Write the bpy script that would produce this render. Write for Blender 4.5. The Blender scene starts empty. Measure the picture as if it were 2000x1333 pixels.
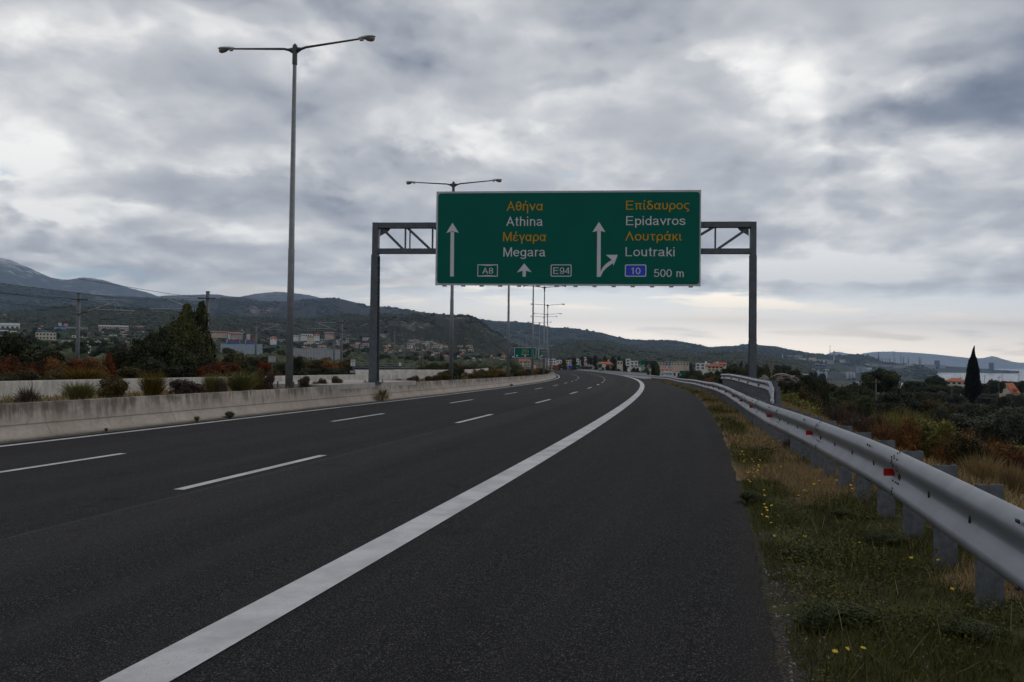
import bpy, math, random
import numpy as np
from mathutils import Matrix, Vector

random.seed(4)
RNG = np.random.default_rng(4)
scene = bpy.context.scene
COL = scene.collection

# ------------------------------------------------------------------ camera
FPX, ROLL, PITCH, EYE = 1532.0, 0.0115, 0.022447, 1.65      # focal length in pixels of a 2000 px wide frame
cp, sp, cr, sr = math.cos(PITCH), math.sin(PITCH), math.cos(ROLL), math.sin(ROLL)
cam_d = bpy.data.cameras.new('camera')
cam = bpy.data.objects.new('camera', cam_d)
COL.objects.link(cam)
cam_d.sensor_width = 36
cam_d.lens = FPX * 36 / 2000
cam_d.clip_start = 0.05
cam_d.clip_end = 120000
_X, _F, _U = Vector((1, 0, 0)), Vector((0, cp, sp)), Vector((0, -sp, cp))
_r, _u = cr * _X + sr * _U, cr * _U - sr * _X
cam.matrix_world = Matrix(((_r.x, _u.x, -_F.x, 0), (_r.y, _u.y, -_F.y, 0), (_r.z, _u.z, -_F.z, EYE), (0, 0, 0, 1)))
scene.camera = cam

# ------------------------------------------------------------------ render settings
scene.render.engine = 'CYCLES'
scene.view_settings.view_transform = 'Standard'
scene.view_settings.look = 'None'
scene.view_settings.exposure = 0.0
scene.view_settings.gamma = 1.0
scene.view_settings.use_curve_mapping = False
cy = scene.cycles
cy.use_denoising = True
cy.max_bounces = 5
cy.diffuse_bounces = 2
cy.glossy_bounces = 2
cy.transmission_bounces = 2
cy.volume_bounces = 0
cy.caustics_reflective = False
cy.caustics_refractive = False

# ------------------------------------------------------------------ node helper
class NT:
    def __init__(self, tree):
        self.t = tree
        tree.nodes.clear()
    def n(self, kind, **kw):
        nd = self.t.nodes.new(kind)
        for k, v in kw.items():
            if k.startswith('i_'):
                key = k[2:]
                key = int(key) if key.isdigit() else key.replace('_', ' ')
                self.set(nd, key, v)
            else:
                setattr(nd, k, v)
        return nd
    def set(self, nd, key, v):
        s = nd.inputs[key]
        if isinstance(v, bpy.types.NodeSocket):
            self.t.links.new(v, s)
        elif isinstance(v, bpy.types.Node):
            self.t.links.new(v.outputs[0], s)
        else:
            if isinstance(v, (tuple, list)) and len(v) == 3 and s.type == 'RGBA':
                v = (*v, 1)
            s.default_value = v
    def math(self, op, a, b=0.0, c=0.0, clamp=False):
        nd = self.n('ShaderNodeMath', operation=op, use_clamp=clamp)
        self.set(nd, 0, a); self.set(nd, 1, b); self.set(nd, 2, c)
        return nd.outputs[0]
    def mix(self, f, a, b, blend='MIX'):
        nd = self.n('ShaderNodeMix', data_type='RGBA', blend_type=blend)
        self.set(nd, 0, f); self.set(nd, 6, a); self.set(nd, 7, b)
        return nd.outputs[2]
    def noise(self, vec, scale, detail=4, rough=.55, dist=0.0):
        nd = self.n('ShaderNodeTexNoise')
        if vec is not None: self.set(nd, 'Vector', vec)
        self.set(nd, 'Scale', scale); self.set(nd, 'Detail', detail); self.set(nd, 'Roughness', rough); self.set(nd, 'Distortion', dist)
        return nd.outputs[0]
    def ss(self, v, a, b, lo=0.0, hi=1.0):
        nd = self.n('ShaderNodeMapRange', interpolation_type='SMOOTHSTEP')
        self.set(nd, 0, v); self.set(nd, 1, a); self.set(nd, 2, b); self.set(nd, 3, lo); self.set(nd, 4, hi)
        return nd.outputs[0]
    def ramp(self, v, stops):
        nd = self.n('ShaderNodeValToRGB')
        el = nd.color_ramp.elements
        while len(el) < len(stops): el.new(0.5)
        for e, (p, c) in zip(el, stops):
            e.position = p; e.color = (*c, 1)
        self.set(nd, 0, v)
        return nd.outputs[0]

# ------------------------------------------------------------------ sky and sun
SUN_EL, SUN_AZ = math.radians(42), math.radians(60)      # azimuth clockwise from +Y
world = bpy.data.worlds.new('World')
scene.world = world
world.use_nodes = True
w = NT(world.node_tree)
W_STR = 0.1
OVERHEAD, BEHIND = .72, .80
tc = w.n('ShaderNodeTexCoord')
sep = w.n('ShaderNodeSeparateXYZ', i_0=tc.outputs['Generated'])
dx, dy, dz = sep.outputs
sky = w.n('ShaderNodeTexSky', sky_type='NISHITA', sun_disc=False, sun_elevation=SUN_EL, sun_rotation=SUN_AZ)
zz = w.math('ADD', w.math('MAXIMUM', dz, 0.0), 0.30)
uv = w.n('ShaderNodeCombineXYZ', i_0=w.math('DIVIDE', dx, zz), i_1=w.math('DIVIDE', dy, zz), i_2=0.0)
warp = w.n('ShaderNodeTexNoise', i_Vector=uv, i_Scale=1.1, i_Detail=4.0)
wv = w.n('ShaderNodeVectorMath', operation='MULTIPLY_ADD')
w.set(wv, 0, warp.outputs[1]); w.set(wv, 1, (0.32, 0.32, 0.0)); w.set(wv, 2, uv.outputs[0])
lit = w.n('ShaderNodeVectorMath', operation='ADD'); w.set(lit, 0, wv.outputs[0]); w.set(lit, 1, (0.05, -0.10, 0.0))
big = w.noise(wv.outputs[0], 1.3, 8, 0.50)
big2 = w.noise(lit.outputs[0], 1.3, 6, 0.50)
fine = w.noise(wv.outputs[0], 6.0, 9, 0.6, 0.1)
huge = w.noise(uv.outputs[0], 0.5, 3, 0.5)
ysafe = w.math('MAXIMUM', dy, 0.05)
az = w.math('DIVIDE', dx, ysafe)
el = w.math('DIVIDE', dz, ysafe)
jit = w.math('SUBTRACT', fine, 0.5)
front = w.ss(dy, 0.15, 0.35)
def blob(a0, e0, sa, se, jx=0.12, je=0.05):
    p = w.math('DIVIDE', w.math('SUBTRACT', w.math('MULTIPLY_ADD', jit, jx, az), a0), sa)
    q = w.math('DIVIDE', w.math('SUBTRACT', w.math('MULTIPLY_ADD', jit, je, el), e0), se)
    r = w.math('SQRT', w.math('ADD', w.math('MULTIPLY', p, p), w.math('MULTIPLY', q, q)))
    return w.math('MULTIPLY', w.ss(r, 1.25, 0.25), front)
# puffs: smooth cells of several sizes, warped, give the clouds their rounded lumps
pw = w.n('ShaderNodeVectorMath', operation='MULTIPLY_ADD')
w.set(pw, 0, w.n('ShaderNodeTexNoise', i_Vector=uv, i_Scale=3.0, i_Detail=5.0).outputs[1]); w.set(pw, 1, (0.34, 0.34, 0.0)); w.set(pw, 2, uv.outputs[0])
vor = w.n('ShaderNodeTexVoronoi', feature='SMOOTH_F1', voronoi_dimensions='2D', i_Vector=pw.outputs[0], i_Scale=1.6, i_Detail=3.5, i_Roughness=.53, i_Lacunarity=2.2, i_Smoothness=.75)
vor2 = w.n('ShaderNodeTexVoronoi', feature='SMOOTH_F1', voronoi_dimensions='2D', i_Vector=w.n('ShaderNodeVectorMath', operation='ADD', i_0=pw.outputs[0], i_1=(.03, -.07, 0)), i_Scale=1.6, i_Detail=3.5, i_Roughness=.53, i_Lacunarity=2.2, i_Smoothness=.75)
puff = w.ss(vor.outputs['Distance'], .05, .75, 0.0, 1.0)
dens = w.math('ADD', w.math('MULTIPLY', big, 0.64), w.math('MULTIPLY', fine, 0.19))
dens = w.math('MULTIPLY_ADD', puff, .20, dens)
dens = w.math('ADD', dens, -.025)
dens = w.math('MULTIPLY_ADD', w.math('SUBTRACT', vor.outputs['Distance'], vor2.outputs['Distance']), .18, dens)
dens = w.math('MULTIPLY_ADD', w.math('SUBTRACT', huge, 0.5), 0.20, dens)
dens = w.math('MULTIPLY_ADD', w.math('SUBTRACT', big, big2), 0.22, dens)      # edges of the cloud masses catch the light
# bright and dark regions of this overcast
for (a0, e0, sa, se, amt, jx, je) in (
        (.50, .316, .090, .032, -.19, .14, .06), (.585, .330, .12, .042, -.19, .16, .08), (.66, .340, .11, .05, -.18, .18, .08), (.45, .338, .10, .022, -.07, .2, .06), (.72, .40, .10, .06, -.07, .2, .1),
        (-.38, .215, .17, .030, -.11, .3, .08), (-.28, .192, .12, .022, -.09, .2, .05), (.10, .225, .26, .035, -.04, .3, .05), (.22, .40, .10, .03, -.03, .2, .06),
        (-.24, .37, .2, .05, -.02, .3, .1), (.38, .36, .10, .05, .05, .2, .1), (.19, .155, .32, .022, -.05, .3, .03), (.52, .195, .2, .05, -.03, .2, .05),
        (-.07, .275, .11, .028, .095, .4, .10), (-.64, .25, .06, .05, .08, .2, .1), (-.55, .185, .12, .02, .10, .2, .05), (.29, .40, .05, .03, .08, .2, .08), (-.5, .43, .2, .05, .04, .2, .1),
        (-.32, .155, .16, .015, .09, .2, .03), (-.15, .12, .35, .02, .07, .2, .03), (.33, .115, .25, .018, .12, .2, .02), (-.25, .39, .03, .03, .07, .15, .08)):
    dens = w.math('MULTIPLY_ADD', blob(a0, e0, sa, se, jx, je), amt, dens)
dens = w.math('MULTIPLY_ADD', w.math('SUBTRACT', dens, .5), 1.12, .49)
S = 1.0 / W_STR
def cs(r, g, b): return (r * S, g * S, b * S)
cloud = w.ramp(dens, [(0.14, (.135, .156, .200)), (0.31, (.190, .212, .258)), (0.40, (.278, .294, .330)), (0.48, (.372, .384, .410)), (0.56, (.455, .463, .482)), (0.63, (.60, .60, .598)), (0.73, (.88, .865, .83))])
GAIN = 1.34
cloud = w.mix(1.0, cloud, (S * GAIN, S * GAIN, S * GAIN), 'MULTIPLY')
# blue holes between the clouds
hole = w.math('ADD', blob(-.49, .105, .10, .012, .25, .03), w.math('ADD', blob(-.09, .278, .05, .012, .12, .04), w.math('ADD', blob(.07, .24, .03, .008, .1, .02), blob(-.655, .225, .03, .02, .1, .04))), clamp=True)
hole = w.math('MULTIPLY', hole, w.ss(fine, .46, .6))
cloud = w.mix(w.math('MULTIPLY', hole, .8), cloud, cs(.56, .70, .78))
# clear pale band above the horizon, with cream streaks of far cloud
edge = w.math('MULTIPLY_ADD', w.math('SUBTRACT', big, .5), .055, w.math('MULTIPLY_ADD', jit, .04, el))
azr = w.ss(az, -.45, .1, .25, 1.0)
band = w.math('MULTIPLY', w.ss(edge, .108, .078), w.math('MULTIPLY', azr, front))
stv = w.n('ShaderNodeCombineXYZ', i_0=w.math('MULTIPLY', az, 5.0), i_1=w.math('MULTIPLY', el, 42.0), i_2=0.0)
streak = w.noise(stv.outputs[0], 1.0, 7, .55, .4)
lowc = w.mix(w.ss(el, .10, .0), cs(1.30, 1.36, 1.34), cs(4.2, 3.6, 2.85))
lowc = w.mix(w.math('MULTIPLY', w.ss(streak, .50, .62), .75), lowc, cs(2.6, 2.25, 1.75))
lowc = w.mix(w.math('MULTIPLY', w.ss(streak, .42, .30), .5), lowc, cs(1.65, 1.58, 1.46))
cloud = w.mix(band, cloud, lowc)
# a little of the physical sky's colour through the overcast
skyc = w.mix(.985, sky.outputs[0], cloud)
below = w.ss(dz, -.02, 0.0)
# overhead and behind, out of view, the sky is dimmed to darken the ground
thick = w.math('MULTIPLY', w.ss(dz, .42, .75, 1.0, OVERHEAD), w.ss(dy, .1, -.3, 1.0, BEHIND))
thc = w.n('ShaderNodeCombineXYZ', i_0=thick, i_1=thick, i_2=thick)
skyc = w.mix(1.0, skyc, thc.outputs[0], 'MULTIPLY')
skyc = w.mix(below, cs(.12, .12, .12), skyc)
bg = w.n('ShaderNodeBackground', i_Color=skyc, i_Strength=W_STR)
wo = w.n('ShaderNodeOutputWorld', i_Surface=bg)
world.cycles.sampling_method = 'MANUAL'
world.cycles.sample_map_resolution = 512

sun_d = bpy.data.lights.new('sun', 'SUN')
sun_d.energy = 0.5
sun_d.angle = math.radians(25)
sun_d.color = (1.0, .96, .9)
sun = bpy.data.objects.new('sun', sun_d)
COL.objects.link(sun)
sun.rotation_euler = (math.pi / 2 - SUN_EL, 0, -SUN_AZ + math.pi)
sun.rotation_euler = Vector((math.sin(SUN_AZ) * math.cos(SUN_EL), math.cos(SUN_AZ) * math.cos(SUN_EL), math.sin(SUN_EL))).to_track_quat('Z', 'Y').to_euler()

# ------------------------------------------------------------------ geometry of the place
RP = [-2.944036, 0.26562, 0.002136, -0.002504, 0.002177, -0.00374, -1.414109, 0.018827, 0.833674, -0.000689, -0.161666, 0.022506]
RS = np.arange(-40, 700, .25)
def _build_road():
    x0, th, k0, k1, k2, g0, g1, cf, g2, k3, g3, cf1 = RP
    s = np.clip(RS, -20, 180) / 100.
    k = k0 + k1 * s + k2 * s * s + k3 * s ** 3
    i0 = np.argmin(abs(RS))
    a = np.concatenate([[0], np.cumsum((k[1:] + k[:-1]) / 2 * .25)]); a = th - (a - a[i0])
    X = np.concatenate([[0], np.cumsum(np.sin(a)[:-1] * .25)]); X += x0 - X[i0]
    Y = np.concatenate([[0], np.cumsum(np.cos(a)[:-1] * .25)]); Y -= Y[i0]
    sl = (g0 + 2 * g1 * s + 3 * g2 * s * s + 4 * g3 * s ** 3) / 100
    sl = np.where(RS < 0, g0 / 100, sl)
    z = np.concatenate([[0], np.cumsum(sl[:-1] * .25)]); z -= z[i0]
    return a, X, Y, z, cf + cf1 * np.clip(s, 0, 2)
RA, RX, RY, RZ, RC = _build_road()
def surf(s, off):
    a, z, c = np.interp(s, RS, RA), np.interp(s, RS, RZ), np.interp(s, RS, RC)
    # the hard shoulder falls away to the verge round the bend
    fall = np.interp(s, [10, 20, 31, 45, 62, 75, 107, 134, 153, 200], [0, .06, .19, .17, .32, .44, .48, .66, .78, .9])
    return z + np.where(np.asarray(off) < 0.3, c, np.minimum(c, .019)) * off + np.where(np.asarray(off) < .3, 0, np.maximum(c - .019, 0) * .3) - fall * np.clip((np.asarray(off) - .3) / 3.9, 0, 1.25)
def foot(s): return surf(s, -12.1)
def rxy(s, off):
    a, x, y = np.interp(s, RS, RA), np.interp(s, RS, RX), np.interp(s, RS, RY)
    return x + off * np.cos(a), y - off * np.sin(a)
def rp(s, off, dz=0.0):
    x, y = rxy(s, off)
    return float(x), float(y), float(surf(s, off) + dz)
def heading(s): return float(np.interp(s, RS, RA))

def ray(px, py):
    a, b = px - 1000., py - 666.5
    x = (cr * a + sr * b) / FPX; u = -(-sr * a + cr * b) / FPX
    return np.array([x, cp - u * sp, sp + u * cp])
def at(px, py, Y):
    r = ray(px, py); t = Y / r[1]
    return np.array([r[0] * t, Y, EYE + r[2] * t])

# value noise
_P = RNG.random((256, 256))
def vnoise(x, y):
    xi, yi = np.floor(x).astype(int), np.floor(y).astype(int)
    fx, fy = x - xi, y - yi
    fx, fy = fx * fx * (3 - 2 * fx), fy * fy * (3 - 2 * fy)
    g = lambda i, j: _P[i & 255, j & 255]
    return (g(xi, yi) * (1 - fx) + g(xi + 1, yi) * fx) * (1 - fy) + (g(xi, yi + 1) * (1 - fx) + g(xi + 1, yi + 1) * fx) * fy
def fbm(x, y, o=4):
    x, y = np.asarray(x, float), np.asarray(y, float)
    v, a, t = 0, 1, 0
    for i in range(o):
        v = v + a * vnoise(x * 2 ** i + 17.3 * i, y * 2 ** i + 9.1 * i); t += a; a *= .5
    return v / t
def sstep(a, b, x):
    t = np.clip((np.asarray(x, float) - a) / (b - a), 0, 1)
    return t * t * (3 - 2 * t)

_TR = np.array([0, 20, 60, 150, 300, 500, 800, 1200, 2000, 2600, 3000, 5000, 45000.])
_TC = np.array([-4000, 0, 300, 700, 1000, 1100, 1300, 1500, 1600, 1700, 1850, 3000, 6000.])
_TZ = np.array([
    [-1, -1, -1.5, -2, -2, 2, 14, 30, 55, 70, 80, 100, 100],
    [-1, -1, -1.5, -2, -2, 2, 14, 30, 55, 70, 80, 100, 100],
    [-1, -1, -1.5, -2, -2.5, 0, 8, 20, 45, 60, 70, 80, 80],
    [-1, -1, -1.5, -2.2, -3, -3, 1, 10, 28, 40, 45, 50, 50],
    [-1, -1, -1.5, -2.8, -4, -4.2, -3, 2, 12, 20, 30, 40, 40],
    [-.8, -.9, -1.5, -3, -4.6, -5, -5, -2, 10, 15, 20, 30, 30],
    [-.6, -.8, -1.6, -3.2, -5.5, -6.5, -7, -6, -2, 3, 10, 10, 10],
    [-.6, -1.0, -2.6, -5, -8, -12, -18, -26, -40, -48, -50, -54, -75],
    [-.6, -1.2, -3.5, -7, -10, -14, -22, -32, -46, -53, -57, -66, -75],
    [-.6, -1.5, -4, -7.5, -11, -15, -24, -36, -53, -61, -66, -75, -75],
    [-.6, -1.6, -4.5, -7.5, -11, -15, -23, -35, -54, -63, -68, -75, -75],
    [-.6, -1.6, -4.5, -7.5, -11, -15, -23, -35, -54, -63, -68, -75, -75],
    [-.6, -1.6, -4.5, -7.5, -11, -15, -23, -35, -54, -63, -68, -75, -75]])
def terrain(x, y):
    x, y = np.asarray(x, float), np.asarray(y, float)
    r = np.hypot(x, y)
    c = np.where(y > 1e-3, 1000 + 1532 * x / np.maximum(y, 1e-3), np.where(x > 0, 6000, -4000))
    c = np.clip(c, -4000, 6000)
    ci = np.clip(np.searchsorted(_TC, c) - 1, 0, len(_TC) - 2)
    ri = np.clip(np.searchsorted(_TR, r) - 1, 0, len(_TR) - 2)
    fc = (c - _TC[ci]) / (_TC[ci + 1] - _TC[ci]); fr = np.clip((r - _TR[ri]) / (_TR[ri + 1] - _TR[ri]), 0, 1)
    z = (_TZ[ci, ri] * (1 - fc) + _TZ[ci + 1, ri] * fc) * (1 - fr) + (_TZ[ci, ri + 1] * (1 - fc) + _TZ[ci + 1, ri + 1] * fc) * fr
    return z + (fbm(x / 60, y / 60) - .5) * np.clip(r / 150, 0, 1) * 1.6
_sub = slice(None, None, 8)
def nearest(x, y):
    x, y = np.atleast_1d(x), np.atleast_1d(y)
    S2, X2, Y2, A2 = RS[_sub], RX[_sub], RY[_sub], RA[_sub]
    so, oo = np.zeros(len(x)), np.full(len(x), 999.)
    m = np.hypot(x, y) < 420
    idx = np.where(m)[0]
    for k in range(0, len(idx), 4000):
        i = idx[k:k + 4000]
        d = (x[i, None] - X2) ** 2 + (y[i, None] - Y2) ** 2
        j = d.argmin(1)
        al = (x[i] - X2[j]) * np.sin(A2[j]) + (y[i] - Y2[j]) * np.cos(A2[j])
        so[i] = S2[j] + al
        oo[i] = (x[i] - X2[j]) * np.cos(A2[j]) - (y[i] - Y2[j]) * np.sin(A2[j])
    return so, oo
def ground(x, y):
    """height of the ground sheet"""
    sh = np.shape(x)
    x, y = np.ravel(np.asarray(x, float)), np.ravel(np.asarray(y, float))
    T = terrain(x, y)
    s, o = nearest(x, y)
    su = surf(s, np.clip(o, -12.1, 8))
    n = (fbm(x * 1.3, y * 1.3) - .5)
    verge = su - .03 + n * .05 * sstep(3.2, 4.2, o) + .28 * sstep(22, 30, s) * sstep(66, 50, s) * sstep(4.35, 5.0, o)
    right = verge + (T - verge) * sstep(5.3, 9.5, o) + n * .25 * sstep(5.5, 8, o)
    under = su - .2
    left = foot(s) + .2
    z = np.where(o > 3.05, right, np.where(o > -12.5, under, np.where(o > -31.5, left, left + (T - left) * sstep(-31.5, -42, o))))
    far = (np.hypot(x, y) > 415) | (o > 900) | (s > 340)
    z = np.where(far, T, z)
    return z.reshape(sh)
def gz(x, y): return float(ground(np.array([x]), np.array([y]))[0])

# ------------------------------------------------------------------ mesh helpers
def link(name, me, mats, parent=None):
    o = bpy.data.objects.new(name, me)
    COL.objects.link(o)
    for m in (mats if isinstance(mats, (list, tuple)) else [mats]):
        me.materials.append(m)
    if parent is not None: o.parent = parent
    return o
def np_mesh(name, V, F):
    """V (n,3), F (m,k) arrays"""
    me = bpy.data.meshes.new(name)
    V = np.asarray(V, np.float32); F = np.asarray(F, np.int32)
    me.vertices.add(len(V)); me.vertices.foreach_set('co', V.ravel())
    m, k = F.shape
    me.loops.add(m * k); me.loops.foreach_set('vertex_index', F.ravel())
    me.polygons.add(m)
    me.polygons.foreach_set('loop_start', np.arange(0, m * k, k, dtype=np.int32))
    me.update(calc_edges=True)
    return me
def smooth(me): me.polygons.foreach_set('use_smooth', np.ones(len(me.polygons), bool))
def grid_faces(nr, nc):
    i = np.arange(nr - 1)[:, None] * nc + np.arange(nc - 1)[None]
    return np.stack([i, i + 1, i + nc + 1, i + nc], -1).reshape(-1, 4)
def attr(me, name, vals):
    a = me.attributes.new(name, 'FLOAT', 'POINT')
    a.data.foreach_set('value', np.asarray(vals, np.float32))
def uvmap(me, U):
    l = me.uv_layers.new(name='UVMap')
    vi = np.zeros(len(me.loops), np.int32); me.loops.foreach_get('vertex_index', vi)
    l.data.foreach_set('uv', np.asarray(U, np.float32)[vi].ravel())

class MB:
    """collects boxes, tubes and prisms into one mesh"""
    def __init__(self): self.v, self.f, self.mi = [], [], []
    def add(self, V, F, mi=0):
        b = len(self.v)
        self.v += [tuple(map(float, p)) for p in V]
        self.f += [tuple(b + i for i in f) for f in F]
        self.mi += [mi] * len(F)
        return self
    def box(self, x0, y0, z0, x1, y1, z1, mi=0):
        V = [(x0, y0, z0), (x1, y0, z0), (x1, y1, z0), (x0, y1, z0), (x0, y0, z1), (x1, y0, z1), (x1, y1, z1), (x0, y1, z1)]
        return self.add(V, [(0, 3, 2, 1), (4, 5, 6, 7), (0, 1, 5, 4), (1, 2, 6, 5), (2, 3, 7, 6), (3, 0, 4, 7)], mi)
    def tube(self, pts, rad, n=8, cap=True, mi=0, squash=1.0):
        pts = [Vector(p) for p in pts]
        rad = rad if isinstance(rad, (list, tuple)) else [rad] * len(pts)
        V, F = [], []
        for i, p in enumerate(pts):
            d = (pts[min(i + 1, len(pts) - 1)] - pts[max(i - 1, 0)]).normalized()
            ref = Vector((0, 0, 1)) if abs(d.z) < .9 else Vector((1, 0, 0))
            a = d.cross(ref).normalized(); b = a.cross(d).normalized()
            for k in range(n):
                t = 2 * math.pi * (k + .5) / n
                V.append(p + rad[i] * (a * math.cos(t) + b * squash * math.sin(t)))
        for i in range(len(pts) - 1):
            for k in range(n):
                F.append((i * n + k, i * n + (k + 1) % n, (i + 1) * n + (k + 1) % n, (i + 1) * n + k))
        if cap:
            F.append(tuple(range(n))[::-1]); F.append(tuple((len(pts) - 1) * n + k for k in range(n)))
        return self.add(V, F, mi)
    def bar(self, p, q, wd, ht, up=(0, 0, 1), mi=0):
        """rectangular bar from p to q: wd across, ht along up"""
        p, q, up = Vector(p), Vector(q), Vector(up)
        d = (q - p).normalized(); a = d.cross(up).normalized() * wd / 2; b = a.normalized().cross(d).normalized() * ht / 2
        V = [p - a - b, p + a - b, p + a + b, p - a + b, q - a - b, q + a - b, q + a + b, q - a + b]
        return self.add(V, [(0, 1, 2, 3), (7, 6, 5, 4), (0, 4, 5, 1), (1, 5, 6, 2), (2, 6, 7, 3), (3, 7, 4, 0)], mi)
    def prism(self, poly, y0, y1, mi=0):
        """polygon in x,z extruded along y"""
        n = len(poly)
        V = [(x, y0, z) for x, z in poly] + [(x, y1, z) for x, z in poly]
        F = [tuple(range(n)), tuple(range(2 * n - 1, n - 1, -1))] + [(i, i + n, (i + 1) % n + n, (i + 1) % n) for i in range(n)]
        return self.add(V, F, mi)
    def mesh(self, name):
        me = bpy.data.meshes.new(name)
        me.from_pydata(self.v, [], self.f)
        me.polygons.foreach_set('material_index', np.array(self.mi, np.int32))
        import bmesh
        bm = bmesh.new(); bm.from_mesh(me); bmesh.ops.recalc_face_normals(bm, faces=bm.faces); bm.to_mesh(me); bm.free()
        return me
    def build(self, name, mats, parent=None, sm=False):
        me = self.mesh(name)
        if sm: smooth(me)
        return link(name, me, mats, parent)

def tag(o, label=None, cat=None, group=None, kind=None):
    if label: o['label'] = label
    if cat: o['category'] = cat
    if group: o['group'] = group
    if kind: o['kind'] = kind
    return o
def thing(name, label, cat, loc=(0, 0, 0), rz=0.0, group=None):
    o = bpy.data.objects.new(name, None); COL.objects.link(o)
    o.location = loc; o.rotation_euler = (0, 0, rz); o.empty_display_size = .3
    return tag(o, label, cat, group)
def dup(root, loc, rz=0.0, scale=None, label=None, group=None):
    r = root.copy(); COL.objects.link(r); r.location = loc; r.rotation_euler = (0, 0, rz)
    if scale is not None: r.scale = scale
    if label: r['label'] = label
    if group: r['group'] = group
    for ch in list(root.children):
        c = ch.copy(); COL.objects.link(c); c.parent = r
        for g in list(ch.children):
            d = g.copy(); COL.objects.link(d); d.parent = c
    return r

# ------------------------------------------------------------------ materials
def new_mat(name):
    m = bpy.data.materials.new(name); m.use_nodes = True
    t = NT(m.node_tree)
    b = t.n('ShaderNodeBsdfPrincipled')
    t.n('ShaderNodeOutputMaterial', i_Surface=b)
    return m, t, b
def plain(name, c, c2=None, scale=3.0, rough=.7, metal=0.0, bump=0.0, bscale=None, spec=.5, detail=5):
    m, t, b = new_mat(name)
    pos = t.n('ShaderNodeNewGeometry').outputs['Position']
    n = t.noise(pos, scale, detail, .6)
    c2 = c2 or tuple(v * .78 for v in c)
    t.set(b, 'Base Color', t.mix(t.ss(n, .35, .65), c2, c))
    t.set(b, 'Roughness', rough); t.set(b, 'Metallic', metal); t.set(b, 'Specular IOR Level', spec)
    if bump:
        n2 = t.noise(pos, bscale or scale * 4, 4, .6)
        bp = t.n('ShaderNodeBump', i_Strength=bump, i_Distance=.02, i_Height=n2)
        t.set(b, 'Normal', bp)
    return m
def leaf_mat(name, dark, light, scale=1.2, rough=.75, spec=.2):
    m, t, b = new_mat(name)
    pos = t.n('ShaderNodeNewGeometry').outputs['Position']
    dark, light = tuple(v * .8 for v in dark), tuple(v * .8 for v in light)
    rnd = t.n('ShaderNodeAttribute', attribute_name='rnd').outputs['Fac']
    oi = t.n('ShaderNodeObjectInfo').outputs['Random']
    f = t.math('ADD', t.math('MULTIPLY', rnd, .55), t.math('MULTIPLY', t.ss(t.noise(pos, scale, 3), .35, .65), .45))
    f = t.math('MULTIPLY_ADD', t.math('SUBTRACT', oi, .5), .3, f, clamp=True)
    t.set(b, 'Base Color', t.mix(f, dark, light))
    t.set(b, 'Roughness', rough); t.set(b, 'Specular IOR Level', spec)
    return m

M = {}
M['galv'] = plain('galvanised_steel', (.29, .305, .335), (.25, .265, .29), 3, .5, .5, .03, 60)
M['galv_post'] = plain('galvanised_post', (.16, .172, .195), (.105, .115, .13), 14, .55, .5)
M['pole'] = plain('pole_steel', (.21, .22, .235), (.17, .18, .19), 5, .55, .3)
M['lamp_grey'] = plain('lamp_housing', (.62, .65, .66), (.50, .53, .54), 6, .45)
M['lamp_arm'] = plain('lamp_arm', (.07, .075, .075), None, 6, .5, .2)
M['lens'] = plain('lamp_lens', (.28, .25, .2), None, 6, .15)
M['gantry'] = plain('gantry_steel', (.105, .122, .14), (.08, .092, .105), 4, .55, .2)
M['slot'] = plain('bolt_dark', (.03, .028, .027), None, 9, .6)
M['red'] = plain('reflector_red', (.55, .012, .012), (.45, .01, .01), 20, .35)
M['black'] = plain('black_rubber', (.02, .02, .02), None, 9, .6)
M['sign_green'] = plain('sign_green', (.002, .125, .095), (.0018, .115, .087), .8, .6, spec=.12)
M['sign_white'] = plain('sign_white', (.68, .69, .72), (.64, .65, .68), 1.5, .6, spec=.12)
M['sign_yellow'] = plain('sign_yellow', (.62, .325, .003), (.58, .305, .003), 2, .6, spec=.12)
M['sign_blue'] = plain('sign_blue', (.01, .05, .62), None, 2, .4)
M['sign_red'] = plain('sign_red', (.6, .02, .02), None, 2, .4)
M['sign_frame'] = plain('sign_frame', (.5, .5, .51), (.42, .42, .43), 2, .45, .3)
M['sign_back'] = plain('sign_back', (.4, .41, .42), None, 2, .5, .3)
M['wire'] = plain('wire', (.03, .03, .035), None, 4, .6)
M['insul'] = plain('insulator', (.04, .03, .028), None, 4, .4)
M['mast'] = plain('mast_steel', (.11, .12, .135), (.08, .09, .10), 3, .5, .3)
M['arm_steel'] = plain('cantilever_tube', (.40, .41, .43), None, 3, .5, .3)
M['white'] = plain('white_render', (.72, .73, .74), (.6, .61, .62), .6, .8)
M['cream'] = plain('cream_render', (.62, .55, .43), (.52, .46, .36), .6, .8)
M['pinkish'] = plain('pink_render', (.55, .43, .36), (.47, .37, .32), .6, .8)
M['grey'] = plain('grey_render', (.36, .37, .39), (.29, .30, .32), .6, .8)
M['bluegrey'] = plain('bluegrey_cladding', (.34, .39, .45), (.29, .34, .40), .5, .6)
M['blue'] = plain('blue_panel', (.05, .16, .42), None, .8, .5)
M['redpanel'] = plain('red_panel', (.42, .05, .05), None, .8, .5)
M['tile'] = plain('terracotta_tile', (.46, .12, .05), (.34, .085, .04), 1.2, .8, 0, .3, 6)
M['tile2'] = plain('brown_tile', (.30, .10, .06), (.22, .075, .05), 1.2, .8)
M['window'] = plain('window_glass', (.035, .04, .05), None, 1, .12)
M['concrete_roof'] = plain('flat_roof', (.42, .42, .42), None, .6, .9)
M['steelblue'] = plain('silo_steel', (.27, .30, .35), (.22, .25, .30), .05, .5, .2)
M['darktower'] = plain('dark_cladding', (.07, .085, .12), (.05, .06, .09), .08, .5)
M['stack_red'] = plain('stack_red', (.15, .06, .05), None, .1, .7)
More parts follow.
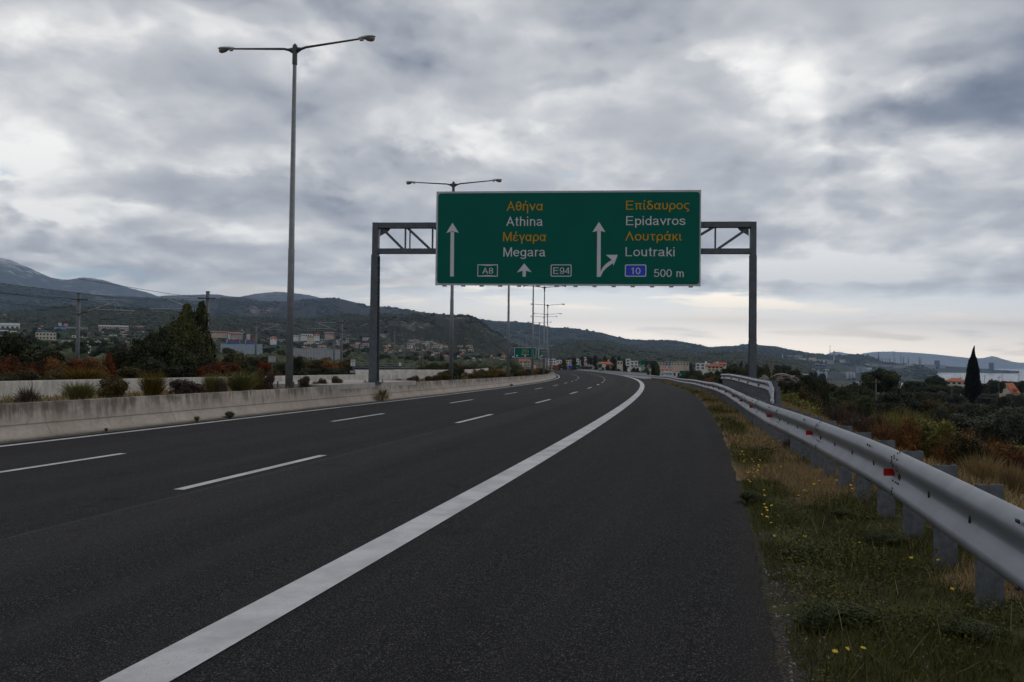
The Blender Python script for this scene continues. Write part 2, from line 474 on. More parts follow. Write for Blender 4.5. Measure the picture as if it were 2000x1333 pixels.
M['stack_white'] = plain('stack_white', (.5, .47, .45), None, .1, .7)
M['stack_grey'] = plain('stack_grey', (.22, .21, .21), None, .1, .7)
M['rock'] = plain('limestone', (.21, .18, .155), (.09, .08, .07), 1.5, .95, 0, .8, 3)
M['rock_pale'] = plain('pale_limestone', (.33, .31, .29), (.16, .15, .14), 6, .95, 0, .8, 14)
M['wood'] = plain('weathered_wood', (.14, .115, .095), (.08, .065, .055), 3, .9)
M['bark'] = plain('bark', (.085, .065, .05), (.05, .04, .03), 6, .95, 0, .5, 20)
M['twig'] = plain('brown_twig', (.085, .052, .042), (.05, .032, .028), 6, .9)
M['soil'] = plain('median_soil', (.16, .125, .07), (.085, .085, .035), 1.1, .95, 0, .6, 8)
M['slab'] = plain('pad_concrete', (.40, .37, .34), (.30, .28, .26), 1.2, .9)
M['rust'] = plain('rusty_metal', (.20, .075, .04), (.13, .05, .03), 1.2, .8)

L = {}
L['dark'] = leaf_mat('leaf_dark_green', (.014, .018, .007), (.066, .072, .026))
L['pine'] = leaf_mat('leaf_pine', (.016, .022, .008), (.075, .090, .030))
L['valley'] = leaf_mat('leaf_valley', (.026, .036, .014), (.105, .120, .045), .4)
L['olive'] = leaf_mat('leaf_olive', (.036, .042, .030), (.115, .122, .085))
L['cypress'] = leaf_mat('leaf_cypress', (0.0096, 0.0120, 0.0084), (0.0288, 0.0336, 0.0192))
L['poplar'] = leaf_mat('leaf_poplar', (.024, .030, .009), (.125, .130, .036))
L['yellow'] = leaf_mat('leaf_yellow_green', (.065, .055, .010), (.21, .16, .025))
L['broom'] = leaf_mat('leaf_broom', (.07, .075, .02), (.27, .25, .08))
L['ochre'] = leaf_mat('leaf_ochre', (.085, .062, .010), (.28, .18, .025))
L['red'] = leaf_mat('leaf_red', (.045, .026, .011), (.27, .060, .017))
L['rusty'] = leaf_mat('leaf_rusty', (0.0780, 0.0530, 0.0187), (0.3432, 0.1482, 0.0406))
L['brown'] = leaf_mat('leaf_brown', (.040, .028, .022), (.15, .10, .075))
L['mixed'] = leaf_mat('leaf_mixed', (0.0304, 0.0304, 0.0110), (0.1587, 0.1104, 0.0386))
L['reed'] = leaf_mat('leaf_reed', (0.0750, 0.0900, 0.0210), (0.3150, 0.2850, 0.0674))
L['tan'] = leaf_mat('leaf_tan', (0.1495, 0.1092, 0.0483), (0.3910, 0.2875, 0.1380))

def asphalt():
    m, t, b = new_mat('asphalt')
    geo = t.n('ShaderNodeNewGeometry').outputs['Position']
    u = t.n('ShaderNodeUVMap', uv_map='UVMap')
    us = t.n('ShaderNodeSeparateXYZ', i_0=u)
    s_, o_ = us.outputs[0], us.outputs[1]
    grain = t.noise(geo, 95, 3, .7)
    grain2 = t.noise(geo, 26, 4, .7)
    pat = t.noise(geo, .35, 6, .6)
    st = t.n('ShaderNodeCombineXYZ', i_0=t.math('MULTIPLY', s_, .05), i_1=t.math('MULTIPLY', o_, 1.6), i_2=0.0)
    track = t.noise(st, 1.0, 5, .6)
    base = t.mix(t.ss(pat, .3, .7), (.0082, .0084, .0100), (.0122, .0123, .0140))
    base = t.mix(t.ss(track, .35, .7), base, (.0170, .0170, .0186))
    # polished strip beside the middle lane line, with a paving seam
    strip = t.math('MULTIPLY', t.ss(o_, -3.75, -3.45), t.ss(o_, -2.2, -2.9))
    base = t.mix(t.math('MULTIPLY', strip, .45), base, (.034, .0336, .0345))
    sj = t.math('ABSOLUTE', t.math('ADD', o_, t.math('MULTIPLY_ADD', pat, .12, 3.50)))
    base = t.mix(t.math('MULTIPLY', t.ss(sj, .05, .0), .5), base, (.068, .066, .067))
    sh = t.math('ABSOLUTE', t.math('ADD', o_, t.math('MULTIPLY_ADD', pat, .06, -.42)))
    base = t.mix(t.math('MULTIPLY', t.ss(sh, .03, .0), .6), base, (.02, .02, .021))
    base = t.mix(t.ss(grain, .48, .36), base, (.008, .008, .009))
    base = t.mix(t.math('MULTIPLY', t.ss(grain, .57, .64), .9), base, (.14, .137, .138))
    base = t.mix(t.math('MULTIPLY', t.ss(grain2, .54, .68), .45), base, (.062, .061, .063))
    for c_, wd_, am in ((-5.0, .42, .30), (-6.7, .42, .26), (-1.15, .45, .30), (-2.85, .40, .2), (-8.9, .42, .22), (-10.4, .42, .2)):
        wp = t.math('ABSOLUTE', t.math('SUBTRACT', t.math('MULTIPLY_ADD', pat, .3, o_), c_ + .15))
        base = t.mix(t.math('MULTIPLY', t.math('MULTIPLY', t.ss(wp, wd_, .08), t.ss(track, .25, .6)), am), base, (.034, .034, .036))
    crk = t.n('ShaderNodeTexVoronoi', feature='DISTANCE_TO_EDGE', voronoi_dimensions='2D', i_Vector=t.n('ShaderNodeCombineXYZ', i_0=t.math('MULTIPLY_ADD', grain2, .25, t.math('MULTIPLY', s_, .16)), i_1=t.math('MULTIPLY_ADD', pat, 1.2, t.math('MULTIPLY', o_, .42)), i_2=0.0), i_Scale=1.0)
    base = t.mix(t.math('MULTIPLY', t.math('MULTIPLY', t.ss(crk.outputs['Distance'], .012, .002), t.ss(pat, .5, .62)), .55), base, (.004, .004, .004))
    stain = t.noise(geo, .9, 4, .6)
    base = t.mix(t.math('MULTIPLY', t.ss(stain, .60, .72), .45), base, (.006, .006, .0065))
    # dusty right margin
    edge = t.math('MULTIPLY', t.ss(t.math('MULTIPLY_ADD', t.math('SUBTRACT', pat, .5), .5, o_), 2.85, 3.25), .35)
    base = t.mix(edge, base, (.055, .051, .046))
    t.set(b, 'Base Color', base)
    t.set(b, 'Roughness', .9); t.set(b, 'Specular IOR Level', .10)
    h = t.math('ADD', t.math('MULTIPLY', grain, .8), t.math('MULTIPLY', grain2, .5))
    t.set(b, 'Normal', t.n('ShaderNodeBump', i_Strength=.7, i_Distance=.008, i_Height=h))
    return m
M['asphalt'] = asphalt()
def paint():
    m, t, b = new_mat('road_paint')
    geo = t.n('ShaderNodeNewGeometry').outputs['Position']
    g = t.noise(geo, 120, 3, .7); g2 = t.noise(geo, 1.7, 5, .65)
    base = t.mix(t.ss(g2, .35, .65), (.40, .40, .42), (.55, .55, .57))
    base = t.mix(t.math('MULTIPLY', t.ss(t.noise(geo, .55, 5, .7), .5, .68), .35), base, (.20, .20, .205))
    base = t.mix(t.math('MULTIPLY', t.ss(t.math('MULTIPLY_ADD', g2, -.25, g), .27, .19), .85), base, (.09, .09, .09))
    t.set(b, 'Base Color', base); t.set(b, 'Roughness', .75)
    t.set(b, 'Normal', t.n('ShaderNodeBump', i_Strength=.4, i_Distance=.004, i_Height=g))
    return m
M['paint'] = paint()
def concrete(name, a, c, stain, joint=4.6, streaks=1.0):
    m, t, b = new_mat(name)
    u = t.n('ShaderNodeUVMap', uv_map='UVMap')
    us = t.n('ShaderNodeSeparateXYZ', i_0=u)
    s_, h_ = us.outputs[0], us.outputs[1]
    geo = t.n('ShaderNodeNewGeometry').outputs['Position']
    n1 = t.noise(geo, 1.1, 7, .65); n2 = t.noise(geo, 9, 5, .65)
    base = t.mix(t.ss(n1, .3, .7), a, c)
    base = t.mix(t.math('MULTIPLY', t.ss(n2, .45, .7), .45), base, tuple(v * .72 for v in a))
    st = t.n('ShaderNodeCombineXYZ', i_0=t.math('MULTIPLY', s_, 4.6), i_1=t.math('MULTIPLY', h_, .8), i_2=0.0)
    k = t.noise(st, 1.0, 6, .68)
    k2 = t.noise(t.n('ShaderNodeCombineXYZ', i_0=t.math('MULTIPLY', s_, .55), i_1=h_, i_2=3.0), 1.0, 4, .6)
    # rain streaks run down from the coping
    fall = t.ss(t.math('MULTIPLY_ADD', t.math('SUBTRACT', k2, .5), .9, h_), .25, .8)
    base = t.mix(t.math('MULTIPLY', t.math('MULTIPLY', t.ss(k, .43, .58), fall), .9 * streaks), base, stain)
    base = t.mix(t.math('MULTIPLY', t.math('MULTIPLY', t.ss(k2, .42, .62), t.ss(h_, .40, .8)), .75 * streaks), base, stain)
    # darker line along the break of slope, dirt at the toe, vertical joints
    br = t.math('ABSOLUTE', t.math('SUBTRACT', h_, t.math('MULTIPLY_ADD', n2, .02, .32)))
    base = t.mix(t.math('MULTIPLY', t.ss(br, .03, .0), .55 * streaks), base, tuple(v * .55 for v in stain))
    base = t.mix(t.math('MULTIPLY', t.ss(t.math('MULTIPLY_ADD', n2, .1, h_), .16, .05), .7), base, (.10, .088, .07))
    fr = t.math('ABSOLUTE', t.math('SUBTRACT', t.math('FRACT', t.math('DIVIDE', t.math('MULTIPLY_ADD', n2, .06, s_), joint)), .5))
    base = t.mix(t.math('MULTIPLY', t.ss(fr, .006, .001), .45 if joint < 5 else .8), base, (.085, .07, .055))
    t.set(b, 'Base Color', base); t.set(b, 'Roughness', .9); t.set(b, 'Specular IOR Level', .25)
    t.set(b, 'Normal', t.n('ShaderNodeBump', i_Strength=.35, i_Distance=.02, i_Height=t.math('ADD', n1, t.math('MULTIPLY', n2, .4))))
    return m
M['barrier'] = concrete('barrier_concrete', (.29, .25, .215), (.40, .355, .315), (.09, .078, .066))
M['wall'] = concrete('wall_concrete', (.42, .40, .375), (.52, .50, .47), (.22, .2, .18), 6.0, .5)

def cover_mat():
    """grass, straw and bare soil, laid out by the 'dry' attribute of the ground"""
    m, t, b = new_mat('ground_cover')
    geo = t.n('ShaderNodeNewGeometry').outputs['Position']
    dry = t.n('ShaderNodeAttribute', attribute_name='dry').outputs['Fac']
    peb = t.n('ShaderNodeAttribute', attribute_name='pebble').outputs['Fac']
    n = t.noise(geo, 2.4, 6, .65); n2 = t.noise(geo, 22, 4, .7); nl = t.noise(geo, .035, 7, .62)
    green = t.mix(t.ss(n, .3, .7), (.022, .026, .009), (.062, .064, .022))
    straw = t.mix(t.ss(n2, .3, .7), (.10, .068, .036), (.28, .195, .105))
    d = t.math('MULTIPLY_ADD', t.math('SUBTRACT', n, .5), .7, dry)
    base = t.mix(t.ss(d, .35, .65), green, straw)
    base = t.mix(t.math('MULTIPLY', t.ss(n2, .58, .7), .5), base, (.07, .055, .04))
    gr = t.mix(t.ss(t.noise(geo, 60, 3, .7), .42, .66), (.022, .020, .018), (.10, .092, .082))
    base = t.mix(peb, base, gr)
    # far fields
    cam_d = t.n('ShaderNodeVectorMath', operation='LENGTH'); t.set(cam_d, 0, geo)
    far = t.ss(cam_d.outputs['Value'], 90, 260)
    fields = t.ramp(nl, [(.30, (.018, .026, .013)), (.5, (.036, .044, .020)), (.60, (.060, .056, .028)), (.68, (.15, .115, .065))])
    base = t.mix(t.math('MULTIPLY', far, .85), base, fields)
    t.set(b, 'Base Color', base); t.set(b, 'Roughness', .95); t.set(b, 'Specular IOR Level', .15)
    t.set(b, 'Normal', t.n('ShaderNodeBump', i_Strength=.8, i_Distance=.04, i_Height=t.math('ADD', n, t.math('MULTIPLY', n2, .5))))
    return m
M['cover'] = cover_mat()

def dryness(x, y, s, o):
    """0 green .. 1 straw"""
    d = fbm(np.asarray(x) * .7 + 5, np.asarray(y) * .7 + 3, 4)
    d = (d - .5) * 2.4 + .58
    d = d - .35 * sstep(.55, .1, np.abs(o - 3.4))          # green margin by the asphalt
    d = d - .24 * sstep(9, 5.5, s)                            # greener close by
    d = d + .34 * sstep(4.9, 5.8, o) * sstep(13, 9, o)      # straw bank behind the rail
    d = d + .18 * sstep(7, 10, s) * sstep(4.6, 4.0, o)
    return np.clip(d, 0, 1)

# ------------------------------------------------------------------ ground, water
def make_ground():
    fa = np.arange(-42, 42.01, .25)
    ang = np.radians(np.concatenate([np.arange(-180, -42, 4.), fa, np.arange(43, 181, 4.), [180.]]))
    r = [0.6]
    while r[-1] < 300: r.append(r[-1] * 1.03)
    while r[-1] < 23000: r.append(r[-1] * 1.11)
    r = np.array(r)
    R, A = np.meshgrid(r, ang, indexing='ij')
    X, Y = R * np.sin(A), R * np.cos(A)
    Z = ground(X, Y)
    s, o = nearest(X.ravel(), Y.ravel())
    global GROUND
    GROUND = (np.stack([X, Y, Z], -1).reshape(-1, 3), grid_faces(*X.shape)[:, ::-1])
    me = np_mesh('ground', *GROUND)
    dry = dryness(X.ravel(), Y.ravel(), s, o)
    bank = fbm(X.ravel() / 26, Y.ravel() / 26, 3)
    dry = np.where(o > 12, np.clip((bank - .42) * 3.2, 0, 1), dry)
    attr(me, 'dry', dry)
    n = fbm(X.ravel() * 2.3, Y.ravel() * 2.3, 3)
    attr(me, 'pebble', sstep(3.55, 3.2, o + (n - .5) * 1.1) * (o > 2.5) * sstep(11, 5, s))
    smooth(me)
    tag(link('ground', me, M['cover']), kind='structure')
make_ground()

def water_mat():
    m, t, b = new_mat('sea_water')
    geo = t.n('ShaderNodeNewGeometry').outputs['Position']
    t.set(b, 'Base Color', (.03, .045, .055)); t.set(b, 'Roughness', .22); t.set(b, 'IOR', 1.33)
    sc = t.n('ShaderNodeVectorMath', operation='MULTIPLY'); t.set(sc, 0, geo); t.set(sc, 1, (1, .35, 1))
    t.set(b, 'Normal', t.n('ShaderNodeBump', i_Strength=.25, i_Distance=1.0, i_Height=t.noise(sc.outputs[0], .02, 5, .6)))
    return m
M['sea'] = water_mat()
SEA = -60.0
me = np_mesh('sea', [(-3000, 1400, SEA), (24500, -8000, SEA), (24500, 24500, SEA), (-3000, 24500, SEA)], [(0, 1, 2, 3)])
tag(link('sea', me, M['sea']), kind='structure')

# ------------------------------------------------------------------ swept strips along the road
def sweep(name, prof, s0, s1, step, mat, kind=None, zf=None, dens=None, jag=0.0, closed=False, sm=False, parent=None):
    """prof: list of (offset, z above base); zf(s, off) -> base height"""
    s = np.arange(s0, s1 + step * .5, step)
    if dens is not None: s = dens
    n, k = len(s), len(prof)
    V = np.zeros((n, k, 3)); U = np.zeros((n, k, 2))
    for j, (o, dz) in enumerate(prof):
        oo = np.full(n, o, float)
        if jag and j >= k - 2:
            oo = oo + (fbm(s * 4.7, s * 0 + 3, 4) - .5) * jag
        x, y = rxy(s, oo)
        V[:, j, 0], V[:, j, 1] = x, y
        V[:, j, 2] = (zf(s, oo) if zf else surf(s, oo)) + dz
        U[:, j, 0], U[:, j, 1] = s, (dz if kind != 'flat' else o)
    me = np_mesh(name, V.reshape(-1, 3), grid_faces(n, k))
    uvmap(me, U.reshape(-1, 2))
    if sm: smooth(me)
    return link(name, me, mat, parent)

sd = np.concatenate([np.arange(-14, 30, .2), np.arange(30, 330, 1.)])
o_ = sweep('road', [(-12.15, 0), (-11.4, 0), (-9, 0), (-7.6, 0), (-5.7, 0), (-3.8, 0), (-1.9, 0), (0, 0), (.3, 0), (1.5, 0), (2.6, 0), (3.14, 0), (3.2, -.16)], 0, 0, 1, M['asphalt'], kind='flat', dens=sd, jag=.09)
tag(o_, kind='structure')
LW = 3.867
def stripe(name, off, wd, ranges, step=.5):
    V, F, U = [], [], []
    for a, b in ranges:
        n = max(2, int((b - a) / step) + 1)
        s = np.linspace(a, b, n)
        xl, yl = rxy(s, off - wd / 2); xr, yr = rxy(s, off + wd / 2)
        zl, zr = surf(s, off - wd / 2) + .006, surf(s, off + wd / 2) + .006
        base = len(V)
        for i in range(n):
            V += [(xl[i], yl[i], zl[i]), (xr[i], yr[i], zr[i])]
        F += [(base + 2 * i, base + 2 * i + 1, base + 2 * i + 3, base + 2 * i + 2) for i in range(n - 1)]
    me = np_mesh(name, V, F)
    tag(link(name, me, M['paint']), kind='structure')
stripe('road_edge_line', 0, .34, [(-14, 300)])
stripe('road_edge_line', -11.31, .22, [(-14, 300)])
stripe('lane_line', -LW, .155, [(9.53 + 12 * k, 13.5 + 12 * k) for k in range(-2, 24)])
stripe('lane_line', -2 * LW, .155, [(21.8 + 12 * k, (25.8 if k > -1 else 25.15) + 12 * k) for k in range(-3, 23)])

# near concrete barrier (safety shape), with its low toe
zfoot = lambda s, o: foot(s)
bprof = [(-11.95, -.12), (-11.95, .075), (-12.10, .085), (-12.26, .33), (-12.315, .80), (-12.335, .815), (-12.505, .815), (-12.525, .79), (-12.56, -.12)]
bd = np.concatenate([np.arange(-14, 60, .5), np.arange(60, 320, 1.5)])
o_ = sweep('concrete_barrier', bprof, 0, 0, 1, M['barrier'], zf=zfoot, dens=bd)
tag(o_, 'rain stained concrete safety barrier along the inner edge of the carriageway', 'barrier')
# thin gutter kerb below the barrier: dirt and dry leaves
o_ = sweep('gutter_strip', [(-11.72, .008), (-11.94, .03)], 0, 0, 1, plain('gutter_dirt', (.10, .088, .072), (.05, .045, .04), 5, .95, 0, .5, 30), dens=bd)
tag(o_, kind='structure')
# median
def zmed(s, o): return foot(s) + .60 + (fbm(s * .9, np.asarray(o) * .9, 3) - .5) * .12
o_ = sweep('median_soil', [(-12.48, 0), (-13.2, 0), (-14, .03), (-14.8, .03), (-15.6, .02), (-16.4, 0), (-17.42, 0)], 0, 0, 1, M['soil'], zf=zmed, dens=bd)
tag(o_, kind='structure')
# far wall of the median: raised by a step beside the gantry
def zwall(s, o): return foot(s) + .30 * (sstep(54.6, 54.9, s) * sstep(66.2, 66, s)) + .14 * (sstep(66, 66.2, s) * sstep(75.2, 75, s))
wd_ = np.unique(np.concatenate([bd, [54.6, 54.75, 54.9, 66, 66.1, 66.2, 75, 75.1, 75.2]]))
o_ = sweep('concrete_wall', [(-17.32, -.1), (-17.38, 1.12), (-17.40, 1.14), (-17.58, 1.14), (-17.6, 1.12), (-17.75, -.1)], 0, 0, 1, M['wall'], zf=zwall, dens=wd_)
tag(o_, 'pale grey concrete wall on the far side of the planted median', 'wall')
# opposite carriageway and its outer barrier
o_ = sweep('road', [(-17.7, .32), (-21, .32), (-25, .32), (-31, .32)], 0, 0, 1, M['asphalt'], zf=zfoot, kind='flat', dens=np.arange(-14, 330, 2.))
tag(o_, kind='structure')
o_ = sweep('concrete_wall', [(-30.9, .2), (-31.05, 1.25), (-31.25, 1.25), (-31.5, .1)], 0, 0, 1, M['wall'], zf=zfoot, dens=np.arange(84, 330, 2.))
tag(o_, 'low concrete wall on the outer side of the opposite carriageway', 'wall')
# concrete pad of the gantry, on the median
def slab(name, s0, s1, o0, o1, z0, z1, mat, zf):
    b = MB(); n = max(2, int((s1 - s0) / .5))
    ss_ = np.linspace(s0, s1, n); V = []
    for s in ss_:
        for o, z in ((o0, z0), (o0, z1), (o1, z1), (o1, z0)):
            x, y = rxy(s, o); V.append((x, y, zf(s) + z))
    F = [(4 * i + k, 4 * i + (k + 1) % 4, 4 * i + 4 + (k + 1) % 4, 4 * i + 4 + k) for i in range(n - 1) for k in range(4)]
    F += [(0, 1, 2, 3), (4 * n - 1, 4 * n - 2, 4 * n - 3, 4 * n - 4)]
    b.add(V, F)
    return b.build(name, mat)
o_ = slab('concrete_pad', 31.5, 43.0, -17.0, -12.30, .62, .885, M['slab'], foot)
tag(o_, 'flat concrete pad under the sign gantry post on the median', 'pad')
# parapet of the far bridge on the right
o_ = sweep('concrete_parapet', [(3.80, -.4), (3.84, .36), (4.02, .36), (4.04, -.4)], 0, 0, 1, M['wall'], dens=np.arange(128, 186, 2.))
tag(o_, 'short pale concrete parapet below the far bend of the guardrail', 'parapet')

# ------------------------------------------------------------------ guardrails
WB0 = [(0, .435), (.012, .437), (.05, .462), (.078, .485), (.083, .503), (.076, .522), (.035, .555), (.012, .580), (.008, .595), (.012, .610), (.035, .636), (.074, .668), (.083, .690), (.080, .708), (.06, .732), (.03, .748), (.012, .755), (0, .756)]
WB = [(d, .765 + (z - .756) * 1.40) for d, z in WB0]
def wbeam(name, S_, off, dzf, parent, beam=1.4):
    """W beam swept at off(s); dzf(s) lifts it. The crests face the traffic. Bolt slots are part of its mesh."""
    WB = [(d, .765 + (z - .756) * beam) for d, z in WB0]
    loop = WB + [(d - .004, z) for d, z in WB[::-1]]
    n, k = len(S_), len(loop)
    V = np.zeros((n, k, 3))
    O = off(S_); D = dzf(S_)
    for j, (d, z) in enumerate(loop):
        x, y = rxy(S_, O - d)
        V[:, j, 0], V[:, j, 1], V[:, j, 2] = x, y, surf(S_, O) + D + z - .02 * d
    i = np.arange(n - 1)[:, None] * k; j = np.arange(k)[None]
    F = np.stack([i + j, i + (j + 1) % k, i + k + (j + 1) % k, i + k + j], -1).reshape(-1, 4)
    mb = MB(); mb.add(V.reshape(-1, 3), F.tolist(), 0)
    return mb
def slot(mb, s, o, d, z, ln, ht, dz):
    a = heading(s); x, y = rxy(s, o - d)
    zz_ = float(surf(s, o)) + dz + z
    t = Vector((math.sin(a), math.cos(a), 0)); nrm = Vector((-math.cos(a), math.sin(a), .25)).normalized()
    p = Vector((float(x), float(y), zz_)) + nrm * .004
    mb.bar(p - t * ln / 2, p + t * ln / 2, .008, ht, up=(0, 0, 1), mi=1)
def guard_off(s):
    return np.interp(s, [-6, 5, 9, 13, 18, 25, 45, 60, 120, 320], [4.62, 4.47, 4.46, 4.30, 4.08, 4.06, 4.12, 4.15, 4.2, 4.25]) + .035 * np.sin(s / 4.1) * sstep(14, 24, s) 
def guard_dz(s):
    return .030 * np.sin(s / 5.3 + 1) * sstep(12, 25, s)
def post(s, o, z0, z1, name, parent, mat):
    a = heading(s); x, y = rxy(s, o)
    b = MB()
    # C profile: web faces the traffic, lips turn back
    wd, dp, th = .155, .07, .006
    b.box(-wd / 2, 0, z0, wd / 2, th, z1); b.box(-wd / 2, th, z0, -wd / 2 + th, dp, z1); b.box(wd / 2 - th, th, z0, wd / 2, dp, z1)
    o_ = b.build(name, mat, parent)
    o_.location = (float(x), float(y), 0); o_.rotation_euler = (0, 0, -a + .35)
    return o_
def guardrail(label, S_, off, dzf, posts, refl, group=None, beam=1.4):
    root = thing('guardrail', label, 'guardrail', rp(float(S_[0]), float(off(S_[:1])[0])), 0, group)
    inv = Vector(root.location)
    mb = wbeam('rail', S_, off, dzf, root, beam)
    k = 0
    for s in posts:
        if s < 75:
            o, dz = float(off(np.array([s]))[0]), float(dzf(np.array([s]))[0])
            if abs((s - 6.55) % 4.0) < .5 or True:
                if k % 4 == 0:
                    for ds in (-.06, .06):
                        slot(mb, s + ds - .1, o, .078, .730, .05, .02, dz); slot(mb, s + ds - .1, o, .082, .375, .05, .02, dz)
                    slot(mb, s - .12, o, .03, .61, .02, .012, dz); slot(mb, s - .08, o, .03, .47, .02, .012, dz)
                slot(mb, s, o, .012, .54, .02, .05, dz)
        k += 1
    # overlap joints of the beam
    for s in np.arange(4.5, 75, 4.0):
        if S_[0] < s < S_[-1]:
            o, dz = float(off(np.array([s]))[0]), float(dzf(np.array([s]))[0])
            for d, z in WB[1:-1:1]:
                slot(mb, s, o, d + .0005, z, .006, .02, dz)
            for d, z in ((.07, .715), (.074, .655), (.06, .50), (.05, .40)):
                for ds in (-.16, -.05, .06): slot(mb, s + ds, o, d, z, .018, .014, dz)
    r = mb.build('rail', [M['galv'], M['slot']], root, True)
    me = r.data
    for v in me.vertices: v.co -= inv
    for s in posts:
        o, dz = float(off(np.array([s]))[0]), float(dzf(np.array([s]))[0])
        x, y = rxy(s, o + .13)
        g = gz(float(x), float(y))
        p = post(s, o + .125, g - .3, float(surf(s, o)) + dz + .775, 'post', root, M['galv_post'])
        p.location = Vector(p.location) - Vector((inv.x, inv.y, inv.z))
    for s in refl:
        o, dz = float(off(np.array([s]))[0]), float(dzf(np.array([s]))[0])
        a = heading(s); x, y = rxy(s, o - .05)
        b = MB(); b.box(-.055, -.012, -.032, .05, .0, .036); b.box(-.01, .0, -.012, .04, .05, .012)
        p = b.build('reflector', M['red'], root)
        p.location = Vector((float(x), float(y), float(surf(s, o)) + dz + .55)) - inv; p.rotation_euler = (0, 0, -a + .05)
    return root
S_main = np.concatenate([np.arange(-6, 40, .25), np.arange(40, 300, 1.)])
guardrail('long galvanised steel guardrail with red reflectors along the grass verge', S_main, guard_off, guard_dz,
          [5.55 + 1.0 * k for k in range(58)] + [64 + 2.0 * k for k in range(40)], [8.75 + 4.45 * k for k in range(24)])
# second rail that swings round the gantry post
S_sec = np.arange(23.0, 52.01, .25)
sec_off = lambda s: np.interp(s, [23, 25, 28, 45, 50, 52], [4.62, 4.85, 4.98, 4.95, 4.9, 5.3])
sec_dz = lambda s: np.interp(s, [23, 24.5, 26.5, 30, 40, 50, 52], [-.08, .14, .40, .46, .50, .52, .42])
guardrail('short raised guardrail curving round the right gantry post', S_sec, sec_off, sec_dz,
          [23.6 + .9 * k for k in range(31)], [30.5 + 4.3 * k for k in range(5)], beam=1.05)
# far guardrails of the bend
S_far = np.arange(150., 330, 2)
guardrail('distant dark guardrail on the outside of the far bend', S_far, lambda s: np.interp(s, [150, 330], [5.2, 5.2]), lambda s: np.full(np.shape(s), .5), [152 + 4 * k for k in range(40)], [])

# ------------------------------------------------------------------ lettering: a plain grotesque drawn with strokes
def _E(cx_, cy_, rx, ry, a0=90, a1=450, n=None):
    n = n or max(6, int(abs(a1 - a0) / 18))
    return [(cx_ + rx * math.cos(math.radians(a0 + (a1 - a0) * i / n)), cy_ + ry * math.sin(math.radians(a0 + (a1 - a0) * i / n))) for i in range(n + 1)]
def _C(p):
    """smooth open curve through points"""
    out = []
    q = [p[0]] + list(p) + [p[-1]]
    for i in range(1, len(q) - 2):
        for t in (0, .25, .5, .75):
            a, b, c, d = q[i - 1], q[i], q[i + 1], q[i + 2]
            out.append(tuple(.5 * (2 * b[k] + (c[k] - a[k]) * t + (2 * a[k] - 5 * b[k] + 4 * c[k] - d[k]) * t * t + (3 * b[k] - a[k] - 3 * c[k] + d[k]) * t ** 3) for k in (0, 1)))
    return out + [p[-1]]
_o = _E(.285, .365, .225, .302)
_acc = [(.24, .84), (.34, 1.04)]
_al = [_E(.26, .365, .2, .302), _C([(.53, .72), (.47, .45), (.455, .22), (.48, .09), (.56, .06)])]
_arch = lambda x0, x1, top=.667: [(x0, .40)] + _E((x0 + x1) / 2, .47, (x1 - x0) / 2, top - .47, 180, 0) + [(x1, 0)]
_io = _C([(.1, .73), (.1, .3), (.11, .12), (.17, .063), (.25, .08)])
_k = [[(.44, .72), (.13, .30)], [(.23, .41), (.47, 0)]]
_ups = [(.1, .73), (.1, .28)] + _E(.28, .26, .18, .197, 180, 360) + [(.46, .73)]
_S = _C([(.46, .53), (.41, .63), (.27, .67), (.13, .63), (.09, .53), (.15, .43), (.28, .375), (.42, .32), (.47, .21), (.42, .1), (.27, .063), (.12, .10), (.06, .21)])
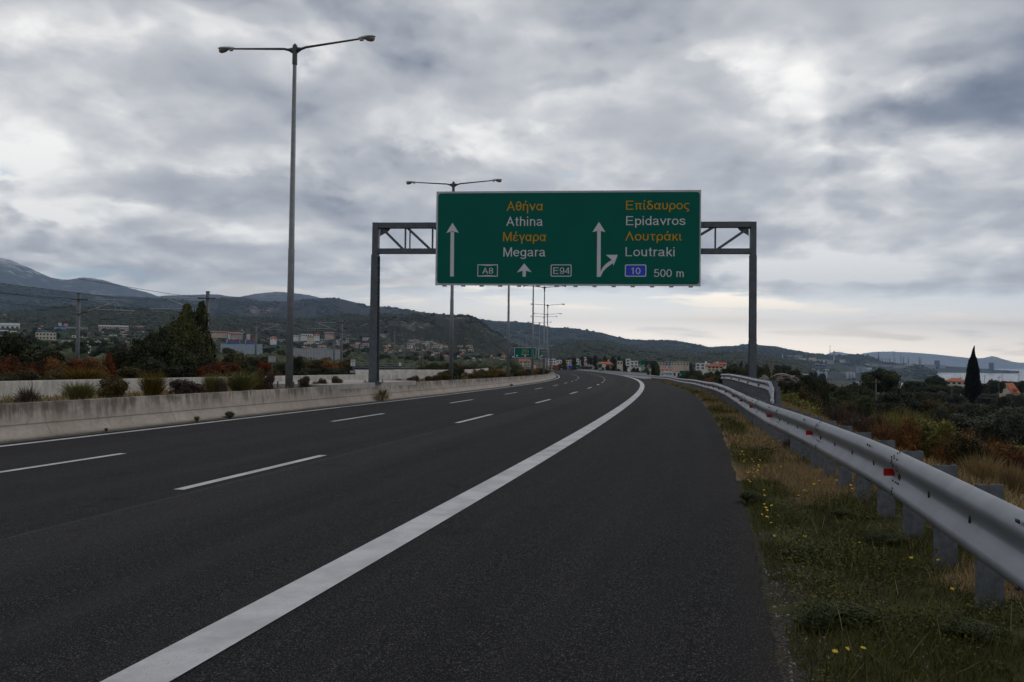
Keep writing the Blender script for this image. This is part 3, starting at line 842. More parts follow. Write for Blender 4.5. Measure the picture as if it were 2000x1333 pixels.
GLYPH = {
    'A': ([[(.05, 0), (.36, .91), (.67, 0)], [(.15, .33), (.57, .33)]], .72), 'E': ([[(.1, 0), (.1, 1)], [(.1, .94), (.64, .94)], [(.1, .52), (.60, .52)], [(.1, .06), (.66, .06)]], .72),
    'M': ([[(.1, 0), (.1, 1)], [(.75, 0), (.75, 1)], [(.12, .97), (.425, .06), (.73, .97)]], .86), 'L': ([[(.1, 0), (.1, 1)], [(.1, .06), (.58, .06)]], .62), 'Λ': ([[(.05, 0), (.36, .91), (.67, 0)]], .72),
    'a': ([_C([(.07, .53), (.13, .63), (.26, .67), (.39, .62), (.43, .48), (.43, .2), (.45, .08), (.53, .05)]), _C([(.43, .41), (.28, .375), (.12, .32), (.065, .2), (.12, .09), (.23, .063), (.35, .1), (.43, .22)])], .58),
    't': ([_C([(.16, .93), (.16, .5), (.16, .17), (.20, .075), (.31, .065)]), [(.02, .67), (.31, .67)]], .34), 'h': ([[(.1, 0), (.1, 1)], _arch(.1, .45)], .56), 'n': ([[(.1, 0), (.1, .73)], _arch(.1, .45)], .56),
    'i': ([[(.1, 0), (.1, .73)], [(.1, .87), (.1, 1)]], .22), 'e': ([[(.07, .38), (.50, .38)], _E(.285, .365, .225, .302, 5, 320)], .57),
    'g': ([_E(.27, .375, .205, .292), [(.475, .73), (.475, -.02)] + _E(.27, -.05, .205, .155, 0, -165)], .58), 'r': ([[(.1, 0), (.1, .73)], [(.1, .40)] + _E(.28, .45, .18, .217, 180, 70)], .36),
    'p': ([[(.1, .73), (.1, -.27)], _E(.305, .365, .205, .302)], .58), 'd': ([_E(.27, .365, .205, .302), [(.475, 0), (.475, 1)]], .58), 'v': ([[(.04, .73), (.27, .10), (.50, .73)]], .54), 'o': ([_o], .57), 's': ([_S], .52),
    'u': ([[(.1, .73), (.1, .28)] + _E(.275, .26, .175, .197, 180, 360), [(.45, .73), (.45, 0)]], .56), 'k': ([[(.1, 0), (.1, 1)]] + _k, .5),
    'm': ([[(.1, 0), (.1, .73)], _arch(.1, .40), _arch(.40, .70)], .81), ' ': ([], .30),
    '0': ([_E(.28, .5, .215, .437)], .56), '1': ([[(.34, 0), (.34, 1)], _C([(.34, .95), (.26, .84), (.12, .76)])], .56), '2': ([_C([(.07, .7), (.12, .88), (.28, .937), (.45, .87), (.49, .72), (.42, .55), (.2, .3), (.07, .09)]), [(.05, .06), (.52, .06)]], .56),
    '4': ([[(.40, 0), (.40, 1)], [(.38, .95), (.06, .29), (.54, .29)]], .56), '5': ([[(.47, .94), (.14, .94), (.09, .50)], _C([(.09, .50), (.2, .58), (.33, .58), (.47, .48), (.49, .31), (.43, .14), (.28, .063), (.13, .1), (.06, .25)])], .56),
    '8': ([_E(.28, .71, .18, .227), _E(.28, .285, .215, .222)], .56), '9': ([_E(.28, .65, .21, .287), _C([(.49, .66), (.48, .35), (.40, .12), (.25, .063), (.12, .12), (.08, .22)])], .56),
    'α': (_al, .60), 'ά': (_al + [_acc], .60), 'θ': ([_E(.27, .5, .2, .437), [(.10, .5), (.44, .5)]], .54), 'ή': ([[(.1, 0), (.1, .73)], _arch(.1, .45)[:-1] + [(.45, -.27)], _acc], .56), 'ν': ([[(.04, .73), (.27, .10), (.50, .73)]], .54),
    'έ': ([_C([(.43, .56), (.36, .65), (.25, .67), (.12, .62), (.10, .5), (.18, .40), (.32, .385)]), _C([(.18, .40), (.08, .3), (.07, .17), (.16, .08), (.28, .063), (.40, .1), (.46, .2)]), _acc], .50),
    'γ': ([[(.50, .73), (.27, .08), (.27, -.27)], _C([(.03, .68), (.12, .62), (.19, .36), (.27, .08)])], .53), 'ρ': ([_E(.29, .365, .21, .302), [(.08, .40), (.08, -.27)]], .57), 'π': ([[(.02, .67), (.62, .67)], [(.17, .67), (.17, 0)], _C([(.46, .67), (.46, .2), (.49, .08), (.57, .06)])], .65),
    'ί': ([_io, [(.10, .86), (.18, 1.06)]], .28), 'ι': ([_io], .28), 'Ε': None, 'Α': None, 'Μ': None,
    'δ': ([_E(.28, .31, .21, .247), _C([(.38, .53), (.18, .72), (.12, .84), (.2, .93), (.32, .94), (.45, .88)])], .57), 'υ': ([_ups], .56), 'ο': ([_o], .57),
    'ς': ([_C([(.47, .6), (.36, .667), (.2, .64), (.09, .5), (.08, .32), (.17, .15), (.33, .06), (.41, -.03), (.36, -.15), (.26, -.2)])], .50), 'τ': ([[(.02, .67), (.46, .67)], _C([(.23, .67), (.23, .25), (.26, .09), (.37, .06)])], .48), 'κ': ([[(.1, 0), (.1, .73)]] + _k, .5),
}
GLYPH['Ε'], GLYPH['Α'], GLYPH['Μ'] = GLYPH['E'], GLYPH['A'], GLYPH['M']
def ribbon(pts, wd):
    P = [Vector(p) for p in pts]
    P = [p for i, p in enumerate(P) if i == 0 or (p - P[i - 1]).length > 1e-4]
    closed = (P[0] - P[-1]).length < 1e-3 and len(P) > 4
    if closed: P = P[:-1]
    n = len(P); Lf, Rt = [], []
    for i in range(n):
        a = P[i] - P[i - 1] if (i > 0 or closed) else P[1] - P[0]
        b = P[(i + 1) % n] - P[i] if (i < n - 1 or closed) else a
        a, b = a.normalized(), b.normalized()
        na, nb = Vector((-a.y, a.x)), Vector((-b.y, b.x))
        m = na + nb
        m = m / max(m.length_squared, .35) * 2 if m.length > 1e-6 else na
        Lf.append(P[i] + m * wd / 2); Rt.append(P[i] - m * wd / 2)
    q = [(i, (i + 1) % n) for i in range(n if closed else n - 1)]
    return [(Lf[i], Lf[j], Rt[j], Rt[i]) for i, j in q]
def lettering(txt, x0, x1, base, cap, y, mat, parent, name='lettering', weight=.100):
    """flat letters in the x,z plane facing -y; x0..x1 wide, capitals from base to cap; each stroke a hair nearer than the last"""
    x, qs, k = 0.0, [], 0
    for ch in txt:
        st, adv = GLYPH[ch]
        for s in st:
            for quad in ribbon(s, weight): qs.append([(p.x + x, p.y, k % 5) for p in quad])
            k += 1
        x += adv + .045
    xs_ = [p[0] for q in qs for p in q]; lo, hi = min(xs_), max(xs_)
    kx, kz = (x1 - x0) / (hi - lo), cap - base
    b = MB()
    for q in qs: b.add([(x0 + (p[0] - lo) * kx, y - .0006 * p[2], base + p[1] * kz) for p in q], [(0, 1, 2, 3)])
    me = bpy.data.meshes.new(name); me.from_pydata(b.v, [], b.f); me.update()
    return link(name, me, mat, parent)
def poly_part(name, polys, y0, y1, mat, parent):
    b = MB()
    for p in polys: b.prism(p, y0, y1)
    return b.build(name, mat, parent)
def rrect(x0, z0, x1, z1, r, n=4):
    P = []
    for cx_, cz_, a0 in ((x1 - r, z1 - r, 0), (x0 + r, z1 - r, 90), (x0 + r, z0 + r, 180), (x1 - r, z0 + r, 270)):
        for i in range(n + 1):
            a = math.radians(a0 + 90 * i / n); P.append((cx_ + r * math.cos(a), cz_ + r * math.sin(a)))
    return P
def ring_part(name, outer, inner, y0, y1, mat, parent):
    n = len(outer)
    V = [(x, y0, z) for x, z in outer] + [(x, y0, z) for x, z in inner] + [(x, y1, z) for x, z in outer] + [(x, y1, z) for x, z in inner]
    F = []
    for i in range(n):
        j = (i + 1) % n
        F += [(i, j, n + j, n + i), (2 * n + i, 3 * n + i, 3 * n + j, 2 * n + j), (i, 2 * n + i, 2 * n + j, j), (n + i, n + j, 3 * n + j, 3 * n + i)]
    return MB().add(V, F).build(name, mat, parent)

# ------------------------------------------------------------------ overhead sign gantry
PL = at(730, 748, 38.5); PR = at(1469.5, 742, 37.0)
gv = Vector((PR[0] - PL[0], PR[1] - PL[1], 0)); GW = gv.length
grz = math.atan2(gv.y, gv.x)
GZ = float(foot(37)) + .885
gantry = thing('sign_gantry', 'steel portal gantry carrying the large green motorway sign over the road', 'sign gantry', (float(PL[0]), float(PL[1]), GZ), grz)
def gpx(px, py, yoff=0.0):
    """image position -> gantry coordinates on the plane y = yoff (used to size the frame)"""
    r = ray(px, py); o = Vector((0, 0, EYE)) - Vector(gantry.location)
    c, s = math.cos(-grz), math.sin(-grz)
    od = (o.x * c - o.y * s, o.x * s + o.y * c, o.z); rd = (r[0] * c - r[1] * s, r[0] * s + r[1] * c, r[2])
    t = (yoff - od[1]) / rd[1]
    return od[0] + rd[0] * t, od[2] + rd[2] * t
zt = gpx(800, 436)[1]; zb_ = gpx(800, 496)[1]       # top and underside of the truss
zr0 = gz(float(PR[0]), float(PR[1])) - GZ - .4
def column(x, z0, w0, w1, dp):
    b = MB()
    zs = zb_ - .08
    # two flanges (front and back), web and stiffener plates; tapering
    for y0, y1 in ((-dp, -dp + .025), (dp - .025, dp)):
        V = [(x - w0, y0, z0), (x + w0, y0, z0), (x + w0, y1, z0), (x - w0, y1, z0), (x - w1, y0, zs), (x + w1, y0, zs), (x + w1, y1, zs), (x - w1, y1, zs)]
        b.add(V, [(0, 3, 2, 1), (4, 5, 6, 7), (0, 1, 5, 4), (1, 2, 6, 5), (2, 3, 7, 6), (3, 0, 4, 7)])
    b.box(x - .012, -dp + .025, z0, x + .012, dp - .025, zs)
    for k in range(8):
        z = z0 + .55 + k * (zs - z0 - .7) / 7.5
        b.box(x - w1 * .95, -dp + .025, z, x - .012, dp - .025, z + .02); b.box(x + .012, -dp + .025, z, x + w1 * .95, dp - .025, z + .02)
    b.build('post', M['gantry'], gantry)
    c = MB()
    c.box(x - w1 * .9, -.2 if dp > .2 else -.13, zs, x + w1 * .9, .2 if dp > .2 else .13, zt)
    c.build('post_head', M['gantry'], gantry)
    d = MB()
    d.box(x - .42, -.42, z0 - .01, x + .42, .42, z0 + .035)
    for px_ in (-.34, -.12, .12, .34):
        for py_ in (-.34, .34): d.tube([(x + px_, py_, z0), (x + px_, py_, z0 + .13)], .03, 6)
    d.build('base_plate', M['gantry'], gantry)
column(0, 0.0, .20, .155, .27); column(GW, zr0, .165, .15, .14)
ch = .26
b = MB()
for yy in (-.20, .20):
    pass
b.box(.13, -.17, zt - ch, GW - .13, .17, zt - .002); b.build('top_chord', M['gantry'], gantry)
b = MB(); b.box(.13, -.17, zb_, GW - .13, .17, zb_ + ch - .02); b.build('bottom_chord', M['gantry'], gantry)
bayL = [gpx(p, 460)[0] for p in (742, 792, 845)]
bayR = [gpx(p, 460)[0] for p in (1397, 1468)]
xs = bayL + list(np.linspace(bayL[-1], bayR[0], 8)[1:-1]) + bayR
zi, zo = zb_ + ch - .03, zt - ch + .01
for i in range(len(xs) - 1):
    x0, x1 = xs[i], xs[i + 1]
    b = MB()
    b.bar((x0 + .1, 0, zo), (x1 - .12, 0, zi), .12, .13, up=(0, 1, 0)) if i < len(xs) // 2 else b.bar((x0 + .12, 0, zi), (x1 - .1, 0, zo), .12, .13, up=(0, 1, 0))
    b.build('diagonal', M['gantry'], gantry)
    if 0 < i:
        b = MB(); b.box(x0 - .035, -.06, zi, x0 + .035, .06, zo)
        if i == 1: b.box(x0 + .2, -.05, zi, x0 + .25, .05, zo)
        b.build('upright', M['gantry'], gantry)
for x, sgn in ((.2, 1), (GW - .2, -1)):
    b = MB(); b.prism([(x, zo - .02), (x + sgn * .55, zo + .01), (x + sgn * .42, zo - .16), (x, zo - .4)], -.012, .012); b.build('gusset', M['gantry'], gantry)

# sign board, measured in the pixels of an enlarged view (cx 0..2000, cy 0..778)
YS = -.52
def cpx(cx_, cy_): return 840 + cx_ / 3.7037, 360 + cy_ / 3.7037
xl, zl_ = gpx(*cpx(42, 385), YS); xr, zr_ = gpx(*cpx(1959, 395), YS)
zT = (gpx(*cpx(47, 46), YS)[1] + gpx(*cpx(1963, 50), YS)[1]) / 2; zB = (gpx(*cpx(38, 725), YS)[1] + gpx(*cpx(1955, 745), YS)[1]) / 2
SW, SH = xr - xl, zT - zB
def sg(cx_, cy_):
    v0 = (cx_ - 42) / (1959 - 42)
    top = 46 + 4 * v0; bot = 725 + 20 * v0
    v = (cy_ - top) / (bot - top)
    lx = 47 - 9 * v; rx = 1963 - 8 * v
    return xl + (cx_ - lx) / (rx - lx) * SW, zT - v * SH
b = MB(); b.box(xl, YS, zB, xr, YS + .06, zT)
board = b.build('sign_board', M['sign_frame'], gantry)
board['label'] = 'big green direction board with Greek and Latin place names'
b = MB()
for k in range(14):
    x = xl + SW * (k + .5) / 14
    b.box(x - .04, YS + .06, zB - .05, x + .04, YS + .16, zT - .1)
    b.box(x - .10, YS + .02, zB - .06, x + .10, YS + .10, zB - .004)
b.build('stiffener', M['sign_back'], gantry)
for x in np.linspace(xl + .6, xr - .6, 5):
    b = MB(); b.box(x - .05, YS + .16, zt - .2, x + .05, -.2, zt - .08); b.box(x - .05, YS + .16, zb_ + .08, x + .05, -.2, zb_ + .2); b.build('bracket', M['gantry'], gantry)
d1, d2, d3 = YS - .004, YS - .008, YS - .012
x0, z1 = sg(60, 60); x1, z0 = sg(1946, 727)
poly_part('green_panel', [rrect(x0, zB + .085, x1, z1, .14)], d1, YS + .001, M['sign_green'], board)
for txt, cx0, cx1, base, cap, mat in (
        ('Αθήνα', 566, 830, 191, 122, 'sign_yellow'), ('Athina', 562, 828, 302, 233, 'sign_white'), ('Μέγαρα', 540, 852, 413, 344, 'sign_yellow'), ('Megara', 542, 846, 524, 455, 'sign_white'),
        ('Επίδαυρος', 1430, 1880, 192, 124, 'sign_yellow'), ('Epidavros', 1430, 1850, 304, 236, 'sign_white'), ('Λουτράκι', 1423, 1825, 416, 348, 'sign_yellow'), ('Loutraki', 1425, 1772, 529, 460, 'sign_white'),
        ('500 m', 1626, 1836, 679, 620, 'sign_white'), ('A8', 386, 466, 646, 600, 'sign_white'), ('E94', 905, 1022, 651, 603, 'sign_white'), ('10', 1463, 1530, 656, 608, 'sign_white')):
    xa, zc = sg(cx0, cap); xb, zb2 = sg(cx1, base)
    lettering(txt, xa, xb, zb2, zc, d3 - .003, M[mat], board)
def pl(*p): return [sg(a, c) for a, c in p]
poly_part('arrow', [pl((148, 663), (176, 663), (178, 340), (152, 340)), pl((120, 347), (166, 274), (212, 347), (166, 335))], d2, d1, M['sign_white'], board)
poly_part('arrow', [pl((681, 668), (704, 668), (706, 622), (681, 622)), pl((640, 637), (693, 572), (747, 636), (693, 622))], d2, d1, M['sign_white'], board)
curve = [(1244, 640), (1256, 612), (1275, 588), (1300, 568), (1326, 552)]
curve2 = [(1345, 566), (1312, 590), (1284, 612), (1262, 636), (1246, 672)]
poly_part('arrow', [pl((1218, 673), (1245, 673), (1248, 340), (1222, 340)), pl((1187, 350), (1235, 276), (1281, 350), (1235, 338))], d2, d1, M['sign_white'], board)
quads = [pl(curve[i], curve[i + 1], curve2[3 - i], curve2[4 - i]) for i in range(4)]
poly_part('arrow', quads + [pl((1284, 515), (1369, 515), (1338, 594), (1330, 556))], d2 - .002, d1, M['sign_white'], board)
def badge(cx0, cy0, cx1, cy1, fill):
    x0, z1 = sg(cx0, cy0); x1, z0 = sg(cx1, cy1)
    ring_part('route_badge', rrect(x0, z0, x1, z1, .07), rrect(x0 + .04, z0 + .04, x1 - .04, z1 - .04, .05), d2, d1, M['sign_white'], board)
    if fill: poly_part('badge_fill', [rrect(x0 + .04, z0 + .04, x1 - .04, z1 - .04, .05)], d2 + .001, d1, fill, board)
badge(886, 581, 1036, 670, None); badge(1420, 585, 1571, 674, M['sign_blue'])
# the A8 frame is pinched: its long sides bow inwards
x0, z1 = sg(351, 577); x1, z0 = sg(499, 666); t_ = .035
xm, bow = (x0 + x1) / 2, .035
outer = [(x0, z0), (xm, z0 + 0), (x1, z0), (x1, z1), (xm, z1), (x0, z1)]
inner = [(x0 + t_, z0 + t_), (xm, z0 + t_ + bow), (x1 - t_, z0 + t_), (x1 - t_, z1 - t_), (xm, z1 - t_ - bow), (x0 + t_, z1 - t_)]
ring_part('route_badge', outer, inner, d2, d1, M['sign_white'], board)

# ------------------------------------------------------------------ street lamps
H_L = 14.4
def make_lamp(label):
    t = thing('street_lamp', label, 'street lamp', (0, 0, 0), 0, 'double armed lamps along the median')
    b = MB(); b.tube([(0, 0, -.2), (0, 0, 5.9), (0, 0, 5.92), (0, 0, H_L - .45)], [.160, .130, .120, .078], 12); b.build('pole', M['pole'], t, True)
    b = MB(); b.tube([(0, 0, H_L - .8), (0, 0, H_L - .02)], [.105, .10], 10); b.tube([(0, 0, H_L - .02), (0, 0, H_L + .06)], [.10, .05], 10)
    for a in (-1, 1): b.prism([(a * .09, H_L - .35), (a * .42, H_L - .13), (a * .09, H_L - .08)], -.02, .02)
    b.build('collar', M['lamp_arm'], t)
    for a in (-1, 1):
        up = .07
        x1 = 2.85
        b = MB(); b.tube([(a * .08, 0, H_L - .22), (a * .5, 0, H_L - .11), (a * x1, 0, H_L - .11 + up * (x1 - .5) * 1.05)], [.06, .048, .036], 8); b.build('arm', M['lamp_arm'], t, True)
        z = H_L - .11 + up * (x1 - .5) * 1.05
        # cast housing: tapered box with rounded nose
        prof = [(0.0, .055, .06), (.12, .10, .075), (.35, .145, .085), (.52, .15, .075), (.66, .12, .05), (.75, .05, .02)]
        V, F = [], []
        n = 10
        for (d, hw, ht) in prof:
            for k in range(n):
                an = 2 * math.pi * k / n
                cy_, cz_ = math.cos(an), math.sin(an)
                V.append((a * (x1 - .05 + d), hw * cy_, z + up * d + (ht * 1.15 if cz_ > 0 else ht * .35) * cz_))
        for i in range(len(prof) - 1):
            for k in range(n): F.append((i * n + k, i * n + (k + 1) % n, (i + 1) * n + (k + 1) % n, (i + 1) * n + k))
        F += [tuple(range(n)), tuple((len(prof) - 1) * n + k for k in range(n))]
        h = MB().add(V, F); h.box(a * (x1 + .1) - .07, -.06, z - .075, a * (x1 + .1) + .07, .06, z - .01)
        hd = h.build('lamp_head', M['lamp_grey'], t, True)
        # deep glass bowl, lowest towards the nose
        V, F = [], []
        for i, (rr, dz_) in enumerate(((1, 0), (.92, -.055), (.66, -.115), (.25, -.15))):
            for k in range(n):
                an = 2 * math.pi * k / n
                V.append((a * (x1 + .44 + .03 * i + .235 * rr * math.cos(an)), .125 * rr * math.sin(an), z + up * .45 - .02 + dz_))
        for i in range(3):
            for k in range(n): F.append((i * n + k, i * n + (k + 1) % n, (i + 1) * n + (k + 1) % n, (i + 1) * n + k))
        F.append(tuple(3 * n + k for k in range(n)))
        MB().add(V, F).build('lens', M['lens'], hd, True)
    b = MB(); b.box(-.27, -.27, -.05, .27, .27, .02)
    for q in ((-.4, -.2), (.34, -.25), (.52, -.15)): b.tube([(q[0], q[1], -.1), (q[0], q[1], .42)], .035, 6)
    b.build('base_plate', M['gantry'], t)
    return t
lamp_labels = ['tall double armed street lamp standing nearest, left of the sign gantry', 'double armed street lamp rising behind the left end of the green sign',
               'third street lamp along the median, its top hidden by the sign', 'fourth street lamp along the median, before the distant green sign',
               'fifth street lamp along the median, arms just below the big sign', 'sixth street lamp along the median, by the bend', 'seventh street lamp along the median, beyond the bend',
               'eighth street lamp along the median, far off by the bend', 'farthest street lamp of the median row']
lamp_pos = [(565, 32.4), (881, 56.4), (992, 80), (1040, 103), (1062, 127), (1068.5, 163), (1068, 192), (1061.5, 203), (1053, 231)]
for i, (px, Y) in enumerate(lamp_pos):
    p = at(px, 720, Y); s, o = nearest(np.array([p[0]]), np.array([Y]))
    s, o = float(s[0]), float(o[0])
    z = float(zmed(s, o)) if o < -12.6 else gz(p[0], Y)
    loc = (float(p[0]), Y, z)
    rz = -heading(s) * .9
    if i == 0:
        lamp = make_lamp(lamp_labels[0]); lamp.location = loc; lamp.rotation_euler = (0, 0, rz - .02)
    else:
        dup(lamp, loc, rz, None, lamp_labels[i])
# faint lamps of a road behind the town
far_l = [(1027, 555, 190), (1022, 570, 330), (1013, 648, 420), (1014, 640, 400), (1000, 655, 460), (1029, 650, 380), (1031, 641, 360)]
for (px, py, Y), nm in zip([(1013, 657, 330), (1029, 650, 370), (1000, 660, 420), (1020, 664, 460)], ['pale lamp with thin arms standing beyond the distant green sign', 'pale lamp beyond the distant sign, right one of the pair', 'small pale lamp far behind the third street lamp', 'smallest pale lamp in front of the rocky hill foot']):
    q = at(px, py, Y); g = gz(q[0], Y)
    k = (q[2] - g) / H_L
    dup(lamp, (float(q[0]), Y, g), -.1, (k, k, k), nm, 'lamps far behind the bend')

# ------------------------------------------------------------------ railway masts and wires
def mast_tag(i, side): return
def make_mast(arm, label):
    """arm +1 reaches to +x, -1 to -x, 0 none"""
    t = thing('railway_mast', label, 'railway mast', (0, 0, 0), 0, 'overhead line masts of the railway')
    b = MB(); b.tube([(0, 0, -2.5), (0, 0, 8.0)], [.17, .15], 10); b.tube([(0, 0, 7.93), (0, 0, 8.02)], [.17, .17], 10); b.build('pole', M['mast'], t, True)
    if arm:
        b = MB(); b.tube([(0, 0, 7.36), (0, 0, 7.48)], .21, 10); b.tube([(0, 0, 6.05), (0, 0, 6.15)], .20, 10); b.build('clamp', M['insul'], t)
        a = arm
        b = MB(); b.tube([(a * .85, 0, 7.42), (a * 3.75, 0, 7.40)], .032, 8); b.build('top_tube', M['arm_steel'], t, True)
        b = MB(); b.tube([(a * .75, 0, 6.35), (a * 3.35, 0, 7.34)], .04, 8); b.build('bracket_tube', M['arm_steel'], t, True)
        b = MB(); b.tube([(a * 1.6, 0, 6.55), (a * 4.9, 0, 6.48)], .032, 8); b.tube([(a * 4.65, 0, 6.46), (a * 4.65, 0, 6.2)], .015, 6); b.tube([(a * 4.6, 0, 6.22), (a * 3.9, 0, 6.32), (a * 3.3, 0, 6.15)], .014, 6); b.build('steady_arm', M['arm_steel'], t, True)
        b = MB(); b.tube([(a * 1.7, 0, 6.56), (a * 1.45, 0, 6.85), (a * 1.4, 0, 7.4)], .012, 5); b.tube([(a * 3.1, 0, 7.2), (a * 3.3, 0, 6.52)], .012, 5); b.tube([(a * 3.3, 0, 7.25), (a * 3.9, 0, 6.52)], .014, 5); b.build('hanger', M['arm_steel'], t)
        for z, x in ((7.42, .5), (6.28, .45)):
            b = MB(); b.tube([(a * .15, 0, z - (.08 if z < 7 else 0)), (a * (x + .4), 0, z + (.05 if z < 7 else 0))], .022, 6)
            for k in range(5): b.tube([(a * (.3 + k * .11), 0, z), (a * (.36 + k * .11), 0, z)], .075, 8)
            b.build('insulator', M['insul'], t)
        b = MB(); b.tube([(-a * .15, 0, 7.42), (-a * .75, 0, 7.44)], .02, 6)
        for k in range(3): b.tube([(-a * (.3 + k * .12), 0, 7.43), (-a * (.36 + k * .12), 0, 7.43)], .07, 8)
        b.build('insulator', M['insul'], t)
    return t
XL_, XR_ = -38.2, -25.6
mL = make_mast(1, 'railway mast with arm to the right, left of the dark trees')
mR = make_mast(-1, 'railway mast with arm to the left, beside the tallest pointed tree')
zrail = -1.0
mL.location = (XL_, 69, zrail); mR.location = (XR_, 65.8, zrail)
for i, (X_, Y_, src, lab) in enumerate([(XL_, 117, mL, 'railway mast left of the nearest street lamp pole, arm to the right'), (-23.8, 109.5, mR, 'railway mast right of the nearest street lamp pole, arm to the left'),
        (-37.4, 165, mL, 'slim railway mast just left of the gantry post'), (-24.0, 160, mR, 'railway mast just right of the left gantry post'),
        (-36.5, 213, mL, 'distant railway mast behind the left gantry post'), (-24, 209, mR, 'distant railway mast, third right of the gantry post'),
        (-36, 262, mL, 'far railway mast by the substation, arm to the right'), (-24, 258, mR, 'far railway mast by the substation, arm to the left'),
        (-35.5, 310, mL, 'farthest railway mast of the left row'), (-24, 306, mR, 'farthest railway mast of the right row')]):
    dup(src, (X_, Y_, zrail - .004 * i), 0, None, lab)
def wire(label, x, zmid, sag, y0, y1, step, rad, xa=None):
    pts = []
    n0 = int((y0 - 69) // step) - 1
    for k in range(n0, int((y1 - 69) // step) + 1):
        for t in (0, .25, .5, .75):
            y = 69 + (k + t) * step
            if y0 <= y <= y1: pts.append((x + (.25 * math.sin(k * math.pi) if xa else 0), y, zrail + zmid - sag * 4 * t * (1 - t)))
    b = MB(); b.tube(pts, rad, 4)
    tag(b.build('overhead_wire', M['wire']), label, 'overhead wire')
wire('highest overhead wire, carried along the tops of the left masts', XL_ - .7, 7.5, .5, 6, 320, 48, .022)
wire('overhead messenger wire above the left track', XL_ + 3.3, 7.32, .75, 6, 320, 48, .02)
wire('overhead contact wire above the left track', XL_ + 3.35, 6.12, .06, 6, 320, 48, .018)
wire('overhead messenger wire above the right track', XR_ - 3.3, 7.32, .75, 6, 320, 48, .02)
wire('overhead contact wire above the right track', XR_ - 3.35, 6.12, .06, 6, 320, 48, .018)
wire('return wire behind the right row of masts', XR_ + .7, 7.44, .5, 40, 320, 48, .018)

# ------------------------------------------------------------------ road signs
def place_on_road(px, Y): return
def board_sign(name, label, cat, px, ptop, pbot, wpx, Y, rz=0.0, mat='sign_green', legs=1, build=None, back=False, zbase=None):
    q0 = at(px, ptop, Y); q1 = at(px, pbot, Y)
    wd = wpx / FPX * Y; ht = q0[2] - q1[2]
    g = gz(q0[0], Y) if zbase is None else zbase
    t = thing(name, label, cat, (float(q0[0]), Y, g), rz)
    zb2 = q1[2] - g
    b = MB(); b.box(-wd / 2, -.03, zb2, wd / 2, 0, zb2 + ht); pan = b.build('panel', M[mat], t)
    b = MB()
    xs_ = [0] if legs == 1 else [-wd * .32, wd * .32]
    for x in xs_: b.tube([(x, .05, -.5), (x, .05, zb2 + ht * .95)], max(.03, wd * .02), 6)
    b.build('post', M['mast'], t)
    if build: build(t, pan, wd, ht, zb2)
    return t
def far_board(lines, arrows):
    def f(t, pan, wd, ht, zb2):
        m = .12
        ring_part('border', rrect(-wd / 2, zb2, wd / 2, zb2 + ht, .2), rrect(-wd / 2 + m, zb2 + m, wd / 2 - m, zb2 + ht - m, .15), -.045, -.03, M['sign_white'], pan)
        for i, (txt, mat) in enumerate(lines):
            z = zb2 + ht * (.80 - .17 * i); hw = wd * .027 * len(txt)
            lettering(txt, -hw, hw, z, z + ht * .105, -.05, M[mat], pan)
        for (ax, kind) in arrows:
            z0 = zb2 + ht * .10; x = ax * wd
            if kind == 'up': poly_part('arrow', [[(x - .12, z0), (x + .12, z0), (x + .12, z0 + .4), (x - .12, z0 + .4)], [(x - .38, z0 + .35), (x + .38, z0 + .35), (x, z0 + .85)]], -.05, -.03, M['sign_white'], pan)
            elif kind == 'slant': poly_part('arrow', [[(x - .5, z0), (x - .3, z0 - .1), (x + .3, z0 + .45), (x + .1, z0 + .6)], [(x, z0 + .75), (x + .55, z0 + .8), (x + .45, z0 + .2)]], -.05, -.03, M['sign_white'], pan)
            elif kind == 'badge': poly_part('route_badge', [rrect(x - .5, z0, x + .5, z0 + .6, .1)], -.05, -.03, M['sign_blue'], pan)
    return f
YG = 275.
q = at(1040, 701, YG)
far_gantry = thing('sign_gantry', 'distant steel gantry with two green direction boards before the town', 'sign gantry', (float(at(1000, 720, YG)[0]), YG, gz(float(q[0]), YG)))
gx, gzz = far_gantry.location.x, far_gantry.location.z
def far_panel(px0, px1, pt, pb, lines, arrows):
    a, c = at(px0, pt, YG), at(px1, pb, YG)
    wd, ht = float(c[0] - a[0]), float(a[2] - c[2])
    b = MB(); b.box(-wd / 2, -.08, 0, wd / 2, 0, ht); pan = b.build('sign_board', M['sign_green'], far_gantry)
    pan.location = (float(a[0] + c[0]) / 2 - gx, -.35, float(c[2]) - gzz)
    far_board(lines, arrows)(far_gantry, pan, wd, ht, 0)
    for ch_ in pan.children: ch_.location = (0, -.06, 0)
far_panel(1004.5, 1047, 679, 700, [('Αθήνα', 'sign_yellow'), ('Athina', 'sign_white'), ('Μέγαρα', 'sign_yellow'), ('Megara', 'sign_white')], [(-.38, 'up'), (0, 'up'), (.38, 'up')])
far_panel(1051.5, 1072, 681, 700.5, [('Επίδαυρος', 'sign_yellow'), ('Epidavros', 'sign_white'), ('Λουτράκι', 'sign_yellow'), ('Loutraki', 'sign_white')], [(-.25, 'slant'), (.2, 'badge')])
ztop_ = float(at(1040, 686, YG)[2]) - gzz
xr_ = float(at(1076, 700, YG)[0]) - gx
for z in (ztop_, ztop_ - 1.6):
    b = MB(); b.box(-.4, -.15, z - .12, xr_, .15, z + .12); b.build('chord', M['gantry'], far_gantry)
for x in (-.2, xr_):
    b = MB(); b.box(x - .2, -.2, -1, x + .2, .2, ztop_ + .6); b.build('post', M['gantry'], far_gantry)

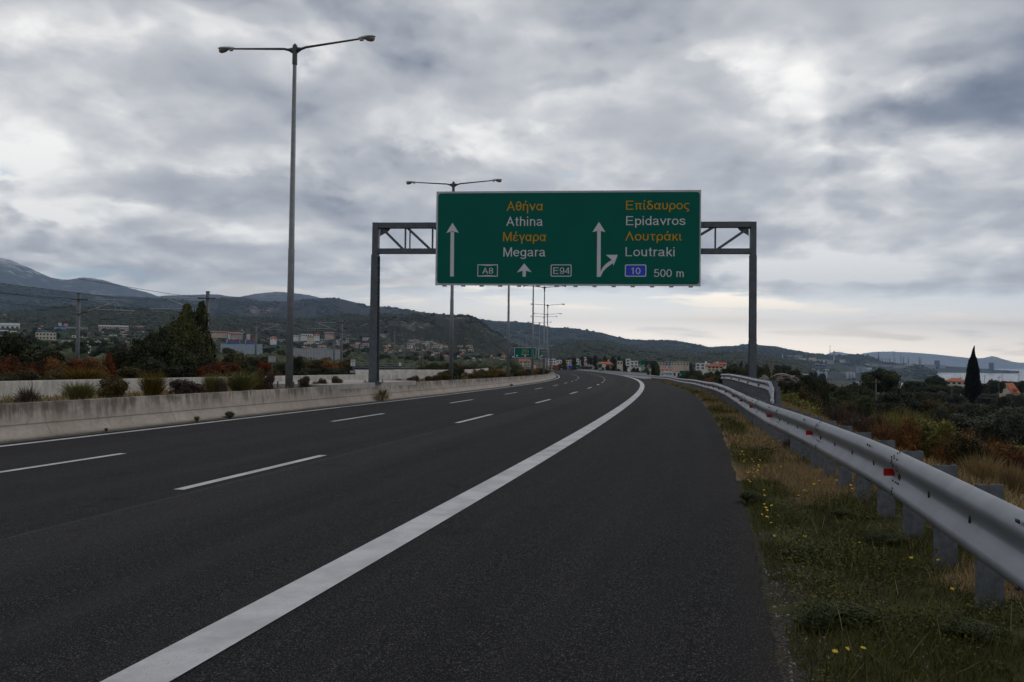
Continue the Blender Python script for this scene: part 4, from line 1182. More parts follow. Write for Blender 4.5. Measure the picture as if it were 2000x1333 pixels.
def round_sign(label, px, py, dpx, Y, txt=None, blue=False):
    q = at(px, py, Y); g = gz(q[0], Y); R_ = dpx / 2 / FPX * Y; zc = q[2] - g
    t = thing('round_sign', label, 'road sign', (float(q[0]), Y, g))
    n = 20; circ = lambda r: [(r * math.cos(2 * math.pi * k / n), zc + r * math.sin(2 * math.pi * k / n)) for k in range(n)]
    b = MB(); b.prism(circ(R_ * .8), -.035, 0); disc = b.build('disc', M['sign_blue' if blue else 'sign_white'], t)
    ring_part('rim', circ(R_), circ(R_ * .76), -.045, 0.002, M['sign_blue' if blue else 'sign_red'], t)
    if txt: lettering(txt, -R_ * .45, R_ * .45, zc - R_ * .3, zc + R_ * .3, -.05, M['slot'], disc)
    if blue: poly_part('arrow', [[(-.08, zc - R_ * .5), (.08, zc - R_ * .5), (.08, zc + .05), (-.08, zc + .05)], [(-.25, zc), (.25, zc), (0, zc + R_ * .6)]], -.05, -.03, M['sign_white'], disc)
    b = MB(); b.tube([(0, .04, -.5), (0, .04, zc)], .045, 6); b.build('post', M['mast'], t)
round_sign('round white speed limit sign with red rim at the end of the median shrubs', 1044, 717, 8.5, 150, '90')
round_sign('round white speed limit sign with red rim by the outer guardrail', 1179.5, 714.5, 9.5, 190, '90')
def marker(n):
    def f(t, pan, wd, ht, zb2):
        for k in range(n):
            z = zb2 + ht * (.10 + .17 * k)
            poly_part('stripe', [[(-wd * .46, z - ht * .02), (wd * .46, z + ht * .14), (wd * .46, z + ht * .20), (-wd * .46, z + ht * .04)]], -.04, -.03, M['sign_white'], pan)
    return f
board_sign('countdown_marker', 'tall green exit countdown marker with three white stripes before the pink hall', 'exit marker', 1255.5, 704, 727, 6.6, 165, 0, build=marker(3))
board_sign('countdown_marker', 'green exit marker with white stripes beside the round speed limit sign', 'exit marker', 1172.5, 711, 724.5, 7.5, 215, 0, build=marker(2))
board_sign('countdown_marker', 'small green exit marker with one stripe near the blue sign', 'exit marker', 1127.5, 713.5, 720, 4.5, 260, 0, build=marker(1))
board_sign('road_sign', 'small blue road sign above the far guardrail', 'road sign', 1114, 715, 721, 7, 240, 0, 'sign_blue')
board_sign('road_sign', 'rusty brown panel standing above the far guardrail', 'road sign', 1086, 714, 723, 11, 235, 0, 'rust', 2)
board_sign('road_sign', 'dark green direction sign right of the balconied house', 'road sign', 1333, 725, 731, 11, 200, 0, legs=2)
def km(t, pan, wd, ht, zb2):
    lettering('94', -wd * .36, wd * .36, zb2 + ht * .56, zb2 + ht * .92, -.035, M['slot'], pan)
    lettering('2', -wd * .18, wd * .18, zb2 + ht * .12, zb2 + ht * .46, -.035, M['slot'], pan)
    b = MB(); b.box(-wd * .62, -.025, zb2 - ht * 1.05, wd * .62, 0, zb2 - ht * .7); b.build('lower_plate', M['sign_back'], t)
p_ = at(689.5, 718, 52.)
board_sign('kilometre_sign', 'small white kilometre sign reading 94 over 2 on the median wall', 'road sign', 689.5, 703, 715.5, 8.6, 52, -.1, 'sign_white', build=km, zbase=float(foot(50)) + 1.0)
board_sign('road_sign', 'blank grey back of a square road sign among the red bushes', 'road sign', 531.5, 696, 708, 14, 60, .1, 'sign_back', zbase=-.6)
board_sign('road_sign', 'tiny white marker plate on the bend behind the gantry post', 'road sign', 781.5, 709, 715, 4, 95, 0, 'sign_white', zbase=-.8)
# grey railing on the wall of the opposite carriageway
rl = thing('railing', 'grey metal railing on top of the low wall behind the gantry post', 'railing', rp(84, -31.1))
b = MB(); base = Vector(rl.location); P0 = []
ss_ = np.arange(84, 112.1, 2.0)
for z in (1.3, 1.55, 1.8, 2.05):
    pts = [Vector(rxy(s, -31.15) + (float(foot(s)) + z,)) - base for s in ss_]
    b.tube(pts, .045, 5)
b.build('rail', M['mast'], rl)
for s in ss_:
    b = MB(); p = Vector(rxy(s, -31.15) + (float(foot(s)) + 1.2,)) - base
    b.box(p.x - .04, p.y - .04, p.z, p.x + .04, p.y + .04, p.z + .9); b.build('post', M['mast'], rl)

# ------------------------------------------------------------------ hills
def hill_mat(name, green, dark, rock, bare, scale, rockamt=.5, snow=None):
    m, t, b = new_mat(name)
    geo = t.n('ShaderNodeNewGeometry').outputs['Position']
    n1 = t.noise(geo, scale, 8, .62); n2 = t.noise(geo, scale * 7, 6, .65); n3 = t.noise(geo, scale * 30, 4, .65)
    c = t.mix(t.ss(n2, .35, .65), dark, green)
    c = t.mix(t.math('MULTIPLY', t.ss(n3, .55, .75), .5), c, dark)
    v = t.math('ADD', t.math('MULTIPLY', n1, .6), t.math('MULTIPLY', n2, .4))
    c = t.mix(t.math('MULTIPLY', t.ss(v, .53, .64), rockamt), c, bare)
    c = t.mix(t.math('MULTIPLY', t.math('MULTIPLY', t.ss(v, .56, .63), t.ss(n3, .48, .60)), rockamt), c, rock)
    if snow:
        hz_ = t.n('ShaderNodeSeparateXYZ', i_0=geo).outputs[2]
        c = t.mix(t.math('MULTIPLY', t.ss(t.math('MULTIPLY_ADD', t.math('SUBTRACT', n2, .5), 900., hz_), snow, snow + 260), .8), c, (.62, .62, .64))
    t.set(b, 'Base Color', c); t.set(b, 'Roughness', .95); t.set(b, 'Specular IOR Level', .1)
    t.set(b, 'Normal', t.n('ShaderNodeBump', i_Strength=.9, i_Distance=.12 / scale * .2, i_Height=t.math('ADD', n2, t.math('MULTIPLY', n3, .6))))
    return m
SURF = [GROUND]
HGRID = {}
def hill(name, pts, D, front, zf, mat, relief=.12, jit=.8, back=.25, rows=34, dpx=3.0, sh=1.25, seed=0, freq=1.0):
    px = np.arange(pts[0][0], pts[-1][0] + .1, dpx)
    py = np.interp(px, [p[0] for p in pts], [p[1] for p in pts])
    kern = np.ones(5) / 5
    pad = np.pad(py, 2, mode='edge'); py = np.convolve(pad, kern, 'valid')
    py = py - jit * (fbm(px / 5. + seed, px * 0 + seed, 4) - .5) * 2 - jit * .5 * (vnoise(px / 1.7 + seed, px * 0 + 7) - .5)
    V = []
    ends = np.clip(np.minimum(np.arange(len(px)), np.arange(len(px))[::-1]) / 6., 0, 1)
    ts = np.concatenate([np.linspace(0, 1, rows), 1 + np.linspace(.15, 1, 5) * back])
    for i, t in enumerate(ts):
        r = front + (D - front) * min(t, 1) if t <= 1 else D * t
        row = []
        for k in range(len(px)):
            d = ray(px[k], py[k]); hz = math.hypot(d[0], d[1])
            zr = EYE + d[2] / hz * D
            row.append((d[0] / hz * r, d[1] / hz * r, zr))
        row = np.array(row)
        zr = row[:, 2]
        u = px / 40. * freq
        n = fbm(u + seed, np.full(len(px), t * 5 * freq + seed), 5) - .5
        ridge = .5 - abs(fbm(u * .7 + seed * 2 + t * .8, np.full(len(px), t * 1.6 + seed), 4) - .5) * 3
        if t <= 1:
            z = zf + (zr - zf) * t ** sh + (zr - zf) * relief * (n * 1.2 + ridge * .7) * math.sin(math.pi * t ** 1.1) * (1 - t ** 4)
        else:
            z = zr - (zr - zf) * .6 * (t - 1) / back
        if t < 1: z = np.minimum(z, EYE + (zr - EYE) * (r / D) - (D - r) * .006)
        if name != 'island':
            zg = terrain(row[:, 0], row[:, 1])
            if i == 0: zbase = np.minimum(np.maximum(zg, -62), zf) - 3.0
            z = np.where(zbase < zf, z + (zbase - zf) * (1 - min(t, 1)) ** 2, z) if t <= 1 else z
        row[:, 2] = z
        V.append(row)
    V = np.array(V)
    me = np_mesh(name, V.reshape(-1, 3), grid_faces(len(ts), len(px)))
    HGRID.setdefault(name + str(seed), V)
    SURF.append((V.reshape(-1, 3), grid_faces(len(ts), len(px))))
    smooth(me)
    return tag(link(name, me, mat), kind='structure')
HM = {
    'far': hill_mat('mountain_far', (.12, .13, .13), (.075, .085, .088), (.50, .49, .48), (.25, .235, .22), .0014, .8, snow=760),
    'mid': hill_mat('mountain_mid', (.034, .042, .028), (.018, .024, .017), (.26, .22, .18), (.11, .085, .06), .0022, .75),
    'burnt': hill_mat('mountain_bare', (.050, .044, .034), (.028, .027, .022), (.36, .28, .22), (.15, .105, .08), .003, .85),
    'near': hill_mat('hill_green', (.026, .033, .016), (.010, .014, .008), (.26, .22, .18), (.085, .065, .042), .006, .45),
    'rocky': hill_mat('hill_rocky', (.028, .033, .018), (.012, .015, .010), (.48, .43, .37), (.15, .125, .095), .012, 1.0),
    'green': hill_mat('slope_green', (.026, .036, .018), (.013, .019, .011), (.16, .14, .11), (.050, .054, .03), .004, .5),
    'land': hill_mat('industrial_land', (.05, .055, .04), (.035, .04, .03), (.25, .22, .19), (.13, .11, .085), .009, .8),
    'isle': hill_mat('island_hazed', (.30, .31, .32), (.24, .25, .26), (.40, .39, .38), (.34, .33, .32), .001, .5)}  # isle: pale tones, distance haze is mixed into the island's own colour
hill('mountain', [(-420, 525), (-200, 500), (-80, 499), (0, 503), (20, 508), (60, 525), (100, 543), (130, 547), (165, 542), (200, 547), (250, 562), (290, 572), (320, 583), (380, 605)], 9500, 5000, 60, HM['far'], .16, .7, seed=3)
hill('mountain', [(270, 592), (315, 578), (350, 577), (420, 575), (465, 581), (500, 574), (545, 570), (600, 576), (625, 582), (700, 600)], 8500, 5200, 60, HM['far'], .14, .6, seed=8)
hill('mountain', [(-420, 520), (-150, 540), (0, 555), (60, 562), (110, 569), (170, 575), (250, 579), (320, 583), (380, 588), (420, 592), (480, 605)], 5600, 3200, 60, HM['mid'], .12, .7, seed=5)
hill('mountain', [(330, 598), (395, 588), (440, 581), (470, 580), (510, 588), (560, 589), (620, 583), (655, 582), (690, 590), (720, 598), (765, 600), (830, 611), (880, 618), (940, 632)], 4800, 3000, 60, HM['burnt'], .2, .7, seed=11, freq=1.6)
hill('hill', [(-420, 640), (-200, 625), (0, 612), (80, 603), (130, 597), (170, 600), (250, 600), (330, 606), (400, 616), (480, 620), (600, 623), (660, 615), (720, 615), (800, 614), (880, 615)], 2500, 1350, 42, HM['near'], .10, .9, seed=2, freq=1.5)
hill('hill', [(560, 680), (640, 650), (700, 625), (740, 617), (800, 614.5), (880, 615.5), (910, 616), (925, 619), (936, 626), (947, 633), (960, 643), (972, 650), (985, 661), (1000, 672), (1040, 684), (1100, 697)], 1900, 900, 4, HM['rocky'], .16, .7, seed=21, dpx=2., freq=2.4, sh=1.1)
hill('hill', [(820, 640), (900, 622), (935, 624), (960, 627), (1000, 628), (1040, 632), (1075, 640), (1110, 641), (1150, 646), (1180, 652), (1205, 658), (1225, 664), (1270, 666), (1310, 666), (1332, 669), (1355, 673), (1385, 679), (1430, 678), (1450, 674), (1475, 673), (1510, 677), (1545, 683), (1570, 689), (1610, 698), (1650, 706)], 5200, 3000, 25, HM['mid'], .16, .8, seed=31, freq=1.5)
hill('hill', [(960, 702), (1010, 694), (1060, 684), (1100, 672), (1137, 664), (1180, 668), (1230, 677), (1300, 689), (1400, 690), (1450, 689), (1490, 695), (1540, 706), (1590, 718)], 2700, 1000, -4, HM['green'], .10, .7, seed=41, freq=1.6)
hill('hill', [(1540, 699), (1570, 693), (1600, 692), (1640, 694.5), (1680, 693.5), (1698, 697), (1715, 704), (1740, 711)], 5200, 4700, -35, HM['mid'], .1, .6, seed=51)
hill('shore', [(1470, 712), (1495, 692), (1515, 699), (1560, 703), (1620, 704), (1690, 707), (1745, 710), (1800, 713), (1830, 719)], 4500, 2700, -58, HM['land'], .14, .4, seed=61, freq=2, sh=1.0)
hill('shore', [(1660, 712), (1700, 709), (1760, 711), (1830, 714.5), (1900, 718.5), (1960, 724), (1992, 727.5)], 6900, 6150, -61.5, HM['land'], .05, .6, seed=71, freq=2, sh=.8)
hill('shore', [(1690, 734), (1712, 727), (1745, 727), (1765, 730.5), (1774, 738)], 3300, 3020, -61, HM['green'], .1, 1.6, seed=81, freq=2, sh=.5, dpx=2.)
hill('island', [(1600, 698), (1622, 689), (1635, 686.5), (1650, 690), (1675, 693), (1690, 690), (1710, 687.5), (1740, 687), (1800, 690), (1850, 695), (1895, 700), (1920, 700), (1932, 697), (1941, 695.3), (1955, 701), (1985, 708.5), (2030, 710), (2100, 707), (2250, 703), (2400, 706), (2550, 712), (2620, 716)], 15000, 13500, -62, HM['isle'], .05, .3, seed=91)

# scrub and trees on the slopes: past counting, one mesh for each slope
def scrub(name, pts, size, mat, seed):
    rng = np.random.default_rng(seed)
    n = len(pts)
    base = np.array([[1, 0, .25], [.5, .87, .3], [-.5, .87, .2], [-1, 0, .3], [-.5, -.87, .25], [.5, -.87, .3], [.35, .2, 1.0], [-.4, .1, .9], [.05, -.4, .95], [0, 0, -.4]])
    F = np.array([[0, 1, 6], [1, 2, 6], [2, 7, 6], [2, 3, 7], [3, 4, 7], [4, 8, 7], [4, 5, 8], [5, 0, 8], [0, 6, 8], [6, 7, 8], [1, 0, 9], [2, 1, 9], [3, 2, 9], [4, 3, 9], [5, 4, 9], [0, 5, 9]])
    s_ = size * rng.uniform(.45, 1.3, n) ** 1.3
    V = np.asarray(pts)[:, None] + base[None] * s_[:, None, None] * rng.uniform(.65, 1.35, (n, 10, 1)) * np.array([1.25, 1.25, 1.0])
    me = np_mesh(name, V.reshape(-1, 3), (np.arange(n)[:, None, None] * 10 + F[None]).reshape(-1, 3))
    attr(me, 'rnd', np.repeat(rng.random(n), 10))
    tag(link(name, me, L[mat]), kind='stuff')
def on_hill(key, n, t0, t1, seed, thr=.42, fq=1.0):
    rng = np.random.default_rng(seed); V = HGRID[key]; nr, nc = V.shape[:2]
    r = rng.uniform(t0, t1, n) * (nr - 6); c = rng.uniform(0, nc - 1.001, n)
    ok = fbm(c / 9 * fq + seed, r / 4 * fq, 4) > thr
    r, c = r[ok], c[ok]; i, j = r.astype(int), c.astype(int); fr, fc = (r - i)[:, None], (c - j)[:, None]
    i2 = np.minimum(i + 1, nr - 1)
    return (V[i, j] * (1 - fr) + V[i2, j] * fr) * (1 - fc) + (V[i, j + 1] * (1 - fr) + V[i2, j + 1] * fr) * fc
scrub('hill_scrub', on_hill('hill2', 15000, .05, 1.0, 1, .40), 3.9, 'dark', 1)
scrub('hill_scrub', on_hill('hill21', 3600, .70, 1.0, 2, .52), 2.8, 'dark', 2)
scrub('hill_scrub', on_hill('hill21', 4200, .05, .75, 3, .54), 1.7, 'valley', 3)
scrub('hill_scrub', on_hill('hill41', 15000, .15, 1.0, 4, .36), 3.8, 'dark', 4)
scrub('hill_scrub', on_hill('hill31', 12000, .3, 1.0, 5, .42), 6.0, 'dark', 5)
scrub('hill_scrub', on_hill('mountain11', 7000, .35, 1.0, 6, .50), 5.5, 'dark', 6)
scrub('hill_scrub', on_hill('mountain5', 7000, .3, 1.0, 7, .42), 6.5, 'dark', 7)
scrub('hill_scrub', on_hill('hill51', 2500, .2, 1.0, 8, .35), 7.0, 'dark', 8)
scrub('hill_scrub', on_hill('shore81', 500, .1, 1.0, 9, .2), 4.5, 'dark', 9)
scrub('shore_scrub', on_hill('shore61', 2600, .05, 1.0, 10, .50), 5.0, 'dark', 10)
scrub('shore_scrub', on_hill('shore71', 900, .3, .95, 11, .52), 6.0, 'dark', 11)
rng_ = np.random.default_rng(12)
a_, r_ = np.radians(rng_.uniform(-37, 0, 9000)), rng_.uniform(230, 1400, 9000)
x_, y_ = r_ * np.sin(a_), r_ * np.cos(a_)
ok_ = (fbm(x_ / 70, y_ / 70, 4) > .49) & (np.hypot(x_, y_) > 230)
x_, y_ = x_[ok_], y_[ok_]
scrub('slope_scrub', np.stack([x_, y_, ground(x_, y_)], -1), 2.6, 'valley', 13)
a_, r_ = np.radians(rng_.uniform(18, 62, 7000)), rng_.uniform(230, 900, 7000)
x_, y_ = r_ * np.sin(a_), r_ * np.cos(a_)
ok_ = fbm(x_ / 40 + 3, y_ / 40, 4) > .47
x_, y_ = x_[ok_], y_[ok_]
scrub('valley_scrub', np.stack([x_, y_, ground(x_, y_)], -1), 1.3, 'pine', 14)

# ------------------------------------------------------------------ buildings
from mathutils.bvhtree import BVHTree
_vs, _fs, _b = [], [], 0
for v_, f_ in SURF:
    _vs.append(v_); _fs.append(f_ + _b); _b += len(v_)
BVH = BVHTree.FromPolygons(np.concatenate(_vs).tolist(), np.concatenate(_fs).tolist())
def hit(px, py):
    """where the sight line first meets the land"""
    d = Vector(ray(px, py)).normalized()
    h_ = BVH.ray_cast(Vector((0, 0, EYE)), d)
    return h_[0]
def land(x, y):
    h_ = BVH.ray_cast(Vector((x, y, 4000)), Vector((0, 0, -1)))
    return h_[0].z if h_[0] else gz(x, y)
def house(label, px0, px1, ptop, pbase, wall='white', roof='flat', rcol='tile', D=400, depth=.8, rz=0.0, storeys=2, cols=4, cat='house', name='house', rh=None, balcony=False, group=None, chimney=True, win=True):
    """walls, roof, windows of a house standing at distance D"""
    pc = (px0 + px1) / 2
    hp = hit(pc, pbase) if D > 140 else None
    if hp is not None and .35 * D < hp.y < 2.2 * D: D = hp.y
    q0, q1 = at(pc, pbase, D), at(pc, ptop, D)
    W_ = (px1 - px0) / FPX * D; H_ = float(q1[2] - q0[2])
    view = math.atan2(q0[0], D)
    dep = W_ * depth if W_ < 40 else 16
    t = thing(name, label, cat, (float(q0[0]), D, float(q0[2])), -view + rz, group)
    under = 2.5 + D * .002
    rhh = 0 if roof == 'flat' else (rh * H_ if rh else H_ * .3)
    wh = H_ - rhh
    b = MB(); b.box(-W_ / 2, 0, -under, W_ / 2, dep, wh); wl = b.build('wall', M[wall], t)
    ov = min(.5, W_ * .05)
    b = MB()
    if roof == 'flat':
        b.box(-W_ / 2 - .1, -.1, wh, W_ / 2 + .1, dep + .1, wh + .28)
        rf = b.build('roof', M['concrete_roof'] if wall != 'white' else M[wall], t)
    else:
        x0, x1, y0, y1 = -W_ / 2 - ov, W_ / 2 + ov, -ov, dep + ov
        if roof == 'hip':
            i = min(dep, W_) * .48
            V = [(x0, y0, wh), (x1, y0, wh), (x1, y1, wh), (x0, y1, wh), (x0 + i, (y0 + y1) / 2, wh + rhh), (x1 - i, (y0 + y1) / 2, wh + rhh)]
            F = [(0, 1, 5, 4), (1, 2, 5), (2, 3, 4, 5), (3, 0, 4), (3, 2, 1, 0)]
        else:
            V = [(x0, y0, wh), (x1, y0, wh), (x1, y1, wh), (x0, y1, wh), (x0, (y0 + y1) / 2, wh + rhh), (x1, (y0 + y1) / 2, wh + rhh)]
            F = [(0, 1, 5, 4), (1, 2, 5), (2, 3, 4, 5), (3, 0, 4), (3, 2, 1, 0)]
        b.add(V, F)
        b.box(x0, y0, wh - .15, x1, y1, wh - .004)
        rf = b.build('roof', M[rcol], t)
    if chimney and W_ > 5:
        b = MB(); cx_ = W_ * .22; b.box(cx_ - .35, dep * .5 - .35, wh, cx_ + .35, dep * .5 + .35, wh + rhh + .9); b.build('chimney', M[wall], rf)
    if win and (px1 - px0) > 7:
        for s_ in range(storeys):
            zc = wh * (s_ + .5) / storeys
            for k in range(cols):
                xc = -W_ / 2 + W_ * (k + .5) / cols
                ww, hh = W_ / cols * .26, wh / storeys * .24
                b = MB(); b.box(xc - ww, -.04, zc - hh, xc + ww, .1, zc + hh); wn = b.build('window', M['window'], t)
                if (px1 - px0) > 26:
                    b = MB(); b.box(xc - ww * 1.15, -.12, zc - hh * 1.12, xc + ww * 1.15, -.05, zc - hh); b.build('sill', M['white'], wn)
    if balcony:
        for s_ in range(storeys):
            z = wh * s_ / storeys
            b = MB(); b.box(-W_ * .02, -1.4, z + .1, W_ * .48, -.05, z + .3); b.box(-W_ * .02, -1.4, z + .3, W_ * .48, -1.32, z + 1.0); b.build('balcony', M['white'], t)
        for k in range(4):
            x = -W_ * .01 + W_ * .47 * k / 3
            b = MB(); b.box(x, -1.38, -1, x + .25, -1.1, wh - .05); b.build('column', M['white'], t)
    return t
# centre: beyond the bend
house('cream house with an orange tiled roof below the distant green board', 1014, 1036, 702, 716, 'cream', 'gable', 'tile', 330, .7, .25, 2, 3, rh=.28)
house('white block of flats behind the far lamps, widest of the white blocks', 1066, 1086, 702, 717, 'white', 'flat', D=420, storeys=3, cols=4)
house('low white house right of the white block of flats', 1083, 1097, 704.5, 717, 'white', 'flat', D=415, storeys=2, cols=3)
house('red roofed low house beside the rusty panel', 1088, 1104, 710, 722, 'pinkish', 'hip', 'tile', 330, storeys=1, cols=3)
house('brown red house at the left end of the far guardrail', 1070, 1084, 712, 724, 'pinkish', 'hip', 'tile2', 310, storeys=1, cols=2)
house('grey white three storey block behind the bend, with a roof hut', 1117, 1131, 702, 717, 'white', 'flat', D=430, storeys=3, cols=3)
house('small pale house left of the grey white block', 1105, 1116, 704, 714, 'cream', 'flat', D=460, storeys=2, cols=2)
house('beige flat roofed house right of the grey white block', 1133, 1143, 704.5, 715, 'cream', 'flat', D=420, storeys=2, cols=2)
house('white house with red roof edge on the hill foot', 1135, 1150, 698.5, 704, 'white', 'flat', D=620, storeys=1, cols=3)
house('pale house behind the blue sign', 1128, 1148, 711, 720, 'grey', 'hip', 'tile2', 330, storeys=1, cols=3, rh=.35)
house('long low grey shed above the far guardrail', 1132, 1158, 714, 723, 'grey', 'flat', D=300, storeys=1, cols=3)
house('little white house left of the round sign', 1145, 1153, 707, 716, 'white', 'gable', 'tile', 360, storeys=1, cols=1)
house('long orange roofed house behind the round speed limit sign', 1166, 1197, 707, 719, 'pinkish', 'hip', 'tile', 320, storeys=1, cols=5, rh=.35)
house('white cottage beside the exit marker', 1190, 1202, 713, 723, 'white', 'hip', 'concrete_roof', 260, storeys=1, cols=2)
house('tall narrow white house with a tower', 1222, 1231, 702.5, 719, 'white', 'flat', D=330, storeys=3, cols=1)
house('low white wing beside the tall narrow white house', 1231, 1246, 706.5, 718, 'white', 'flat', D=332, storeys=2, cols=2)
house('small tan house behind the dark trees', 1205, 1216, 706, 713, 'cream', 'flat', D=420, storeys=1, cols=2)
house('pink hall with a pale low roof behind the tall exit marker', 1225, 1270, 718, 732, 'pinkish', 'hip', 'slab', 210, .6, 0, 1, 5, rh=.42)
house('orange roofed lean house behind the pink hall', 1224, 1246, 715.5, 727, 'pinkish', 'hip', 'tile', 232, storeys=1, cols=2)
house('white balconied apartment house by the guardrail, under a red roof line', 1276, 1313, 719.5, 736, 'white', 'hip', 'tile', 190, .6, 0, 2, 5, rh=.12, balcony=True)
house('white annex with dark arches right of the balconied house', 1314, 1329, 724, 737, 'white', 'hip', 'tile', 188, .7, 0, 1, 2, rh=.12)
for i, (a, c, e, f_, wl) in enumerate([(1274, 1287, 707.5, 714, 'cream'), (1287, 1299, 708, 714, 'pinkish'), (1299, 1311, 707, 714, 'grey'), (1311, 1322, 707.5, 714, 'cream'), (1322, 1334, 706.5, 714, 'cream'), (1334, 1346, 708, 714.5, 'pinkish')]):
    house(['cream terrace house at the left end of the hilltop row', 'pinkish terrace house, second of the hilltop row', 'grey terrace house in the middle of the hilltop row', 'cream terrace house right of the grey terrace house', 'taller cream terrace house, last but one of the hilltop row', 'pinkish terrace house at the right end of the hilltop row'][i], a, c, e, f_, wl, 'flat', D=520, storeys=2, cols=2, group='hilltop terrace houses')
house('bright white modern villa on the wooded rise', 1359, 1386, 711, 722, 'white', 'flat', D=300, depth=.6, storeys=2, cols=3)
house('beige villa with a brown tiled roof beside the white villa', 1382, 1412, 711, 725.5, 'cream', 'hip', 'tile2', 285, .7, .2, 2, 4, rh=.35)
house('long house with an orange roof behind the beige villa', 1395, 1418, 708.5, 716, 'cream', 'gable', 'tile', 330, .4, 0, 1, 3, rh=.4)
house('tiny red roofed cottage below the guardrail', 1354, 1368, 735, 745, 'cream', 'hip', 'tile', 150, .8, .2, 1, 2, rh=.4)
# right: in the valley
house('beige villa with an orange hip roof left of the cypress', 1850, 1887, 739, 760, 'cream', 'hip', 'tile', 420, .8, .12, 2, 4, rh=.30)
def a_frame():
    D = 300; q = at(1963, 769, D); W_ = 24 / FPX * D; H_ = 19.5 / FPX * D
    t = thing('house', 'steep red roofed A-frame house at the right edge', 'house', (float(q[0]), D, float(q[2])), -.95)
    b = MB(); b.prism([(-W_ * .5, 0), (W_ * .5, 0), (W_ * .12, H_), (-W_ * .12, H_)][:3] + [(0, H_)], 0, 7.0); 
    b = MB(); b.prism([(-W_ * .48, -2), (W_ * .48, -2), (W_ * .48, 0), (0, H_ * .96), (-W_ * .48, 0)], .2, 6.6); b.build('wall', M['cream'], t)
    b = MB()
    for s_ in (-1, 1):
        b.prism([(s_ * W_ * .56, -.1), (s_ * W_ * .56, .2), (0, H_ + .2), (0, H_ - .05)], 0, 6.9)
    b.build('roof', M['tile'], t)
    b = MB(); b.box(W_ * .1, 2, 1, W_ * .6, 4.5, H_ * .5); b.build('dormer', M['tile'], t)
a_frame()
# left: the town below the hills
house('long blue grey commercial building with two roof boxes', 433, 510, 673, 700, 'bluegrey', 'flat', D=420, depth=.4, storeys=1, cols=1, cat='building', name='commercial_building', chimney=False, win=False)
def roof_box(label, px0, px1):
    D = 418; q0, q1 = at(px0, 673.5, D), at(px1, 664, D)
    W_, H_ = float(q1[0] - q0[0]), float(q1[2] - q0[2])
    t = thing('roof_sign', label, 'roof sign', (float(q0[0]), D + 1.5, float(q0[2]) + .35))
    b = MB(); b.box(0, 0, -.1, W_ * .22, 1.5, H_); b.build('sign_panel', M['blue'], t)
    b = MB(); b.box(W_ * .24, .1, H_ * .55, W_, 1.4, H_ * .9); b.build('red_stripe', M['redpanel'], t)
    b = MB(); b.box(W_ * .24, .1, 0, W_, 1.4, H_ * .53); b.build('base', M['blue'], t)
    b = MB(); b.prism([(W_ * .04, H_ * .1), (W_ * .09, H_ * .1), (W_ * .14, H_ * .9), (W_ * .10, H_ * .9)], -.05, -.005); b.build('emblem', M['white'], t)
roof_box('blue and red sign box at the left end of the commercial building', 438.5, 466); roof_box('blue and red sign box, right one on the commercial building', 476, 497)
house('cream arcaded building in front of the commercial building', 477, 524, 683, 697, 'cream', 'flat', D=330, depth=.4, storeys=1, cols=7, cat='building')
house('orange roofed white house between mast and red bush', 405, 427, 695, 710, 'white', 'hip', 'tile', 170, .9, 0, 1, 3, rh=.5)
house('cream school building with blue roof behind the dark trees', 72, 107, 650, 664, 'cream', 'flat', D=620, storeys=2, cols=6, cat='building')
house('deep blue roofed shed behind the cream school building', 66, 92, 646.5, 652, 'blue', 'flat', D=700, storeys=1, cols=1, win=False, chimney=False)
house('long white roofed warehouse at the left edge', -14, 34, 631, 645, 'white', 'gable', 'concrete_roof', 760, .4, 0, 1, 6, rh=.3, cat='building')
house('blue and white shed below the warehouse', -4, 14, 645, 652, 'blue', 'gable', 'concrete_roof', 660, .5, 0, 1, 2, rh=.3)
house('pink barracks with a white roof, left half', 194, 217, 635.5, 645, 'pinkish', 'gable', 'concrete_roof', 900, .4, 0, 2, 5, rh=.25)
house('pink barracks with a white roof, long right half', 217, 249, 636, 645, 'pinkish', 'gable', 'concrete_roof', 905, .4, 0, 2, 8, rh=.25)
house('pink barracks with a red roof beyond the white ones', 256, 282, 636.5, 641, 'pinkish', 'gable', 'tile2', 960, .4, 0, 1, 5, rh=.4)
house('grey terrace of flats with many bays left of the railway mast', 131, 169, 640, 647, 'grey', 'flat', D=850, storeys=1, cols=8)
house('blue roofed hall left of the grey terrace', 107, 126, 639.5, 646, 'blue', 'gable', 'blue', 860, .4, 0, 1, 1, rh=.5, win=False)
house('white industrial hall with a curved canopy behind the red bushes', 155, 176, 677, 690, 'white', 'flat', D=260, storeys=1, cols=2, cat='building')
house('long low white roof behind the red bushes', 160, 205, 688, 696, 'white', 'gable', 'concrete_roof', 230, .4, 0, 1, 4, rh=.4, cat='building')
small = [(114, 631, 6, 5, 'cream'), (125, 631, 7, 5, 'pinkish'), (78, 636, 7, 3, 'white'), (70, 641, 9, 4, 'white'), (218, 665, 8, 5, 'white'), (247, 667, 5, 5, 'white'), (141, 656, 14, 3, 'white'), (172, 650, 6, 4, 'cream'), (193, 648, 10, 3, 'cream'), (236, 648, 9, 4, 'cream'), (255, 650, 8, 3, 'cream'),
         (412, 662, 9, 5, 'white'), (453, 659, 6, 5, 'pinkish'), (508, 663, 9, 4, 'pinkish'), (528, 657, 12, 6, 'white'), (475, 649, 6, 3, 'cream'), (613, 652, 11, 4, 'white'), (515, 642, 12, 4, 'grey'), (655, 668, 8, 4, 'white'), (48, 618, 5, 2, 'white'), (6, 613, 6, 5, 'pinkish'), (470, 645, 5, 3, 'white')]
wh_ = ['on the green slope', 'above the school', 'over the dark trees', 'by the barracks', 'in the wood']
